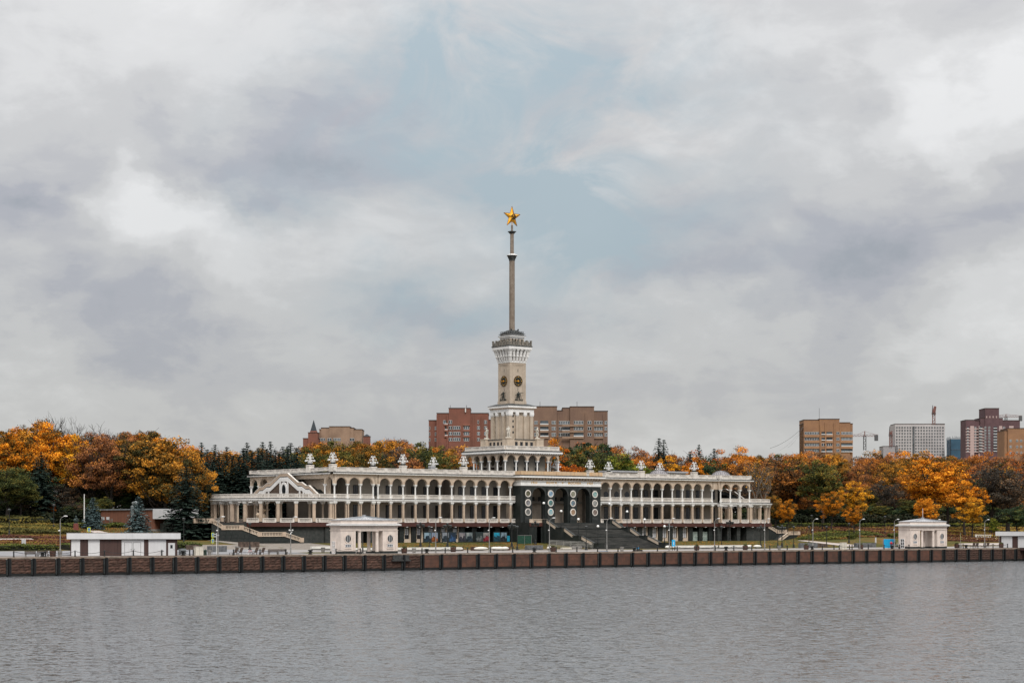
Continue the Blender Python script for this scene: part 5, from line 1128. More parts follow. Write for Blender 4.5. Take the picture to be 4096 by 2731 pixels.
for x,l,pc in PS: simple('poster_stand',l,'poster stand',x,0,poster_stand(pc),0,'poster stands before the left wing',v=-20.5)
simple('small_blue_board','small upright bright blue board right of the last poster stand','board',2033,0,lambda t:(part('panel',B(-.42,.42,-.05,.05,.2,1.55),mat('cyan_panel',(.02,.28,.42),.5,.1,1),t),part('foot',B(-.3,.3,-.15,.15,0,.2),BLACKM,t)),v=-20.5)
# low stone kerb walls, benches and oval seats in front
def long_bench(L): return lambda t:(part('seat',B(-L/2,L/2,-.35,.35,.38,.85),mat('white_bench_stone',(.72,.70,.64),.7,.08,1),t),part('base',B(-L/2+.15,L/2-.15,-.22,.22,0,.38),CONC,t))
for x,L,l in ((1310,7.5,'long white bench emerging behind the left pavilion'),(1476,10,'long white bench seen between the pavilion columns'),(1700,18,'long white bench right of the left pavilion'),(2745,6.5,'white bench right of the grand stair'),(2828,7,'white bench before the marble panels'),(2926,9,'white bench beside the right tub planter'),): simple('long_bench',l,'bench',x,0,long_bench(L),0,'long white benches before the terminal',v=-66)
def oval(L):
    def f(t): mb=MB(); mb.sphere((0,0,.45),.45,12,8,0,(L,1.2,.85)); part('seat',mb,mat('white_bench_stone',(.72,.70,.64)),t,smooth=True); part('foot',B(-.4,.4,-.3,.3,0,.15),CONC,t)
    return f
for i,(x,L) in enumerate(((1798,2.4),(1834,2.6),(1924,4.2),(1982,3.0),(1998,3.4),(2020,2.2),(2200,1.8),(2672,1.8),(2703,3.0),(2997,2.2),(3029,2.8))): simple('oval_seat',f'rounded white stone seat, {ordn(i)} from the left in the row before the terminal','seat',x,0,oval(L),0,'rounded white stone seats',v=-62)
for i,(x,L) in enumerate(((1830,1.3),(1906,1.6),(2018,1.8),(2940,1.5))):
    simple('flower_box',['low brown flower box between the oval seats','low brown flower box before the fourth poster stand','low brown flower box left of the podium','low dark flower box by the right benches'][i],'flower box',x,0,lambda t:(part('box',B(-1.2,1.2,-.5,.5,0,.8),WOODP,t),part('soil',B(-1.1,1.1,-.4,.4,.8,.84),mat('dark_soil',(.05,.04,.03)),t)),v=-58)
def kerbwall(x0,x1,v,h,l,m): 
    u0,u1=onv(x0,v),onv(x1,v); z=terr((u0+u1)/2,v); t=thing('low_wall',l,'wall',((u0+u1)/2,v,z-.3)); L=u1-u0; n=max(1,int(L/1.5))
    for i in range(n): a=-L/2+i*L/n; part('stone_block',B(a+.01,a+L/n-.01,-.4,.4,0,h+.3),m,t)
kerbwall(956,1034,-55,1.1,'low brown stone wall before the side stair, right of the litter bin',mat('brown_wall_stone',(.14,.10,.08),.9,.3,1.5)); kerbwall(742,794,-62,.9,'low brown stone wall left of the crossing sign',MAT['brown_wall_stone'])
kerbwall(832,904,-72,1.2,'low grey granite surround with a dark recess behind the signs',mat('grey_granite_block',(.16,.165,.17),.7,.25,2)); kerbwall(2103,2168,-58,1.1,'low dark granite slab wall before the portico podium',MAT['grey_granite_block']); kerbwall(3198,3266,-66,1.3,'grey granite slab row on the right lawn',MAT['grey_granite_block']); kerbwall(3420,3500,-64,1.2,'grey granite slab row before the red flower beds',MAT['grey_granite_block']); kerbwall(3245,3302,-48,.9,'low brown stone wall on the right lawn',MAT['brown_wall_stone'])
# signs
def crossing(direction=0):
    def f(t):
        mb=MB(); mb.tube([(0,0,0),(0,0,3.6)],.045,6); part('post',mb,GALV,t)
        Y=mat('fluorescent_yellow',(.75,.80,.02),.5,.03,1,fine=0); Bl=mat('road_sign_blue',(.02,.22,.55),.5,.03,1,fine=0)
        for z in ((2.5,3.55) if direction else (2.6,)):
            p=part('sign_board',B(-.42,.42,-.05,-.02,z-.42,z+.42),Y,t); part('blue_square',B(-.3,.3,-.06,-.05,z-.32,z+.32),Bl,p)
            mb=MB(); mb.add([(-.22,-.065,z-.24),(.22,-.065,z-.24),(0,-.065,z+.24)],[(0,1,2)]); part('white_triangle',mb,WPAN,p)
            mb=MB(); mb.sphere((0,-.07,z+.08),.045,6,4); mb.tube([(0,-.075,z+.04),(0,-.075,z-.06)],.035,4); mb.tube([(0,-.075,z-.06),(-.08,-.075,z-.2)],.025,4); mb.tube([(0,-.075,z-.06),(.08,-.075,z-.2)],.025,4); part('walking_figure',mb,BLACKM,p)
    return f
simple('crossing_sign','pair of yellow framed pedestrian crossing signs by the side stair','sign',850,0,crossing(1),.55,'yellow pedestrian crossing signs',v=-82)
simple('crossing_sign','yellow pedestrian crossing sign right of the right pavilion','sign',3842,0,crossing(0),.7,'yellow pedestrian crossing signs',v=-84); simple('crossing_sign','yellow crossing sign rising behind the right white building','sign',3996,0,crossing(1),.7,'yellow pedestrian crossing signs',v=-66); simple('crossing_sign','yellow crossing sign just above the long white building roof','sign',355,0,crossing(1),.3,'yellow pedestrian crossing signs',v=-55)
def dirsign(t):
    mb=MB(); mb.tube([(0,0,0),(0,0,3.9)],.05,6); part('post',mb,LAMPW,t)
    for i,(a,b,z) in enumerate(((-.9,0,3.7),(0,.7,3.5),(-.8,0,3.25))): part('arm_board',B(a,b,-.03,.03,z-.1,z+.1),mat('grey_sign_board',(.45,.46,.48),.5,.05,1),t)
simple('direction_sign','white post with three grey direction arms behind the crossing signs','sign',866,0,dirsign,.4,v=-80)
simple('map_board','bright blue information column beside the lowest right stair pier','sign',2694,0,lambda t:(part('panel',B(-.42,.42,-.06,.06,.9,2.3),mat('bright_blue_board',(.02,.42,.75),.5,.05,1,fine=0),t),part('figure_mark',B(-.1,.1,-.07,-.06,1.2,1.9),WPAN,t),part('leg',B(-.38,-.3,-.05,.05,0,.9),BLACKM,t),part('leg',B(.3,.38,-.05,.05,0,.9),BLACKM,t)),v=-84)
u,v,z=groundz(3555,2185)
t=thing('hoarding','large bright blue hoarding beside the right pavilion','hoarding',(onv(3558,-80),-80,3.2),.05); part('panel',B(-2.0,2.0,-.06,.06,.1,2.15),mat('cyan_hoarding',(.01,.36,.66),.6,.04,.5,fine=.03),t)
for x in (-1.8,0,1.8): part('brace',B(x-.04,x+.04,.06,.5,0,2.1),GALV,t)
# fences, ramp railings
def railing(L,h=1.0,slope=0,n=6,bars_=3):
    mb=MB()
    for k in range(bars_): z=h*(1-.3*k); mb.tube([(0,0,z),(L,0,z+slope)],.04,4)
    for i in range(n+1): x=L*i/n; mb.tube([(x,0,0+slope*x/L),(x,0,h+slope*x/L)],.04,4)
    return mb
RL=mat('bright_steel_rail',(.36,.35,.32),.35,.1,2,metal=.4)
for i,(x,v,L,s,l) in enumerate(((2190,-50,13,0,'lower steel handrail of the access ramp'),(2196,-46,13,-.5,'sloping steel handrail of the access ramp'),(2200,-42,12,-.5,'upper steel handrail of the access ramp'),(2282,-50,6,0,'steel railing at the turn of the access ramp'))): t=simple('ramp_railing',l,'railing',x,0,lambda t:part('rails',railing(L,1.05,s),RL,t),0,'steel railings of the access ramp',v=v); t.location.z+=-1.6*s
kerbwall(2284,2324,-51,.8,'pale block at the turn of the access ramp',CONC); kerbwall(2246,2283,-55,.55,'low cream and red kerb before the access ramp',CREAM)
GF=mat('green_barrier_mesh',(.018,.075,.05),.7,.2,2)
for x,l in ((2084,'green mesh barrier panel before the podium, left one'),(2112,'green mesh barrier panel before the podium, right one')): simple('barrier_panel',l,'barrier',x,0,lambda t:(part('mesh_infill',B(-1.0,1.0,-.02,.02,.15,2.0),GF,t),part('frame',frame_mb(2.1,2.1),GALV,t)),0,'green mesh barriers',v=-30)
# ---------------------------------------------------------------- vegetation
def leafmat(name,stops,trans=.0):
    m=bpy.data.materials.new(name); m.use_nodes=True; N=NT(m.node_tree)
    b=N.n('ShaderNodeBsdfPrincipled',inp={'Roughness':.85,'Specular IOR Level':.12}); o=N.n('ShaderNodeOutputMaterial'); N.l(b.outputs[0],o.inputs[0])
    a=N.n('ShaderNodeAttribute',attribute_name='tint'); r=N.n('ShaderNodeObjectInfo').outputs['Random']
    f=N.math('ADD',a.outputs['Fac'],N.math('MULTIPLY',N.math('SUBTRACT',r,.5),.22),True)
    N.l(N.ramp(f,stops),b.inputs['Base Color']); return m
def cards(P,Nrm,size,tint,rng,asp=1.0):
    n=len(P); a=rng.normal(size=(n,3)); t=np.cross(Nrm,a); t/=np.linalg.norm(t,axis=1)[:,None]+1e-9; b=np.cross(Nrm,t)
    s=(size*(.6+.8*rng.random(n)))[:,None]; t=t*s; b=b*s*asp
    V=np.stack([P-t,P+b*.8,P+t,P-b*.8],1).reshape(-1,3)
    F=np.arange(4*n).reshape(n,4); return V,F,np.repeat(tint,4)
def np_mesh(name,parts,mats):
    V=np.concatenate([p[0] for p in parts]); off=0; Fs=[]; mi=[]; T=[]
    for v,f,t,m in parts: Fs.append(f+off); off+=len(v); mi+= [m]*len(f); T.append(t)
    F=np.concatenate(Fs); T=np.concatenate(T); me=bpy.data.meshes.new(name)
    me.vertices.add(len(V)); me.vertices.foreach_set('co',V.astype(np.float32).ravel()); me.loops.add(F.size); me.loops.foreach_set('vertex_index',F.astype(np.int32).ravel())
    me.polygons.add(len(F)); me.polygons.foreach_set('loop_start',np.arange(0,F.size,4,dtype=np.int32)); me.polygons.foreach_set('loop_total',np.full(len(F),4,dtype=np.int32))
    me.polygons.foreach_set('material_index',np.array(mi,dtype=np.int32))
    at_=me.attributes.new('tint','FLOAT','POINT'); at_.data.foreach_set('value',T.astype(np.float32))
    for m in mats: me.materials.append(m)
    me.update(calc_edges=True); return me
def unit(v): return v/(np.linalg.norm(v,axis=1)[:,None]+1e-9)
def broad_crown(seed,H,R,z0,mats,ncl=70,nl=70,size=.34,crad=1.35,open_=.0,flat=1.15):
    rng=np.random.default_rng(seed); hz=(H-z0)/2; zc=z0+hz
    # lobes give an uneven outline
    nlob=7; lob=unit(rng.normal(size=(nlob,3))); lob[:,2]=lob[:,2]*.8+.1
    parts=[]
    d=unit(rng.normal(size=(ncl,3))); rr=rng.random(ncl)**.5
    k=1+.55*np.max(np.clip(d@lob.T-.55,0,1)/.45,axis=1)-.30
    C=d*rr[:,None]*k[:,None]*np.array([R,R,hz])*.88
    low=C[:,2]<-hz*.35; C[low,:2]*=.85
    C+=np.array([0,0,zc])
    for i in range(ncl):
        n=int(nl*(.7+.6*rng.random())); cr=crad*(.65+.7*rng.random())
        q=unit(rng.normal(size=(n,3))); q[:,2]=q[:,2]*.9+.25*rng.random(n)
        P=C[i]+q*cr*np.array([1.15,1.15,flat*.75])*(.55+.5*rng.random(n))[:,None]
        nr=unit(q*.8+np.array([0,0,.35])+rng.normal(size=(n,3))*.9)
        base=rng.random()**.9*.85+.05; t=np.clip(base+rng.normal(size=n)*.17,0,1)
        v,f,tt=cards(P,nr,np.full(n,size),t,rng); parts.append((v,f,tt,0))
    return np_mesh('crown',parts,mats)
BARK=mat('grey_brown_bark',(.06,.048,.04),.9,.3,3); BIRCH=mat('pale_birch_bark',(.26,.22,.175),.85,.3,3)
def trunk_mesh(seed,H,R,m,r0=.32,limbs=8,zt=.82,start=.22):
    rn=random.Random(seed); mb=MB(); pts=[(0,0,-.5)]; x=y=0
    for i in range(1,7): x+=rn.uniform(-.25,.25); y+=rn.uniform(-.25,.25); pts.append((x,y,H*zt*i/6))
    mb.tube(pts,[r0*(1.15-.95*i/6) for i in range(7)],6)
    for i in range(limbs):
        k=start+(.9-start)*i/limbs; z=H*zt*k; a=rn.random()*6.28; L=R*rn.uniform(.55,.95); b=Vector(pts[min(6,int(k*6)+1)]); b.z=z
        mb.tube([b,b+Vector((cos(a)*L*.4,sin(a)*L*.4,L*.35)),b+Vector((cos(a)*L*.75,sin(a)*L*.75,L*.8)),b+Vector((cos(a+.2)*L,sin(a+.2)*L,L*1.15))],[r0*.38,r0*.27,r0*.17,r0*.06],4)
    return mb.mesh('trunk',m)
def bare_crown(seed,H,z0,R,m,depth=5,leaves=None,upright=.75,thick=.14):
    rn=random.Random(seed); mb=MB(); tips=[]
    def br(p,d,L,r,k):
        q=p+d*L*.5+Vector((rn.gauss(0,.06),rn.gauss(0,.06),0))*L; e=p+d*L
        mb.tube([p,q,e],[r,r*.8,r*.62],3); tips.append(e)
        if k<=0: return
        for _ in range(3 if k>1 else 4):
            nd=(d+Vector((rn.gauss(0,.42),rn.gauss(0,.42),rn.gauss(upright*.25,.22)))).normalized(); br(e if rn.random()<.7 else q,nd,L*rn.uniform(.62,.85),r*.6,k-1)
    L=(H-z0)*.33
    for i in range(4): a=2*pi*i/4+rn.random(); br(Vector((0,0,z0)),Vector((cos(a)*.35,sin(a)*.35,1)).normalized(),L,thick,depth-1)
    return mb,tips
def spruce_crown(seed,H,R,m,nw=26,z0=.8,size=.42,dens=1.0):
    rng=np.random.default_rng(seed); parts=[]
    for w_ in range(nw):
        k=w_/(nw-1); z=z0+(H-z0)*k**.95; rad=R*(1-k)**.66*(.85+.3*rng.random())+.22; nb=int((9+7*(1-k))*dens)
        for b in range(nb):
            z=z0+(H-z0)*k**.95+rng.normal()*.28*(1-k)*H/20; a=2*pi*(b+rng.random()*.8)/nb; r_=rad*(.75+.4*rng.random()); ns=max(2,int(r_/.38)); s=np.linspace(.12,1,ns)
            P=np.stack([np.cos(a)*s*r_,np.sin(a)*s*r_,z-.5*s*r_+.2*(s*r_)**1.5*.5],1)+rng.normal(size=(ns,3))*.08
            for off in (-.22,0,.22):
                Q=P+np.array([-sin(a),cos(a),0])*off*s[:,None]*1.4; nr=unit(np.tile([cos(a)*.35,sin(a)*.35,1.0],(ns,1))+rng.normal(size=(ns,3))*.35)
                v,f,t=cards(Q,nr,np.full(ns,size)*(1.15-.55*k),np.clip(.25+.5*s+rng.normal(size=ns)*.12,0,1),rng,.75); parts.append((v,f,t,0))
    return np_mesh('crown',parts,[m])
LM={'orange':leafmat('orange_maple_leaves',[(0,(.05,.045,.014)),(.22,(.15,.08,.014)),(.45,(.46,.155,.012)),(.75,(.74,.26,.014)),(1,(.88,.38,.03))]),
 'yellow':leafmat('yellow_leaves',[(0,(.06,.05,.015)),(.25,(.28,.14,.015)),(.65,(.74,.32,.018)),(1,(.85,.44,.03))]),
 'gold':leafmat('mixed_golden_leaves',[(0, (0.033, 0.0352, 0.0132)), (0.35, (0.11, 0.077, 0.0198)), (0.62, (0.286, 0.1375, 0.0242)), (0.85, (0.528, 0.22, 0.0242)), (1, (0.682, 0.308, 0.033))]),
 'rust':leafmat('rust_brown_leaves',[(0, (0.051, 0.0323, 0.0162)), (0.35, (0.1848, 0.0844, 0.0281)), (0.65, (0.4078, 0.1465, 0.0281)), (1, (0.7137, 0.2484, 0.0302))]),
 'redbrown':leafmat('faded_red_brown_leaves',[(0, (0.069, 0.0381, 0.0209)), (0.4, (0.23, 0.0952, 0.0427)), (0.75, (0.391, 0.1512, 0.0522)), (1, (0.575, 0.2352, 0.0475))]),
 'olive':leafmat('olive_green_leaves',[(0, (0.0261, 0.0377, 0.0145)), (0.45, (0.0725, 0.0841, 0.0232)), (0.8, (0.145, 0.1232, 0.029)), (1, (0.29, 0.203, 0.0362))]),
 'green':leafmat('dark_green_leaves',[(0, (0.0186, 0.0341, 0.0186)), (0.5, (0.0434, 0.0713, 0.031)), (0.85, (0.0853, 0.1162, 0.0372)), (1, (0.1705, 0.155, 0.0388))]),
 'lime':leafmat('yellowish_green_leaves',[(0,(.03,.045,.012)),(.4,(.075,.105,.018)),(.8,(.16,.19,.024)),(1,(.32,.27,.03))]),
 'fire':leafmat('fiery_orange_red_leaves',[(0,(.14,.04,.012)),(.35,(.38,.10,.012)),(.7,(.60,.16,.014)),(1,(.75,.26,.02))]),
 'dusk':leafmat('dark_brown_twigs_and_leaves',[(0, (0.0297, 0.0284, 0.0243)), (0.5, (0.0783, 0.0648, 0.0486)), (0.8, (0.1418, 0.0972, 0.0607)), (1, (0.297, 0.135, 0.0473))]),
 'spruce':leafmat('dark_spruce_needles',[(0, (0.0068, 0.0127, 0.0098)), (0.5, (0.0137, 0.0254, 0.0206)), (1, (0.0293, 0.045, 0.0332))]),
 'blue':leafmat('blue_spruce_needles',[(0,(.02,.035,.036)),(.5,(.05,.08,.082)),(1,(.12,.16,.16))])}
DESC={'orange':'bright orange maple','yellow':'golden yellow tree','gold':'gold and green mottled tree','rust':'rust brown leafy tree','redbrown':'faded red-brown tree','olive':'olive green tree turning yellow','green':'dark green broadleaf tree','lime':'yellowish green broad tree','fire':'fiery orange-red tree','dusk':'dark brown thinning tree','spruce':'dark pointed spruce','blue':'silvery blue spruce','bare':'nearly bare twiggy tree','birch':'bare pale-trunked birch'}
PROTO={}
def proto(kind,k):
    key=(kind,k)
    if key in PROTO: return PROTO[key]
    sd=hash_(kind)*7+k*13
    if kind in('spruce','blue'):
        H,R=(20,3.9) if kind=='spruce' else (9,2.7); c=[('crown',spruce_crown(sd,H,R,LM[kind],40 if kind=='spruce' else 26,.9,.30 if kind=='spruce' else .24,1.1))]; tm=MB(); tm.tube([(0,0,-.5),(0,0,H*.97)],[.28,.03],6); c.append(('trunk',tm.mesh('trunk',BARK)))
    elif kind in('bare','birch'):
        H,R=20,5; bk=BARK if kind=='bare' else BIRCH; mb,tips=bare_crown(sd,H,6.5,R,bk,5 if kind=='bare' else 4,thick=.2 if kind=='bare' else .11); tm=MB(); tm.tube([(0,0,-.5),(0.1,0,3.5),(0,0,6.6)],[.32,.26,.2],6)
        rng=np.random.default_rng(sd); T=np.array([tuple(t) for t in tips]); idx=rng.integers(0,len(T),900 if kind=='bare' else 500); P=T[idx]+rng.normal(size=(len(idx),3))*.45
        v,f,t=cards(P,unit(rng.normal(size=P.shape)),np.full(len(P),.15),rng.random(len(P)),rng)
        c=[('branches',mb.mesh('branches',bk)),('trunk',tm.mesh('trunk',bk))]+([] if kind=='bare' else [('crown',np_mesh('crown',[(v,f,t,0)],[LM['gold']]))])
    else:
        H,R=20,6.0
        dense={'dusk':(100,80,.14),'redbrown':(130,105,.135),'rust':(125,108,.14)}.get(kind,(130,118,.155))
        c=[('crown',broad_crown(sd,H,R,4.2,[LM[kind]],dense[0],dense[1],dense[2],.92)),('trunk',trunk_mesh(sd,H,R,BARK))]
        if kind in ('redbrown','dusk','rust'):
            mb,_=bare_crown(sd,H+.6,5.0,R,BARK,4,thick=.13); c.append(('branches',mb.mesh('branches',BARK)))
    PROTO[key]=c; return c
def hash_(s): return sum((i+1)*ord(c) for i,c in enumerate(s))
trees=[]
def tree(kind,x,z,ytop,wscale=1.0,grp='trees of the belt behind the terminal',special=None,zb=None):
    """x, ytop as seen from the viewpoint, z distance: converted to a place, a height and a spread"""
    u,v=at(x,z); g=terr(u,v) if zb is None else zb; H=EYE+(2110-ytop)*z/8000-g
    if H<2: return
    k=random.randrange(3 if kind in('rust','dusk','gold','olive','redbrown','green','orange','spruce') else 2); H0=9 if kind=='blue' else 20
    t=thing({'spruce':'spruce_tree','blue':'blue_spruce','birch':'birch_tree','bare':'bare_tree','orange':'maple_tree'}.get(kind,'broadleaf_tree'),'x','tree',(u,v,g),random.random()*6.28,grp)
    s=H/H0; ws=s*.5+.5 if H0==20 else s; ws*=wscale
    t.scale=(ws,ws,s)
    for nm,me in proto(kind,k): link(nm,me,t)
    trees.append((x,kind,t,special,grp)); return t
TL=[(0, 1690), (60, 1692), (150, 1680), (250, 1692), (330, 1740), (380, 1735), (450, 1718), (540, 1700), (600, 1712), (680, 1752), (730, 1780), (800, 1785), (900, 1795), (1000, 1795), (1060, 1775), (1150, 1780), (1220, 1768), (1330, 1750), (1400, 1745), (1500, 1745), (1600, 1742), (1700, 1760), (1800, 1785), (1900, 1800), (2150, 1790), (2230, 1765), (2300, 1760), (2400, 1758), (2480, 1780), (2560, 1795), (2640, 1800), (2750, 1812), (2850, 1802), (2960, 1790), (3060, 1809), (3150, 1809), (3250, 1794), (3320, 1804), (3400, 1809), (3500, 1806), (3600, 1804), (3700, 1802), (3800, 1809), (3900, 1809), (4000, 1802), (4096, 1812), (4300, 1814)]
ZN=[(0,250,[('orange',3),('gold',2),('bare',1)]),(250,340,['gold','bare','green']),(340,560,['redbrown','redbrown','gold']),(560,700,['gold','orange','olive']),(700,1000,['spruce','gold','orange','rust','rust']),(1000,1200,['spruce','rust','gold','olive']),(1200,1560,['gold','olive','rust','green','gold']),(1560,2000,['rust','redbrown','gold','dusk','olive']),(2000,2420,['green','rust','olive','fire','dusk']),(2420,2720,['rust','redbrown','dusk','rust']),(2720,2900,['green','rust','spruce','fire']),(2900,3100,['orange','rust','gold','rust']),(3100,3340,['olive','rust','gold','rust']),(3340,3600,['rust','gold','gold','redbrown','rust']),(3600,3840,['rust','gold','orange','rust']),(3840,4400,['rust','rust','redbrown','fire','gold'])]
def zone(x):
    for a,b,l in ZN:
        if a<=x<b:
            l=[q for e in l for q in ([e] if isinstance(e,str) else [e[0]]*e[1])]; return random.choice(l)
    return 'rust'
def zrow(x,v): t=(x-2048)/8000; return (v-CV)/(C_-t*S_)
rr=random.Random(5)
for v,dx,dy,lo in ((105,62,-6,0),(72,62,12,6),(46,60,30,16)):
    x=-60+v
    while x<4200:
        z=zrow(x,v+rr.uniform(-8,8)); y=lerp_knots(TL,max(0,min(4300,x)))+dy+rr.uniform(-6,14)
        k=zone(max(0,min(4390,x)))
        if v==46 and k in('spruce',) and not(700<x<1200): k='olive'
        if not (v<80 and 1900<x<2160): tree(k,x,z,y,rr.uniform(.9,1.25)*(1.25 if v==105 else 1.05))
        x+=dx*rr.uniform(.75,1.2)*480/z*(1.15 if x>2500 else 1)
for i,x in enumerate(range(690,1200,24)):
    tree('spruce',x+rr.uniform(-8,8),zrow(x,rr.uniform(27,40)),rr.uniform(1782,1830)+(12 if x<830 else 0),rr.uniform(1.15,1.5),'dark firs massed behind the left end')
# lower storey in front of the belt
for x0,x1,v,y0,y1,kinds in ((-30,740,30,1850,1930,['green','dusk','olive','dusk','green']),(2980,4150,34,1885,1960,['dusk','green','olive','rust','dusk']),(3000,4150,24,1985,2045,['green','dusk','green','olive']),(-30,760,24,1960,2030,['green','dusk','dusk'])):
    x=x0
    while x<x1:
        z=zrow(x,v+rr.uniform(-4,4)); tree(rr.choice(kinds),x,z,rr.uniform(y0,y1),rr.uniform(1.0,1.35),'dark understorey trees along the park edge'); x+=58*rr.uniform(.8,1.2)*470/z
G1='individual trees standing out before the belt'
for a in (('orange',70,462,1722,1.25,'bright orange maple at the far left, spreading to the picture edge'),('orange',200,470,1680,1.25,'tall bright orange maple, second from the left edge'),('olive',30,440,1850,1.3,'big dark green tree turning yellow at the left edge'),
 ('olive',85,444,1890,1.2,'broad olive green tree beside the left edge tree, lower and darker'),('spruce',165,452,1810,1.35,'wide dark spruce between the orange maple and the red-brown trees'),('bare',262,485,1660,1.1,'tall nearly bare tree standing above the left tree line'),('yellow',290,468,1730,.8,'narrow yellow tree left of the red-brown crowns'),
 ('redbrown',370,465,1716,1.2,'large faded red-brown tree behind the white flag pole'),('redbrown',440,462,1738,1.15,'faded red-brown tree right of the one behind the flag pole'),('bare',420,500,1686,1.3,'bare branched tree rising behind the red-brown crowns'),('gold',575,465,1700,1.5,'large golden green tree behind the brick building'),('gold',660,458,1745,1.4,'golden tree above the right part of the brick building'),('gold',760,462,1790,1.0,'golden tree left of the big dark spruce crown'),
 ('spruce',745,428,1862,1.55,'big dark spruce between the brick building and the side stair'),('spruce',806,470,1772,1.0,'dark spruce just left of the round terrace'),('spruce',860,500,1780,1.1,'dark spruce behind the left corner of the round terrace'),('spruce',988,520,1772,1.1,'dark double topped spruce behind the left end'),('spruce',1050,525,1770,1.1,'dark spruce right of the double topped one'),
 ('spruce',1082,518,1768,1.0,'slim dark spruce above the upper left arches'),('spruce',1150,515,1788,1.1,'dark spruce behind the stair gable'),('fire',2295,560,1820,1.05,'fiery orange tree right of the tower arcade'),('fire',1905,590,1815,.6,'small orange tree left of the tower arcade'),('orange',2215,580,1748,1.0,'orange crown touching the tower plinth on the right'),
 ('lime',2460,575,1812,1.5,'broad yellow-green tree behind the right roof lamps, left one'),('lime',2550,580,1818,1.4,'broad yellow-green tree behind the right roof lamps, right one'),('green',2385,600,1752,1.5,'dark green tree at the right foot of the brown apartment block'),('spruce',2635,610,1755,1.1,'tall double spruce above the yellow tree'),('spruce',2655,612,1760,1.0,'right stem of the tall double spruce'),('yellow',2680,590,1820,1.0,'bright yellow tree behind the roof right of the dome'),('orange',2780,590,1822,1.0,'orange tree behind the rightmost roof lamp'),
 ('spruce',2796,600,1780,.9,'single dark spruce above the orange tree on the right'),('birch',3020,580,1815,1.1,'bare white birch right of the terminal end'),('birch',3060,585,1860,1.0,'leaning pale birch beside the taller one'),('orange',3150,560,1988,.7,'small bright orange tree at the right end of the terminal'),('gold',3100,565,1975,.9,'green and gold tree beside the terminal right end'),('rust',3180,600,1808,1.9,'huge rust orange tree below the cable'),('olive',3290,590,1835,1.3,'dark olive tree right of the huge rust tree'),
 ('orange',3325,560,1955,.9,'bright orange maple above the third right lantern'),('yellow',3410,575,1920,1.1,'bright golden maple in the middle of the right belt'),('orange',3415,555,2015,.8,'orange tree standing low before the golden maple'),('orange',3720,590,1822,1.7,'large orange tree rising above the right pavilion, left one'),('orange',3790,600,1810,1.3,'tall orange tree above the right pavilion, right one'),('orange',3700,560,1970,.9,'small orange maple directly behind the right pavilion mast'),
 ('orange',3860,575,1915,1.2,'bright orange tree above the orange grass slope'),('yellow',3890,560,1985,.9,'yellow orange tree low on the orange grass slope'),('dusk',4030,590,1830,1.8,'large dark leafless tree near the right edge'),('dusk',3960,590,1850,1.6,'dark leafless tree above the second crossing sign'),('lime',3975,560,2070,.5,'small yellow-green bush tree by the stone steps on the slope'),('green',4070,560,2010,1.2,'dark green tree at the right picture edge'),
 ('fire',208,452,2002,.45,'small russet tree in the left flower beds'),('olive',415,455,1985,.9,'low grey-green tree behind the flag pole and brick building'),('dusk',300,458,2000,.8,'dark low tree behind the bust'),('green',38,446,1985,.9,'low dark bush tree in the left beds')):
    k=a[0]; tree(k,a[1],a[2],a[3],a[4],G1,a[5])
for x,y,z,l in ((373,1990,436,'blue spruce left of the brick building front'),(553,1988,430,'blue spruce in front of the brick building')): tree('blue',x,z,y,1.15,'silvery blue spruces before the brick building',l)
SEG=[(0,330,'at the far left'),(330,700,'behind the brick building'),(700,1000,'left of the terminal'),(1000,1330,'behind the left end terrace'),(1330,1700,'behind the left wing'),(1700,2050,'left of the tower'),(2050,2440,'right of the tower'),(2440,2900,'behind the right wing'),(2900,3200,'right of the terminal'),(3200,3450,'behind the red flower beds'),(3450,3800,'behind the right pavilion'),(3800,9999,'at the far right')]
cnt_={}
for x,kind,t,sp_,grp in sorted(trees,key=lambda q:q[0]):
    if sp_: t['label']=sp_; continue
    s=[c for a,b,c in SEG if a<=max(x,0)<b][0]; key=(kind,s,grp[:8]); cnt_[key]=cnt_.get(key,0)+1
    t['label']=f'{DESC[kind]} {"low under the belt " if grp[:8]=="dark und" else ("massed " if grp[:9]=="dark firs" else "")}{s}, {ordn(cnt_[key]-1)} from left'.replace('low under the belt ','low ')
# hedges and flower beds
def bed(name,label,cat,rows_,mats,h,n,size,kind='stuff',group=None,fluff=.3):
    """leafy mass over a strip of ground given as (v,u0,u1) rows"""
    rng=np.random.default_rng(hash_(label)); v0,v1=rows_[0][0],rows_[-1][0]; V=v0+(v1-v0)*rng.random(n)
    U=np.array([ (lambda a,b,r:a+(b-a)*r)(lerp_knots([(q[0],q[1]) for q in rows_],vv_),lerp_knots([(q[0],q[2]) for q in rows_],vv_),rng.random()) for vv_ in V])
    keep=np.array([not any(a<x<b and c<y<d for a,b,c,d in ((-152,-138,-27,-20),(-150,-130,-45,-39),(-121,-114,-28,-5),(110,161,-31,-25))) for x,y in zip(U,V)])
    if 'bed' in name: U,V=U[keep],V[keep]; n=len(U)
    lump=.75+.25*np.sin(U*.9+V)*np.sin(V*.7+U*.13); hh=h*lump*(rng.random(n)**fluff)
    Z=np.array([terr(a,b) for a,b in zip(U,V)])+hh; P=np.stack([U,V,Z],1)
    tint=np.clip(.5+.25*np.sin(U*.21+V*.5)+.2*np.sin(U*.05-1)+rng.normal(size=n)*.16,0,1)
    f=cards(P,unit(rng.normal(size=P.shape)*.7+np.array([0,-.4,.8])),np.full(n,size),tint,rng)
    o=link(name,np_mesh(name,[(*f,0)],mats)); return tag(o,label,cat,group,kind)
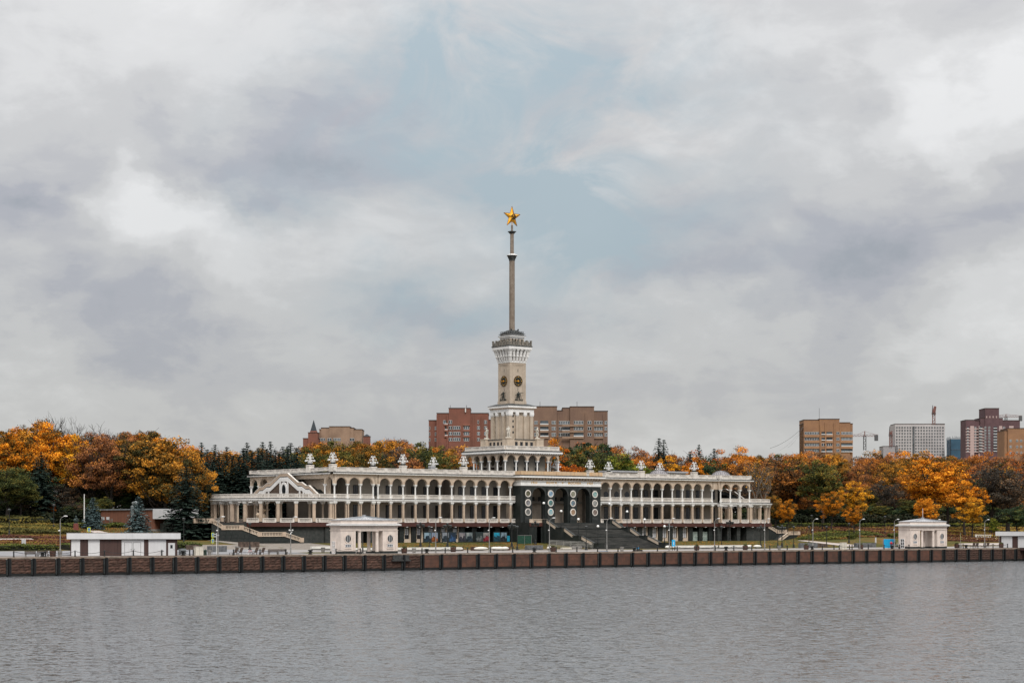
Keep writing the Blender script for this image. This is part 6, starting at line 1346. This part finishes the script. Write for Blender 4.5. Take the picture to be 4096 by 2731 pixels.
BR=leafmat('russet_bedding',[(0,(.05,.022,.018)),(.35,(.12,.048,.03)),(.65,(.20,.10,.03)),(.85,(.16,.15,.03)),(1,(.34,.22,.04))]); BG=leafmat('green_clipped_hedge',[(0,(.035,.045,.014)),(.5,(.085,.10,.024)),(1,(.21,.19,.035))]); BY=leafmat('yellowing_shrubs',[(0,(.05,.05,.016)),(.5,(.15,.125,.03)),(.85,(.28,.165,.035)),(1,(.42,.21,.04))])
SK=0
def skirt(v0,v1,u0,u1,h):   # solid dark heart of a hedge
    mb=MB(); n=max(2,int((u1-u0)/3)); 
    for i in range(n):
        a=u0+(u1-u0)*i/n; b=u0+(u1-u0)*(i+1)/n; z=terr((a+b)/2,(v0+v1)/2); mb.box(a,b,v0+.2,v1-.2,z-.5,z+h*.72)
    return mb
def hedge(label,v0,v1,u0,u1,h,m,n,size=.2,name='hedge'):
    t=thing(name,label,'hedge' if name=='hedge' else 'shrubs'); o=bed('foliage',label,None,[(v0,u0,u1),(v1,u0,u1)],[m],h,n,size,None); del o['label']; o.parent=t
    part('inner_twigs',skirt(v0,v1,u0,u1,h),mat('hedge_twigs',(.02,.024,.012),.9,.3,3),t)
hedge('clipped dark green hedge along the road at the left',-62,-57,-148,-121,1.3,BG,9000); hedge('low dark green hedge behind the white board at far left',-61,-57,-172,-150,1.1,BG,6500)
hedge('green hedge beside the bust on the left',1,4,-121,-106,1.1,BG,5000); hedge('high golden brown hedge along the trees at the left',8,14,-160,-121,2.0,BY,16000,.24)
bed('flower_bed','wide russet flower bed with dark red edging at the left','flower bed',[(-54,-166,-132),(-40,-162,-130)],[BR],.55,16000,.17); bed('flower_bed','green and yellow shrub bed in the middle of the left slope','flower bed',[(-12,-156,-123),(-4,-152,-122)],[BY],.9,9000,.2)
bed('flower_bed','dark red flower bed above the pale path patch at the left','flower bed',[(-37,-160,-127),(-16,-156,-124)],[BR],.5,20000,.17); bed('flower_bed','upper yellow-green shrub bed below the high left hedge','flower bed',[(-3,-154,-123),(6,-152,-122)],[BY],.8,14000,.22)
hedge('long green hedge below the right tree belt',2,6,88,250,1.3,leafmat('olive_hedge',[(0,(.04,.05,.012)),(.5,(.10,.11,.02)),(1,(.22,.19,.03))]),22000,.22); bed('flower_bed','long dark red flower bed below the right hedge','flower bed',[(-26,92,220),(0,90,240)],[BR],.6,34000,.2); bed('flower_bed','russet flower bed with pale blooms nearer the right promenade','flower bed',[(-54,112,200),(-31,106,215)],[BR],.5,26000,.19)
bed('flower_bed','green shrub bed right of the terminal end','flower bed',[(-24,88,112),(-12,88,116)],[BG],.8,6000,.2); bed('blossom','pale yellow blooms scattered in the right flower beds','flowers',[(-48,122,186),(-34,114,196)],[leafmat('cream_blooms',[(0,(.6,.5,.25)),(1,(.75,.68,.5))])],.62,500,.13)
bed('fallen_leaves','orange fallen leaves on the grass slope behind the right pavilion','fallen leaves',[(-30,165,240),(8,120,250)],[leafmat('fallen_leaf_litter',[(0,(.11,.06,.02)),(.6,(.24,.10,.02)),(1,(.38,.18,.03))])],.12,9000,.16)
bed('fallen_leaves','orange fallen leaves under the blue spruces at the left','fallen leaves',[(-14,-125,-98),(6,-118,-92)],[MAT.get('x') or bpy.data.materials['fallen_leaf_litter']],.1,2200,.14)
bed('fallen_leaves','brown fallen leaves on the bank before the left wing','fallen leaves',[(-42,-66,-16),(-26,-64,-14)],[bpy.data.materials['fallen_leaf_litter']],.06,1100,.13)
bed('fallen_leaves','brown fallen leaves on the bank before the right wing','fallen leaves',[(-42,14,74),(-26,14,72)],[bpy.data.materials['fallen_leaf_litter']],.06,1100,.13)
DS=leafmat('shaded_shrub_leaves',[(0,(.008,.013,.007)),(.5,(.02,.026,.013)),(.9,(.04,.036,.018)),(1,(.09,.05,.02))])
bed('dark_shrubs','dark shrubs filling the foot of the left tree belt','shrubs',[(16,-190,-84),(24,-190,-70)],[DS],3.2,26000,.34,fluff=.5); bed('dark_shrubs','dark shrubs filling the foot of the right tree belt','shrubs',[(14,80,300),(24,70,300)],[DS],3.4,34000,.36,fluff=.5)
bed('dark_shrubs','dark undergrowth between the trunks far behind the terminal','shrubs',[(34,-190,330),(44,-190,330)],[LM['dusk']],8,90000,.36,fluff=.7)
for i,(u,v) in enumerate(((-121.5,-26),(-158,0),(96,-26),(108,-30),(121,-24))): bed('round_bush',['dark round clipped bush by the left path','round green bush at the far left','round bush right of the terminal end','round bush beside the right path','dark round bush before the red bed'][i],'bush',[(v-1.2,u-1.3,u+1.3),(v+1.2,u-1.3,u+1.3)],[BG],1.5,900,.18,None)
# ---------------------------------------------------------------- far city
def frame_at(x,z,yaw=0):   # local frame: X to the right of the view, Y away from it
    u,v=at(x,z); return u,v,-TH+yaw
def win_far(w,h,n,kind):
    mb=MB(); fr=.09
    mb.box(0,w,-.04,.02,0,h,0)
    if kind!='d':
        for i in range(n+1): x=w*i/n; mb.box(max(0,x-fr),min(w,x+fr),-.12,-.04,0,h,1)
        mb.box(0,w,-.12,-.04,0,.12,1); mb.box(0,w,-.12,-.04,h-.12,h,1)
    else: mb.box(-.1,w+.1,-.5,.0,-.1,.35,1)
    return mb.mesh('window',[mat('far_window_glass',(.085,.105,.12),.25,.3,.2,fine=0,objvar=.75),mat('far_window_frame',(.62,.63,.64),.6,.05,1,fine=0)])
def block(name,label,cat,x0,x1,z,segs,wallm,wins,zg=12,depth=16,group=None,bands=(),bandm=None,ribs=()):
    """segs: list of (xa,xb,ytop[,forward]) wall slices; wins: (x,y_top,w_px,h_px,n,kind)"""
    u,v,rz=frame_at(x0,z); t=thing(name,label,cat,(u,v,zg),rz,group); k=z/8000
    for i,s in enumerate(segs):
        xa,xb,yt=s[:3]; fw=s[3] if len(s)>3 else 0; zt=EYE+(2110-yt)*k-zg
        mb=MB(); mb.box((xa-x0)*k,(xb-x0)*k-.02,-fw+.003*i,depth,0,zt); mb.box((xa-x0)*k-.15,(xb-x0)*k+.13,-fw-.15+.003*i,depth,zt,zt+.35,1); part('wall',mb,[wallm,mat('dark_parapet',(.07,.05,.045),.8,.2,1)],t)
    for (xa,xb,y,h_) in bands:
        fw=max([0]+[(q[3] if len(q)>3 else 0) for q in segs if q[0]<=(xa+xb)/2<=q[1]]); mb=MB(); mb.box((xa-x0)*k,(xb-x0)*k,-fw-.55,-fw-.003,EYE+(2110-y-h_)*k-zg,EYE+(2110-y)*k-zg); part('balcony_parapet',mb,bandm,t)
    for (x,y) in ribs:
        fw=max([0]+[(q[3] if len(q)>3 else 0) for q in segs if q[0]<=x<=q[1]]); mb=MB(); mb.box((x-x0)*k-.35,(x-x0)*k+.35,-fw-.45,-fw-.003,0,EYE+(2110-y)*k-zg); part('brick_rib',mb,wallm,t)
    cache={}
    for (x,y,w_,h_,n,kd) in wins:
        fw=max([0]+[ (s[3] if len(s)>3 else 0) for s in segs if s[0]<=x+w_/2<=s[1]]); key=(w_,h_,n,kd)
        if key not in cache: cache[key]=win_far(w_*k,h_*k,n,kd)
        o=link('window',cache[key],t,((x-x0)*k,-fw-.01,EYE+(2110-y-h_)*k-zg))
    return t
BRK1=mat('red_far_brick',(.215,.083,.058),.85,.15,.15,col2=(.16,.07,.05),fine=.12,streak=.2); BRK2=mat('brown_far_brick',(.215,.135,.095),.85,.15,.15,col2=(.16,.10,.075),fine=.12,streak=.2); BRK3=mat('tan_far_brick',(.33,.18,.095),.85,.12,.15,col2=(.24,.13,.075),fine=.12,streak=.2)  # far wall colours muted, distance haze put into the paint
PLUM=mat('plum_far_brick',(.13,.075,.082),.85,.15,.15); WGR=mat('pale_concrete_panels',(.50,.47,.47),.8,.08,.1)
w=[]
for y in (1705,1728,1751): 
    for x,a,n in ((1796,14,2),(1813,29,4),(1856,21,3),(1909,11,2),(1937,11,2),(1716,5,1),(1739,9,2)): w.append((x,y,a,14,n,'w'))
for x,a,n in ((1796,13,2),(1774,9,1),(1937,11,2),(1910,6,1)): w.append((x,1682,a,14,n,'w'))
for y in (1683,1706,1729): w.append((1781,y,10,14,1,'d'))
block('apartment_block','red brick apartment block left of the tower','apartment block',1715,1957,950,[(1715,1748,1682),(1748,1954,1655,3),(1796,1882,1635,3.4),(1954,1962,1680)],BRK1,w,bands=[(a,b,y,6) for y in (1697,1720,1743) for a,b in ((1778,1793),(1853,1880))],bandm=mat('pale_red_balcony',(.28,.12,.085),.85,.1,.3),ribs=[(1750,1660),(1790,1660),(1893,1660),(1928,1662)])
w=[]
for y in (1683,1707,1731):
    for x,a,n,kd in ((2137,14,2,'w'),(2161,32,3,'d'),(2206,17,3,'w'),(2234,14,2,'w'),(2249,42,6,'w' if y!=1707 else 'd'),(2295,38,6,'w' if y!=1731 else 'd'),(2350,15,2,'w'),(2373,38,6,'w'),(2418,11,2,'w')): w.append((x,y,a,14,n,kd))
block('apartment_block','wide brown brick apartment block right of the tower','apartment block',2120,2431,950,[(2120,2170,1650),(2134,2228,1627,1.2),(2228,2250,1643),(2250,2282,1632),(2280,2376,1628,1.4),(2376,2431,1645)],BRK2,w,bands=[(a,b,y,8) for y in (1698,1722,1746) for a,b in ((2160,2194),(2248,2334),(2372,2412))],bandm=mat('lighter_balcony_brick',(.30,.20,.14),.85,.1,.3),ribs=[(2200,1690),(2232,1650),(2343,1650),(2415,1650)])
w=[(x,1752,a,11,n,'w') for x,a,n in ((1277,24,4),(1311,16,2),(1334,30,5),(1390,28,3))]
block('apartment_block','low pale brown building beside the pointed turret on the left skyline','building',1277,1448,1080,[(1277,1448,1718),(1285,1415,1712,1),(1318,1400,1707,1.5)],mat('pale_brown_stone',(.33,.22,.155),.85,.15,.15),w)
t=block('turret_building','red brick turret with a dark pointed roof on the left skyline','tower',1212,1275,1070,[(1212,1275,1754),(1233,1272,1731,1)],BRK1,[],depth=8)
k=1070/8000; mb=MB(); cx=(1252.5-1212)*k; mb.frus(cx,3,EYE+(2110-1731)*k-12,EYE+(2110-1722)*k-12,1.9,1.7,1); mb.frus(cx,3,EYE+(2110-1722)*k-12,EYE+(2110-1678)*k-12,1.6,.05); part('pointed_roof',mb,[mat('dark_slate_roof',(.035,.045,.055),.7,.2,1),BRK1],t)
t=block('small_turret','small red turret with a dark cap on the left skyline','tower',1453,1480,1080,[(1453,1480,1746)],BRK1,[],depth=4); mb=MB(); k=1080/8000; mb.frus(13.5*k,2,EYE+(2110-1745)*k-12,EYE+(2110-1735)*k-12,2.0,.2); part('pointed_roof',mb,MAT['dark_slate_roof'],t)
w=[]
for j,y in enumerate((1727,1750,1773,1796)):
    for x,a,n,kd in ((3217,60,9,'w'),(3284,15,2,'w' if j==2 else 'd'),(3304,23,3,'w' if j==2 else 'd'),(3343,13,2,'w'),(3364,45,8,'w' if j<2 else 'd')): w.append((x,y,a,11,n,kd))
block('apartment_block','tan brick apartment block standing alone on the right skyline','apartment block',3214,3411,1100,[(3214,3411,1695),(3214,3276,1680,1),(3276,3356,1677,1.6),(3356,3400,1691,1)],BRK3,w,bands=[(a,b,y,9) for y in (1739,1762,1785) for a,b in ((3216,3279),(3303,3330),(3362,3410))],bandm=mat('orange_balcony_brick',(.38,.21,.115),.85,.1,.3),ribs=[(3281,1700),(3300,1690),(3336,1690),(3359,1700)])
w=[(3583+c*11.0+(2 if c>1 else 0)+(3 if c>12 else 0),1706+r*12.2,6,7,2,'w2') for r in range(10) for c in range(18) if c!=1]
FG=mat('far_grey_window',(.13,.14,.15),.4,.3,.3,fine=0)
def grid_block():
    x0,z=3580,1500; k=z/8000; u,v,rz=frame_at(x0,z); t=thing('office_block','tall pale grid fronted block under a red and white crane','office block',(u,v,12),rz)
    zt=EYE+(2110-1697)*k-12
    mb=MB(); mb.box(0,145*k,0,20,0,zt); mb.box(145*k,200*k,.4,20,0,zt+.3); mb.box(0,200*k,.2,19,zt,zt+.6,1); part('wall',mb,[WGR,mat('dark_parapet',(.07,.05,.045))],t)
    mb=MB(); mb.box(0,6*k,-.0,.12,0,7*k,0); mb.box(2.8*k,3.3*k,-.1,0,0,7*k,1); me=mb.mesh('window',[FG,mat('far_window_frame',(.62,.63,.64))])
    mb=MB(); mb.box(0,6*k,-.12,.1,0,7*k,0); mb.box(2.8*k,3.3*k,-.2,-.12,0,7*k,1); me=mb.mesh('window',[FG,MAT['far_window_frame']])
    for r in range(10):
        for c in range(18):
            x=(4+c*10.9)*k; o=link('window',me,t,(x,0 if c<13 else .4,EYE+(2110-1706-r*12.0-7)*k-12))
    mb=MB(); mb.box(70*k,78*k,-.3,-.15,0,zt-1.5); part('dark_window_strip',mb,FG,t)
grid_block()
w=[]
for r in range(9):
    y=1706+r*11.5
    for c,(x,a) in enumerate(((3868,6),(3882,9),(3898,7),(3915,12),(3935,8),(3950,9),(3972,13),(3994,8),(4010,10),(4040,12))): w.append((x,y,a,7,2,'w' if c%3 else 'd'))
pb_=block('apartment_tower','plum and cream apartment tower with a stepped top at far right','apartment block',3863,4080,1350,[(3863,3900,1680),(3900,3940,1683,-.5),(3920,4010,1673,1),(3938,3994,1634,1.6),(4010,4080,1682)],PLUM,w)
k=1350/8000
for r in range(9):
    for (a,b,fw) in ((3863,3918,.25),(3920,4010,1.25),(4011,4080,.25)): mb=MB(); y=1715+r*11.5; mb.box((a-3863)*k,(b-3863)*k,-fw,0,EYE+(2110-y)*k-12-.35,EYE+(2110-y)*k-12+.35); part('cream_band',mb,mat('cream_far_band',(.48,.36,.34),.8,.05,1),pb_)
for (a,b) in ((3881,3896),(3914,3931),(3959,3969),(3993,4007),(4036,4054)):
    fw=1.2 if 3920<a<4008 else .2; mb=MB(); mb.box((a-3863)*k,(b-3863)*k,-fw,0,0,EYE+(2110-1703)*k-12); part('cream_panel',mb,MAT['cream_far_band'],pb_)
for i in range(4): mb=MB(); mb.box((3942+i*13-3863)*k,(3946+i*13-3863)*k,-1.9,-1.6,EYE+(2110-1672)*k-12,EYE+(2110-1664)*k-12); part('crown_opening',mb,MAT['cream_far_band'],pb_)
w=[(x,y,9,9,2,'w') for y in (1758,1782,1806) for x in (4036,4062,4078,4094)]
block('apartment_block','tan brick block cut by the right edge of the picture','apartment block',4018,4130,1080,[(4018,4130,1722),(4030,4130,1714,1)],BRK3,w)
block('low_building','low grey building left of the pale grid block','building',3533,3592,1500,[(3533,3592,1785)],mat('grey_far_wall',(.36,.34,.35),.8,.1,1),[])
def blue_site():
    x0,z=3788,1480; k=z/8000; u,v,rz=frame_at(x0,z); t=thing('construction_site','unfinished building wrapped in blue netting on the right skyline','building site',(u,v,12),rz)
    zt=EYE+(2110-1756)*k-12; mb=MB(); mb.box(16*k,74*k,0,14,0,zt); part('blue_netting',mb,mat('blue_scaffold_netting',(.045,.11,.17),.8,.3,.12,col2=(.03,.07,.11)),t)
    mb=MB(); 
    for i in range(4): mb.box(0,16*k,1,13,zt*i/4,zt*i/4+.4); 
    for x in (0,8,15): mb.box(x*k,x*k+.5,1,1.6,0,zt+.5)
    part('open_frame',mb,mat('far_concrete_frame',(.12,.14,.17),.8,.2,1),t); mb=MB(); rn=random.Random(3)
    for i in range(22): x=(2+i*3.2)*k; mb.box(x,x+.25,2,2.3,zt,zt+rn.uniform(.8,2.6))
    for i in range(7): mb.box(16*k,74*k,-.25,0,zt*i/7+1,zt*i/7+1.25)
    part('rebar_and_scaffold',mb,MAT['far_concrete_frame'],t)
blue_site()
def lattice(mb,x0,z0,z1,w,m=0):
    for sx in (-1,1):
        for sy in (-1,1): mb.box(x0+sx*w-.14,x0+sx*w+.14,sy*w-.14,sy*w+.14,z0,z1,m)
    n=int((z1-z0)/(2*w)); 
    for i in range(n):
        a=z0+(z1-z0)*i/n; b=z0+(z1-z0)*(i+1)/n; s=1 if i%2 else -1
        for y in (-w,w): mb.tube([(x0-s*w,y,a),(x0+s*w,y,b)],.12,3,m)
CR=mat('crane_red',(.22,.10,.085),.6,.1,1); CY=mat('crane_grey',(.10,.10,.105),.6,.1,1)
def crane(x,z,ybase,ytop,jl,jr,label,tilt=None,red=False):
    k=z/8000; u,v,rz=frame_at(x,z); t=thing('tower_crane',label,'crane',(u,v,EYE+(2110-ybase)*k),rz,'construction cranes on the right skyline'); H=(ybase-ytop)*k
    mb=MB(); lattice(mb,0,0,H*.78,.9); part('mast',mb,CR if red else CY,t)
    mb=MB()
    if tilt is None:
        zj=H*.72; mb.box(-jl*k,jr*k,-.5,.5,zj,zj+.25); mb.box(-jl*k,jr*k,-.2,.2,zj+1.4,zj+1.6)
        n=int((jl+jr)*k/2.2)
        for i in range(n): a=-jl*k+(jl+jr)*k*i/n; b=a+(jl+jr)*k/n; mb.tube([(a,0,zj),((a+b)/2,0,zj+1.5),(b,0,zj)],.14,3)
        mb.tube([(0,0,zj),(0,0,H)],.35,4); mb.tube([(0,0,H),(-jl*k*.6,0,zj+1.5)],.1,3); mb.tube([(0,0,H),(jr*k*.8,0,zj+1.5)],.1,3); part('jib',mb,CR,t)
        mb=MB(); mb.box(jr*k-2.6,jr*k,-.8,.8,zj-3.2,zj+1.2); part('counterweight',mb,CY,t)
    else:
        dx,dz=tilt; mb.tube([(0,0,H*.6),(dx*k,0,H*.6+dz*k)],[1.3,.9],4); part('jib',mb,CR,t); mb=MB(); mb.tube([(-1,0,H*.55),(-.8,0,H)],[.5,.2],4); mb.box(-1.4,1.4,-.8,.8,H*.5,H*.62); part('cab',mb,CY,t)
crane(3459,1500,1800,1724,47,53,'red tower crane with a horizontal jib right of the tan block')
crane(3735,1480,1697,1620,0,0,'red and white crane with a raised jib above the pale grid block',(6,26),True)
crane(3563,1500,1786,1704,0,0,'thin lattice mast left of the pale grid block',(1,8),True)
crane(4024,1700,1700,1656,50,64,'distant crane behind the plum apartment tower')
# aerials
for x,z,y0,y1,l in ((2160,951,1627,1604,'thin aerial on the left roof of the brown block'),(2308,951,1628,1604,'thin aerial on the right roof of the brown block'),(3277,1101,1677,1630,'tall thin aerial on the tan block'),(1801,951,1635,1618,'thin aerial on the red block roof, left one'),(1866,951,1635,1618,'thin aerial on the red block roof, right one')):
    u,v,rz=frame_at(x,z+4); k=z/8000; mb=MB(); mb.tube([(0,0,0),(0,0,(y0-y1)*k)],.14,4); o=link('aerial',mb.mesh('aerial',CY),None,(u,v,EYE+(2110-y0)*k)); tag(o,l,'aerial')
for x,l in ((1862,'white flue on the red brick block'),):
    u,v,rz=frame_at(x,946); k=950/8000; mb=MB(); mb.tube([(0,0,0),(0,0,16*k)],.3,6); tag(link('flue',mb.mesh('flue',LAMPW),None,(u,v,EYE+(2110-1650)*k)),l,'flue')
# guy cables
A=Vector((*at(3213,1098),EYE+(2110-1706)*1098/8000))
for i,(x,y,z) in enumerate(((3080,1792,1000),(3120,1800,1000),(3150,1790,1010))):
    b=Vector((*at(x,z),EYE+(2110-y)*z/8000)); mb=MB(); mb.tube([A+(b-A)*j/10-Vector((0,0,1.6*(1-(j/5-1)**2))) for j in range(11)],.09 if i==0 else .035,3); tag(link('cable',mb.mesh('cable',CY)),['thickest sagging cable running down left from the tan block','thin cable below the thickest one at the tan block','thin steep cable nearest the tan block'][i],'cable','cables from the tan block')
# ---------------------------------------------------------------- left park details
u,v=at(337,452); z=terr(u,v); t=thing('flag_pole','tall white flag pole before the red-brown trees','pole',(u,v,z)); mb=MB(); mb.tube([(0,0,0),(0,0,EYE+(2110-1975)*452/8000-z)],[.16,.1],8); part('pole',mb,LAMPW,t); mb=MB(); mb.lathe([(.4,0),(.4,.3)],8); part('base',mb,CONC,t)
u,v=at(304,425); z=terr(u,v); t=thing('bust_monument','dark bust on a tall red granite pillar among the left hedges','monument',(u,v,z),-.5); h=EYE+(2110-2092)*425/8000-z
mb=MB(); mb.frus(0,0,-.3,h,.53,.50); part('pedestal',mb,REDG,t); mb=MB(); mb.frus(0,0,h,h+.15,.4,.4,0,.3,.3); mb.sphere((0,0,h+.62),.62,12,8,0,(.95,.55,.75)); mb.tube([(0,0,h+.9),(0,-.03,h+1.2)],.14,8); mb.sphere((0,-.04,h+1.38),.23,12,9,0,(.85,1,1.15)); mb.sphere((0,-.27,h+1.35),.05,6,5); mb.tube([(.45,-.1,h+.6),(.3,-.4,h+.95),(.08,-.3,h+1.12)],.10,6); part('bust',mb,mat('green_bronze',(.05,.08,.075),.5,.3,3),t)
def car(label,x,z,rz,paint,van=False,zb=9.2):
    u,v=at(x,z); t=thing('parked_car',label,'car',(u,v,zb),rz,'cars parked behind the trees and columns'); L=4.4; mb=MB(); H=1.95 if van else 1.45
    side=[(-L/2,.35),(L/2,.35),(L/2,.85),(L/2-.25,.95),(L/2-1.1,1.02),(L/2-1.7,H-.03),(-L/2+.6,H),(-L/2+.15,1.05),(-L/2,.95)]; mb.plate(side,-.85,.85); part('body',mb,paint,t)
    for y in (-.86,.86): mb=MB(); mb.plate([(L/2-1.28,1.03),(L/2-1.75,H-.12),(-L/2+.7,H-.1),(-L/2+.35,1.06)],y-.012,y+.012); part('side_window',mb,GLASS,t)
    mb=MB(); mb.add([(L/2-1.08,-.75,1.05),(L/2-1.08,.75,1.05),(L/2-1.66,.7,H-.08),(L/2-1.66,-.7,H-.08)],[(0,1,2,3)]); part('windscreen',mb,GLASS,t)
    for sx in (-1,1):
        for y in (-.8,.8):
            mb=MB(); mb.lathe([(.33,-.1),(.33,.1)],12); w_=part('wheel',mb,BLACKM,t); w_.rotation_euler=(pi/2,0,0); w_.location=(sx*1.35,y,.33); mb=MB(); mb.lathe([(.19,-.115),(.19,.115)],10); part('rim',mb,GALV,w_)
    for y in (-.6,.6): part('headlight',B(L/2-.02,L/2+.03,y-.18,y+.18,.68,.84),CURT,t)
CW=mat('white_car_paint',(.70,.70,.70),.3,.03,1,fine=0,spec=.6); CB=mat('blue_car_paint',(.03,.08,.26),.3,.05,1,fine=0,spec=.6)
car('white van seen between the columns of the left round terrace',950,560,.3,CW,True); car('dark blue car seen low between the left terrace columns',958,548,.3,CB); car('white car half hidden behind the bust',322,462,-.5,CW,False,9.0); car('white car behind the trees at the right, above the hedge',3330,640,.2,CW,False,9.3); car('white car behind the far right hedges',3480,650,.2,CW,False,9.3)
# fountain in the round court
u,v=at(1046,476); t=thing('fountain_sculpture','pale stone fountain sculpture with a bowl seen through the left terrace columns','fountain',(u,v,9.22)); FS=mat('cream_sculpture_stone',(.60,.48,.36),.8,.12,2)
mb=MB(); mb.lathe([(2.4,0),(2.4,.5),(2.2,.55)],20); part('basin',mb,FS,t); mb=MB(); mb.sphere((.2,0,1.5),.95,12,8,0,(1.25,.7,.85)); mb.sphere((-.95,0,1.95),.42,10,7); mb.sphere((-1.3,0,1.85),.2,8,5)
for x in (-.55,.9):
    for y in (-.3,.3): mb.tube([(x,y,1.2),(x+.05,y,.4)],[.28,.2],7)
part('bear_figure',mb,FS,t,smooth=True); mb=MB(); mb.lathe([(.3,2.2),(.35,2.7),(1.5,3.0),(1.6,3.15),(1.4,3.12)],16,.5,0); part('bowl',mb,FS,t)
u,v=at(870,520); t=thing('blue_sign','bright blue street sign seen through the leftmost terrace columns','sign',(u,v,9.2),-.6); part('post',B(-.05,.05,-.05,.05,0,3.4),GALV,t); part('panel',B(-.5,.5,-.08,-.05,1.5,3.4),mat('bright_blue_board',(.02,.42,.75)),t); part('white_mark',B(-.2,.2,-.1,-.08,2.3,2.9),WPAN,t)
# stone steps with white balusters on the right slope
u,v=at(3934,560); t=thing('slope_balustrade','cream balustrade at the head of the grass slope on the right','balustrade',(u,v,terr(u,v)-.2),-TH); n=9
for i in range(n): mb=MB(); mb.lathe([(.12,.1),(.17,.5),(.09,.9),(.12,1.2)],8,-1.9+i*.48,0); part('baluster',mb,WHITEB,t)
part('handrail',B(-2.3,2.3,-.18,.18,1.2,1.4),WHITEB,t); part('plinth',B(-2.3,2.3,-.18,.18,-.6,.1),WHITEB,t); part('post',B(-2.4,-2.0,-.2,.2,-.5,1.5),WHITEB,t)
# people
P0=dict(lk=(-.11,-.12,.5),la=(-.12,-.05,.09),lt=(-.12,-.22,.05),rk=(.11,.02,.5),ra=(.12,.2,.12),rt=(.12,.08,.06),le=(-.27,.05,1.16),lw=(-.25,-.12,.95),re=(.27,.02,1.16),rw=(.24,-.15,1.0))
person('walking person in a red jacket and dark trousers before the blue panel',(onv(3565,-83),-83,3.17),2.4,P0,(.50,.015,.02),(.02,.025,.05))
person('person in dark clothes beside the one in red before the blue panel',(onv(3577,-83.4),-83.4,3.17),2.2,dict(lk=(-.12,0,.5),la=(-.13,.1,.09)),(.015,.016,.02),(.015,.015,.02))
SIT=dict(pel=(0,0,.52),wai=(0,.03,.70),che=(0,.02,.93),nek=(0,0,1.08),hd0=(0,-.03,1.18),hd1=(0,-.05,1.31),lh=(-.10,-.03,.50),lk=(-.12,-.42,.50),la=(-.13,-.48,.09),lt=(-.13,-.64,.05),rh=(.10,-.03,.50),rk=(.14,-.42,.50),ra=(.15,-.44,.09),rt=(.15,-.6,.05),ls=(-.2,0,1.0),le=(-.27,-.05,.76),lw=(-.18,-.28,.62),lf=(-.15,-.35,.60),rs=(.2,0,1.0),re=(.27,-.05,.76),rw=(.18,-.28,.62),rf=(.15,-.35,.60))
person('seated person in a grey-green coat at the left wall of the right pavilion',(onv(3589,-84),-84,3.17),-1.2,SIT,(.16,.19,.17),(.05,.05,.05),(.3,.3,.29))
LIE=dict(SIT); LIE.update(lk=(-.12,-.42,.36),la=(-.13,-.82,.12),lt=(-.13,-.92,.22),rk=(.14,-.42,.40),ra=(.15,-.84,.14),rt=(.15,-.94,.24),che=(0,.14,.88),nek=(0,.17,1.02),hd0=(0,.16,1.12),hd1=(0,.14,1.25),wai=(0,.07,.68),ls=(-.2,.14,.94),rs=(.2,.14,.94),le=(-.3,.28,.72),lw=(-.28,.34,.48),lf=(-.28,.36,.42),re=(.3,.28,.72),rw=(.28,.34,.48),rf=(.28,.36,.42))
person('person in a blue jacket reclining on a low wall before the grand stair',(onv(2555,-88.6),-88.6,3.0),pi/2-.15,LIE,(.02,.22,.42),(.02,.02,.028))
t=thing('low_bench','low dark seat under the reclining person','bench',(onv(2557,-88.6),-88.6,3.16)); part('seat',B(-.8,.6,-.35,.35,.1,.3),STEP,t); part('base',B(-.6,.4,-.25,.25,0,.1),CONC,t)
t=thing('blue_cloth','flat bright blue cloth on the quay left of the stair foot','cloth',(onv(2412,-89),-89,3.17)); part('cloth',B(-1.1,1.1,-.3,.3,0,.05),mat('blue_cloth',(.02,.18,.40),.9,.2,3),t)
# road stripes and bicycle
for i in range(4): mb=MB(); u0=-171.5+i*2.4; mb.box(u0,u0+1.3,-76.5,-75.6,3.32,3.34); tag(link('road_marking',mb.mesh('road_marking',mat('orange_road_paint',(.60,.26,.08),.8,.1,2) if i%2 else WPAN)),None,None,None,'structure')
def bike():
    t=thing('bicycle','white and red bicycle leaning by the lantern post before the side stair','bicycle',(onv(1000,-87.5),-87.5,3.17),.3)
    for x in (-.5,.5): mb=MB(); n=16; mb.tube([(x+.34*cos(2*pi*i/n),0,.36+.34*sin(2*pi*i/n)) for i in range(n+1)],.035,4); part('wheel',mb,LAMPW,t)
    mb=MB(); mb.tube([(-.5,0,.36),(-.15,0,.8),(.35,0,.8),(.5,0,.36)],.035,4); mb.tube([(-.15,0,.8),(0,0,.34),(.35,0,.8)],.03,4); part('frame',mb,mat('red_bike_frame',(.45,.04,.03),.4,.1,3),t); part('saddle',B(-.28,-.05,-.07,.07,.9,.96),BLACKM,t); mb=MB(); mb.tube([(.35,0,.8),(.38,0,1.02)],.025,4); mb.tube([(.38,-.25,1.05),(.38,.25,1.05)],.025,4); part('handlebar',mb,BLACKM,t)
bike()
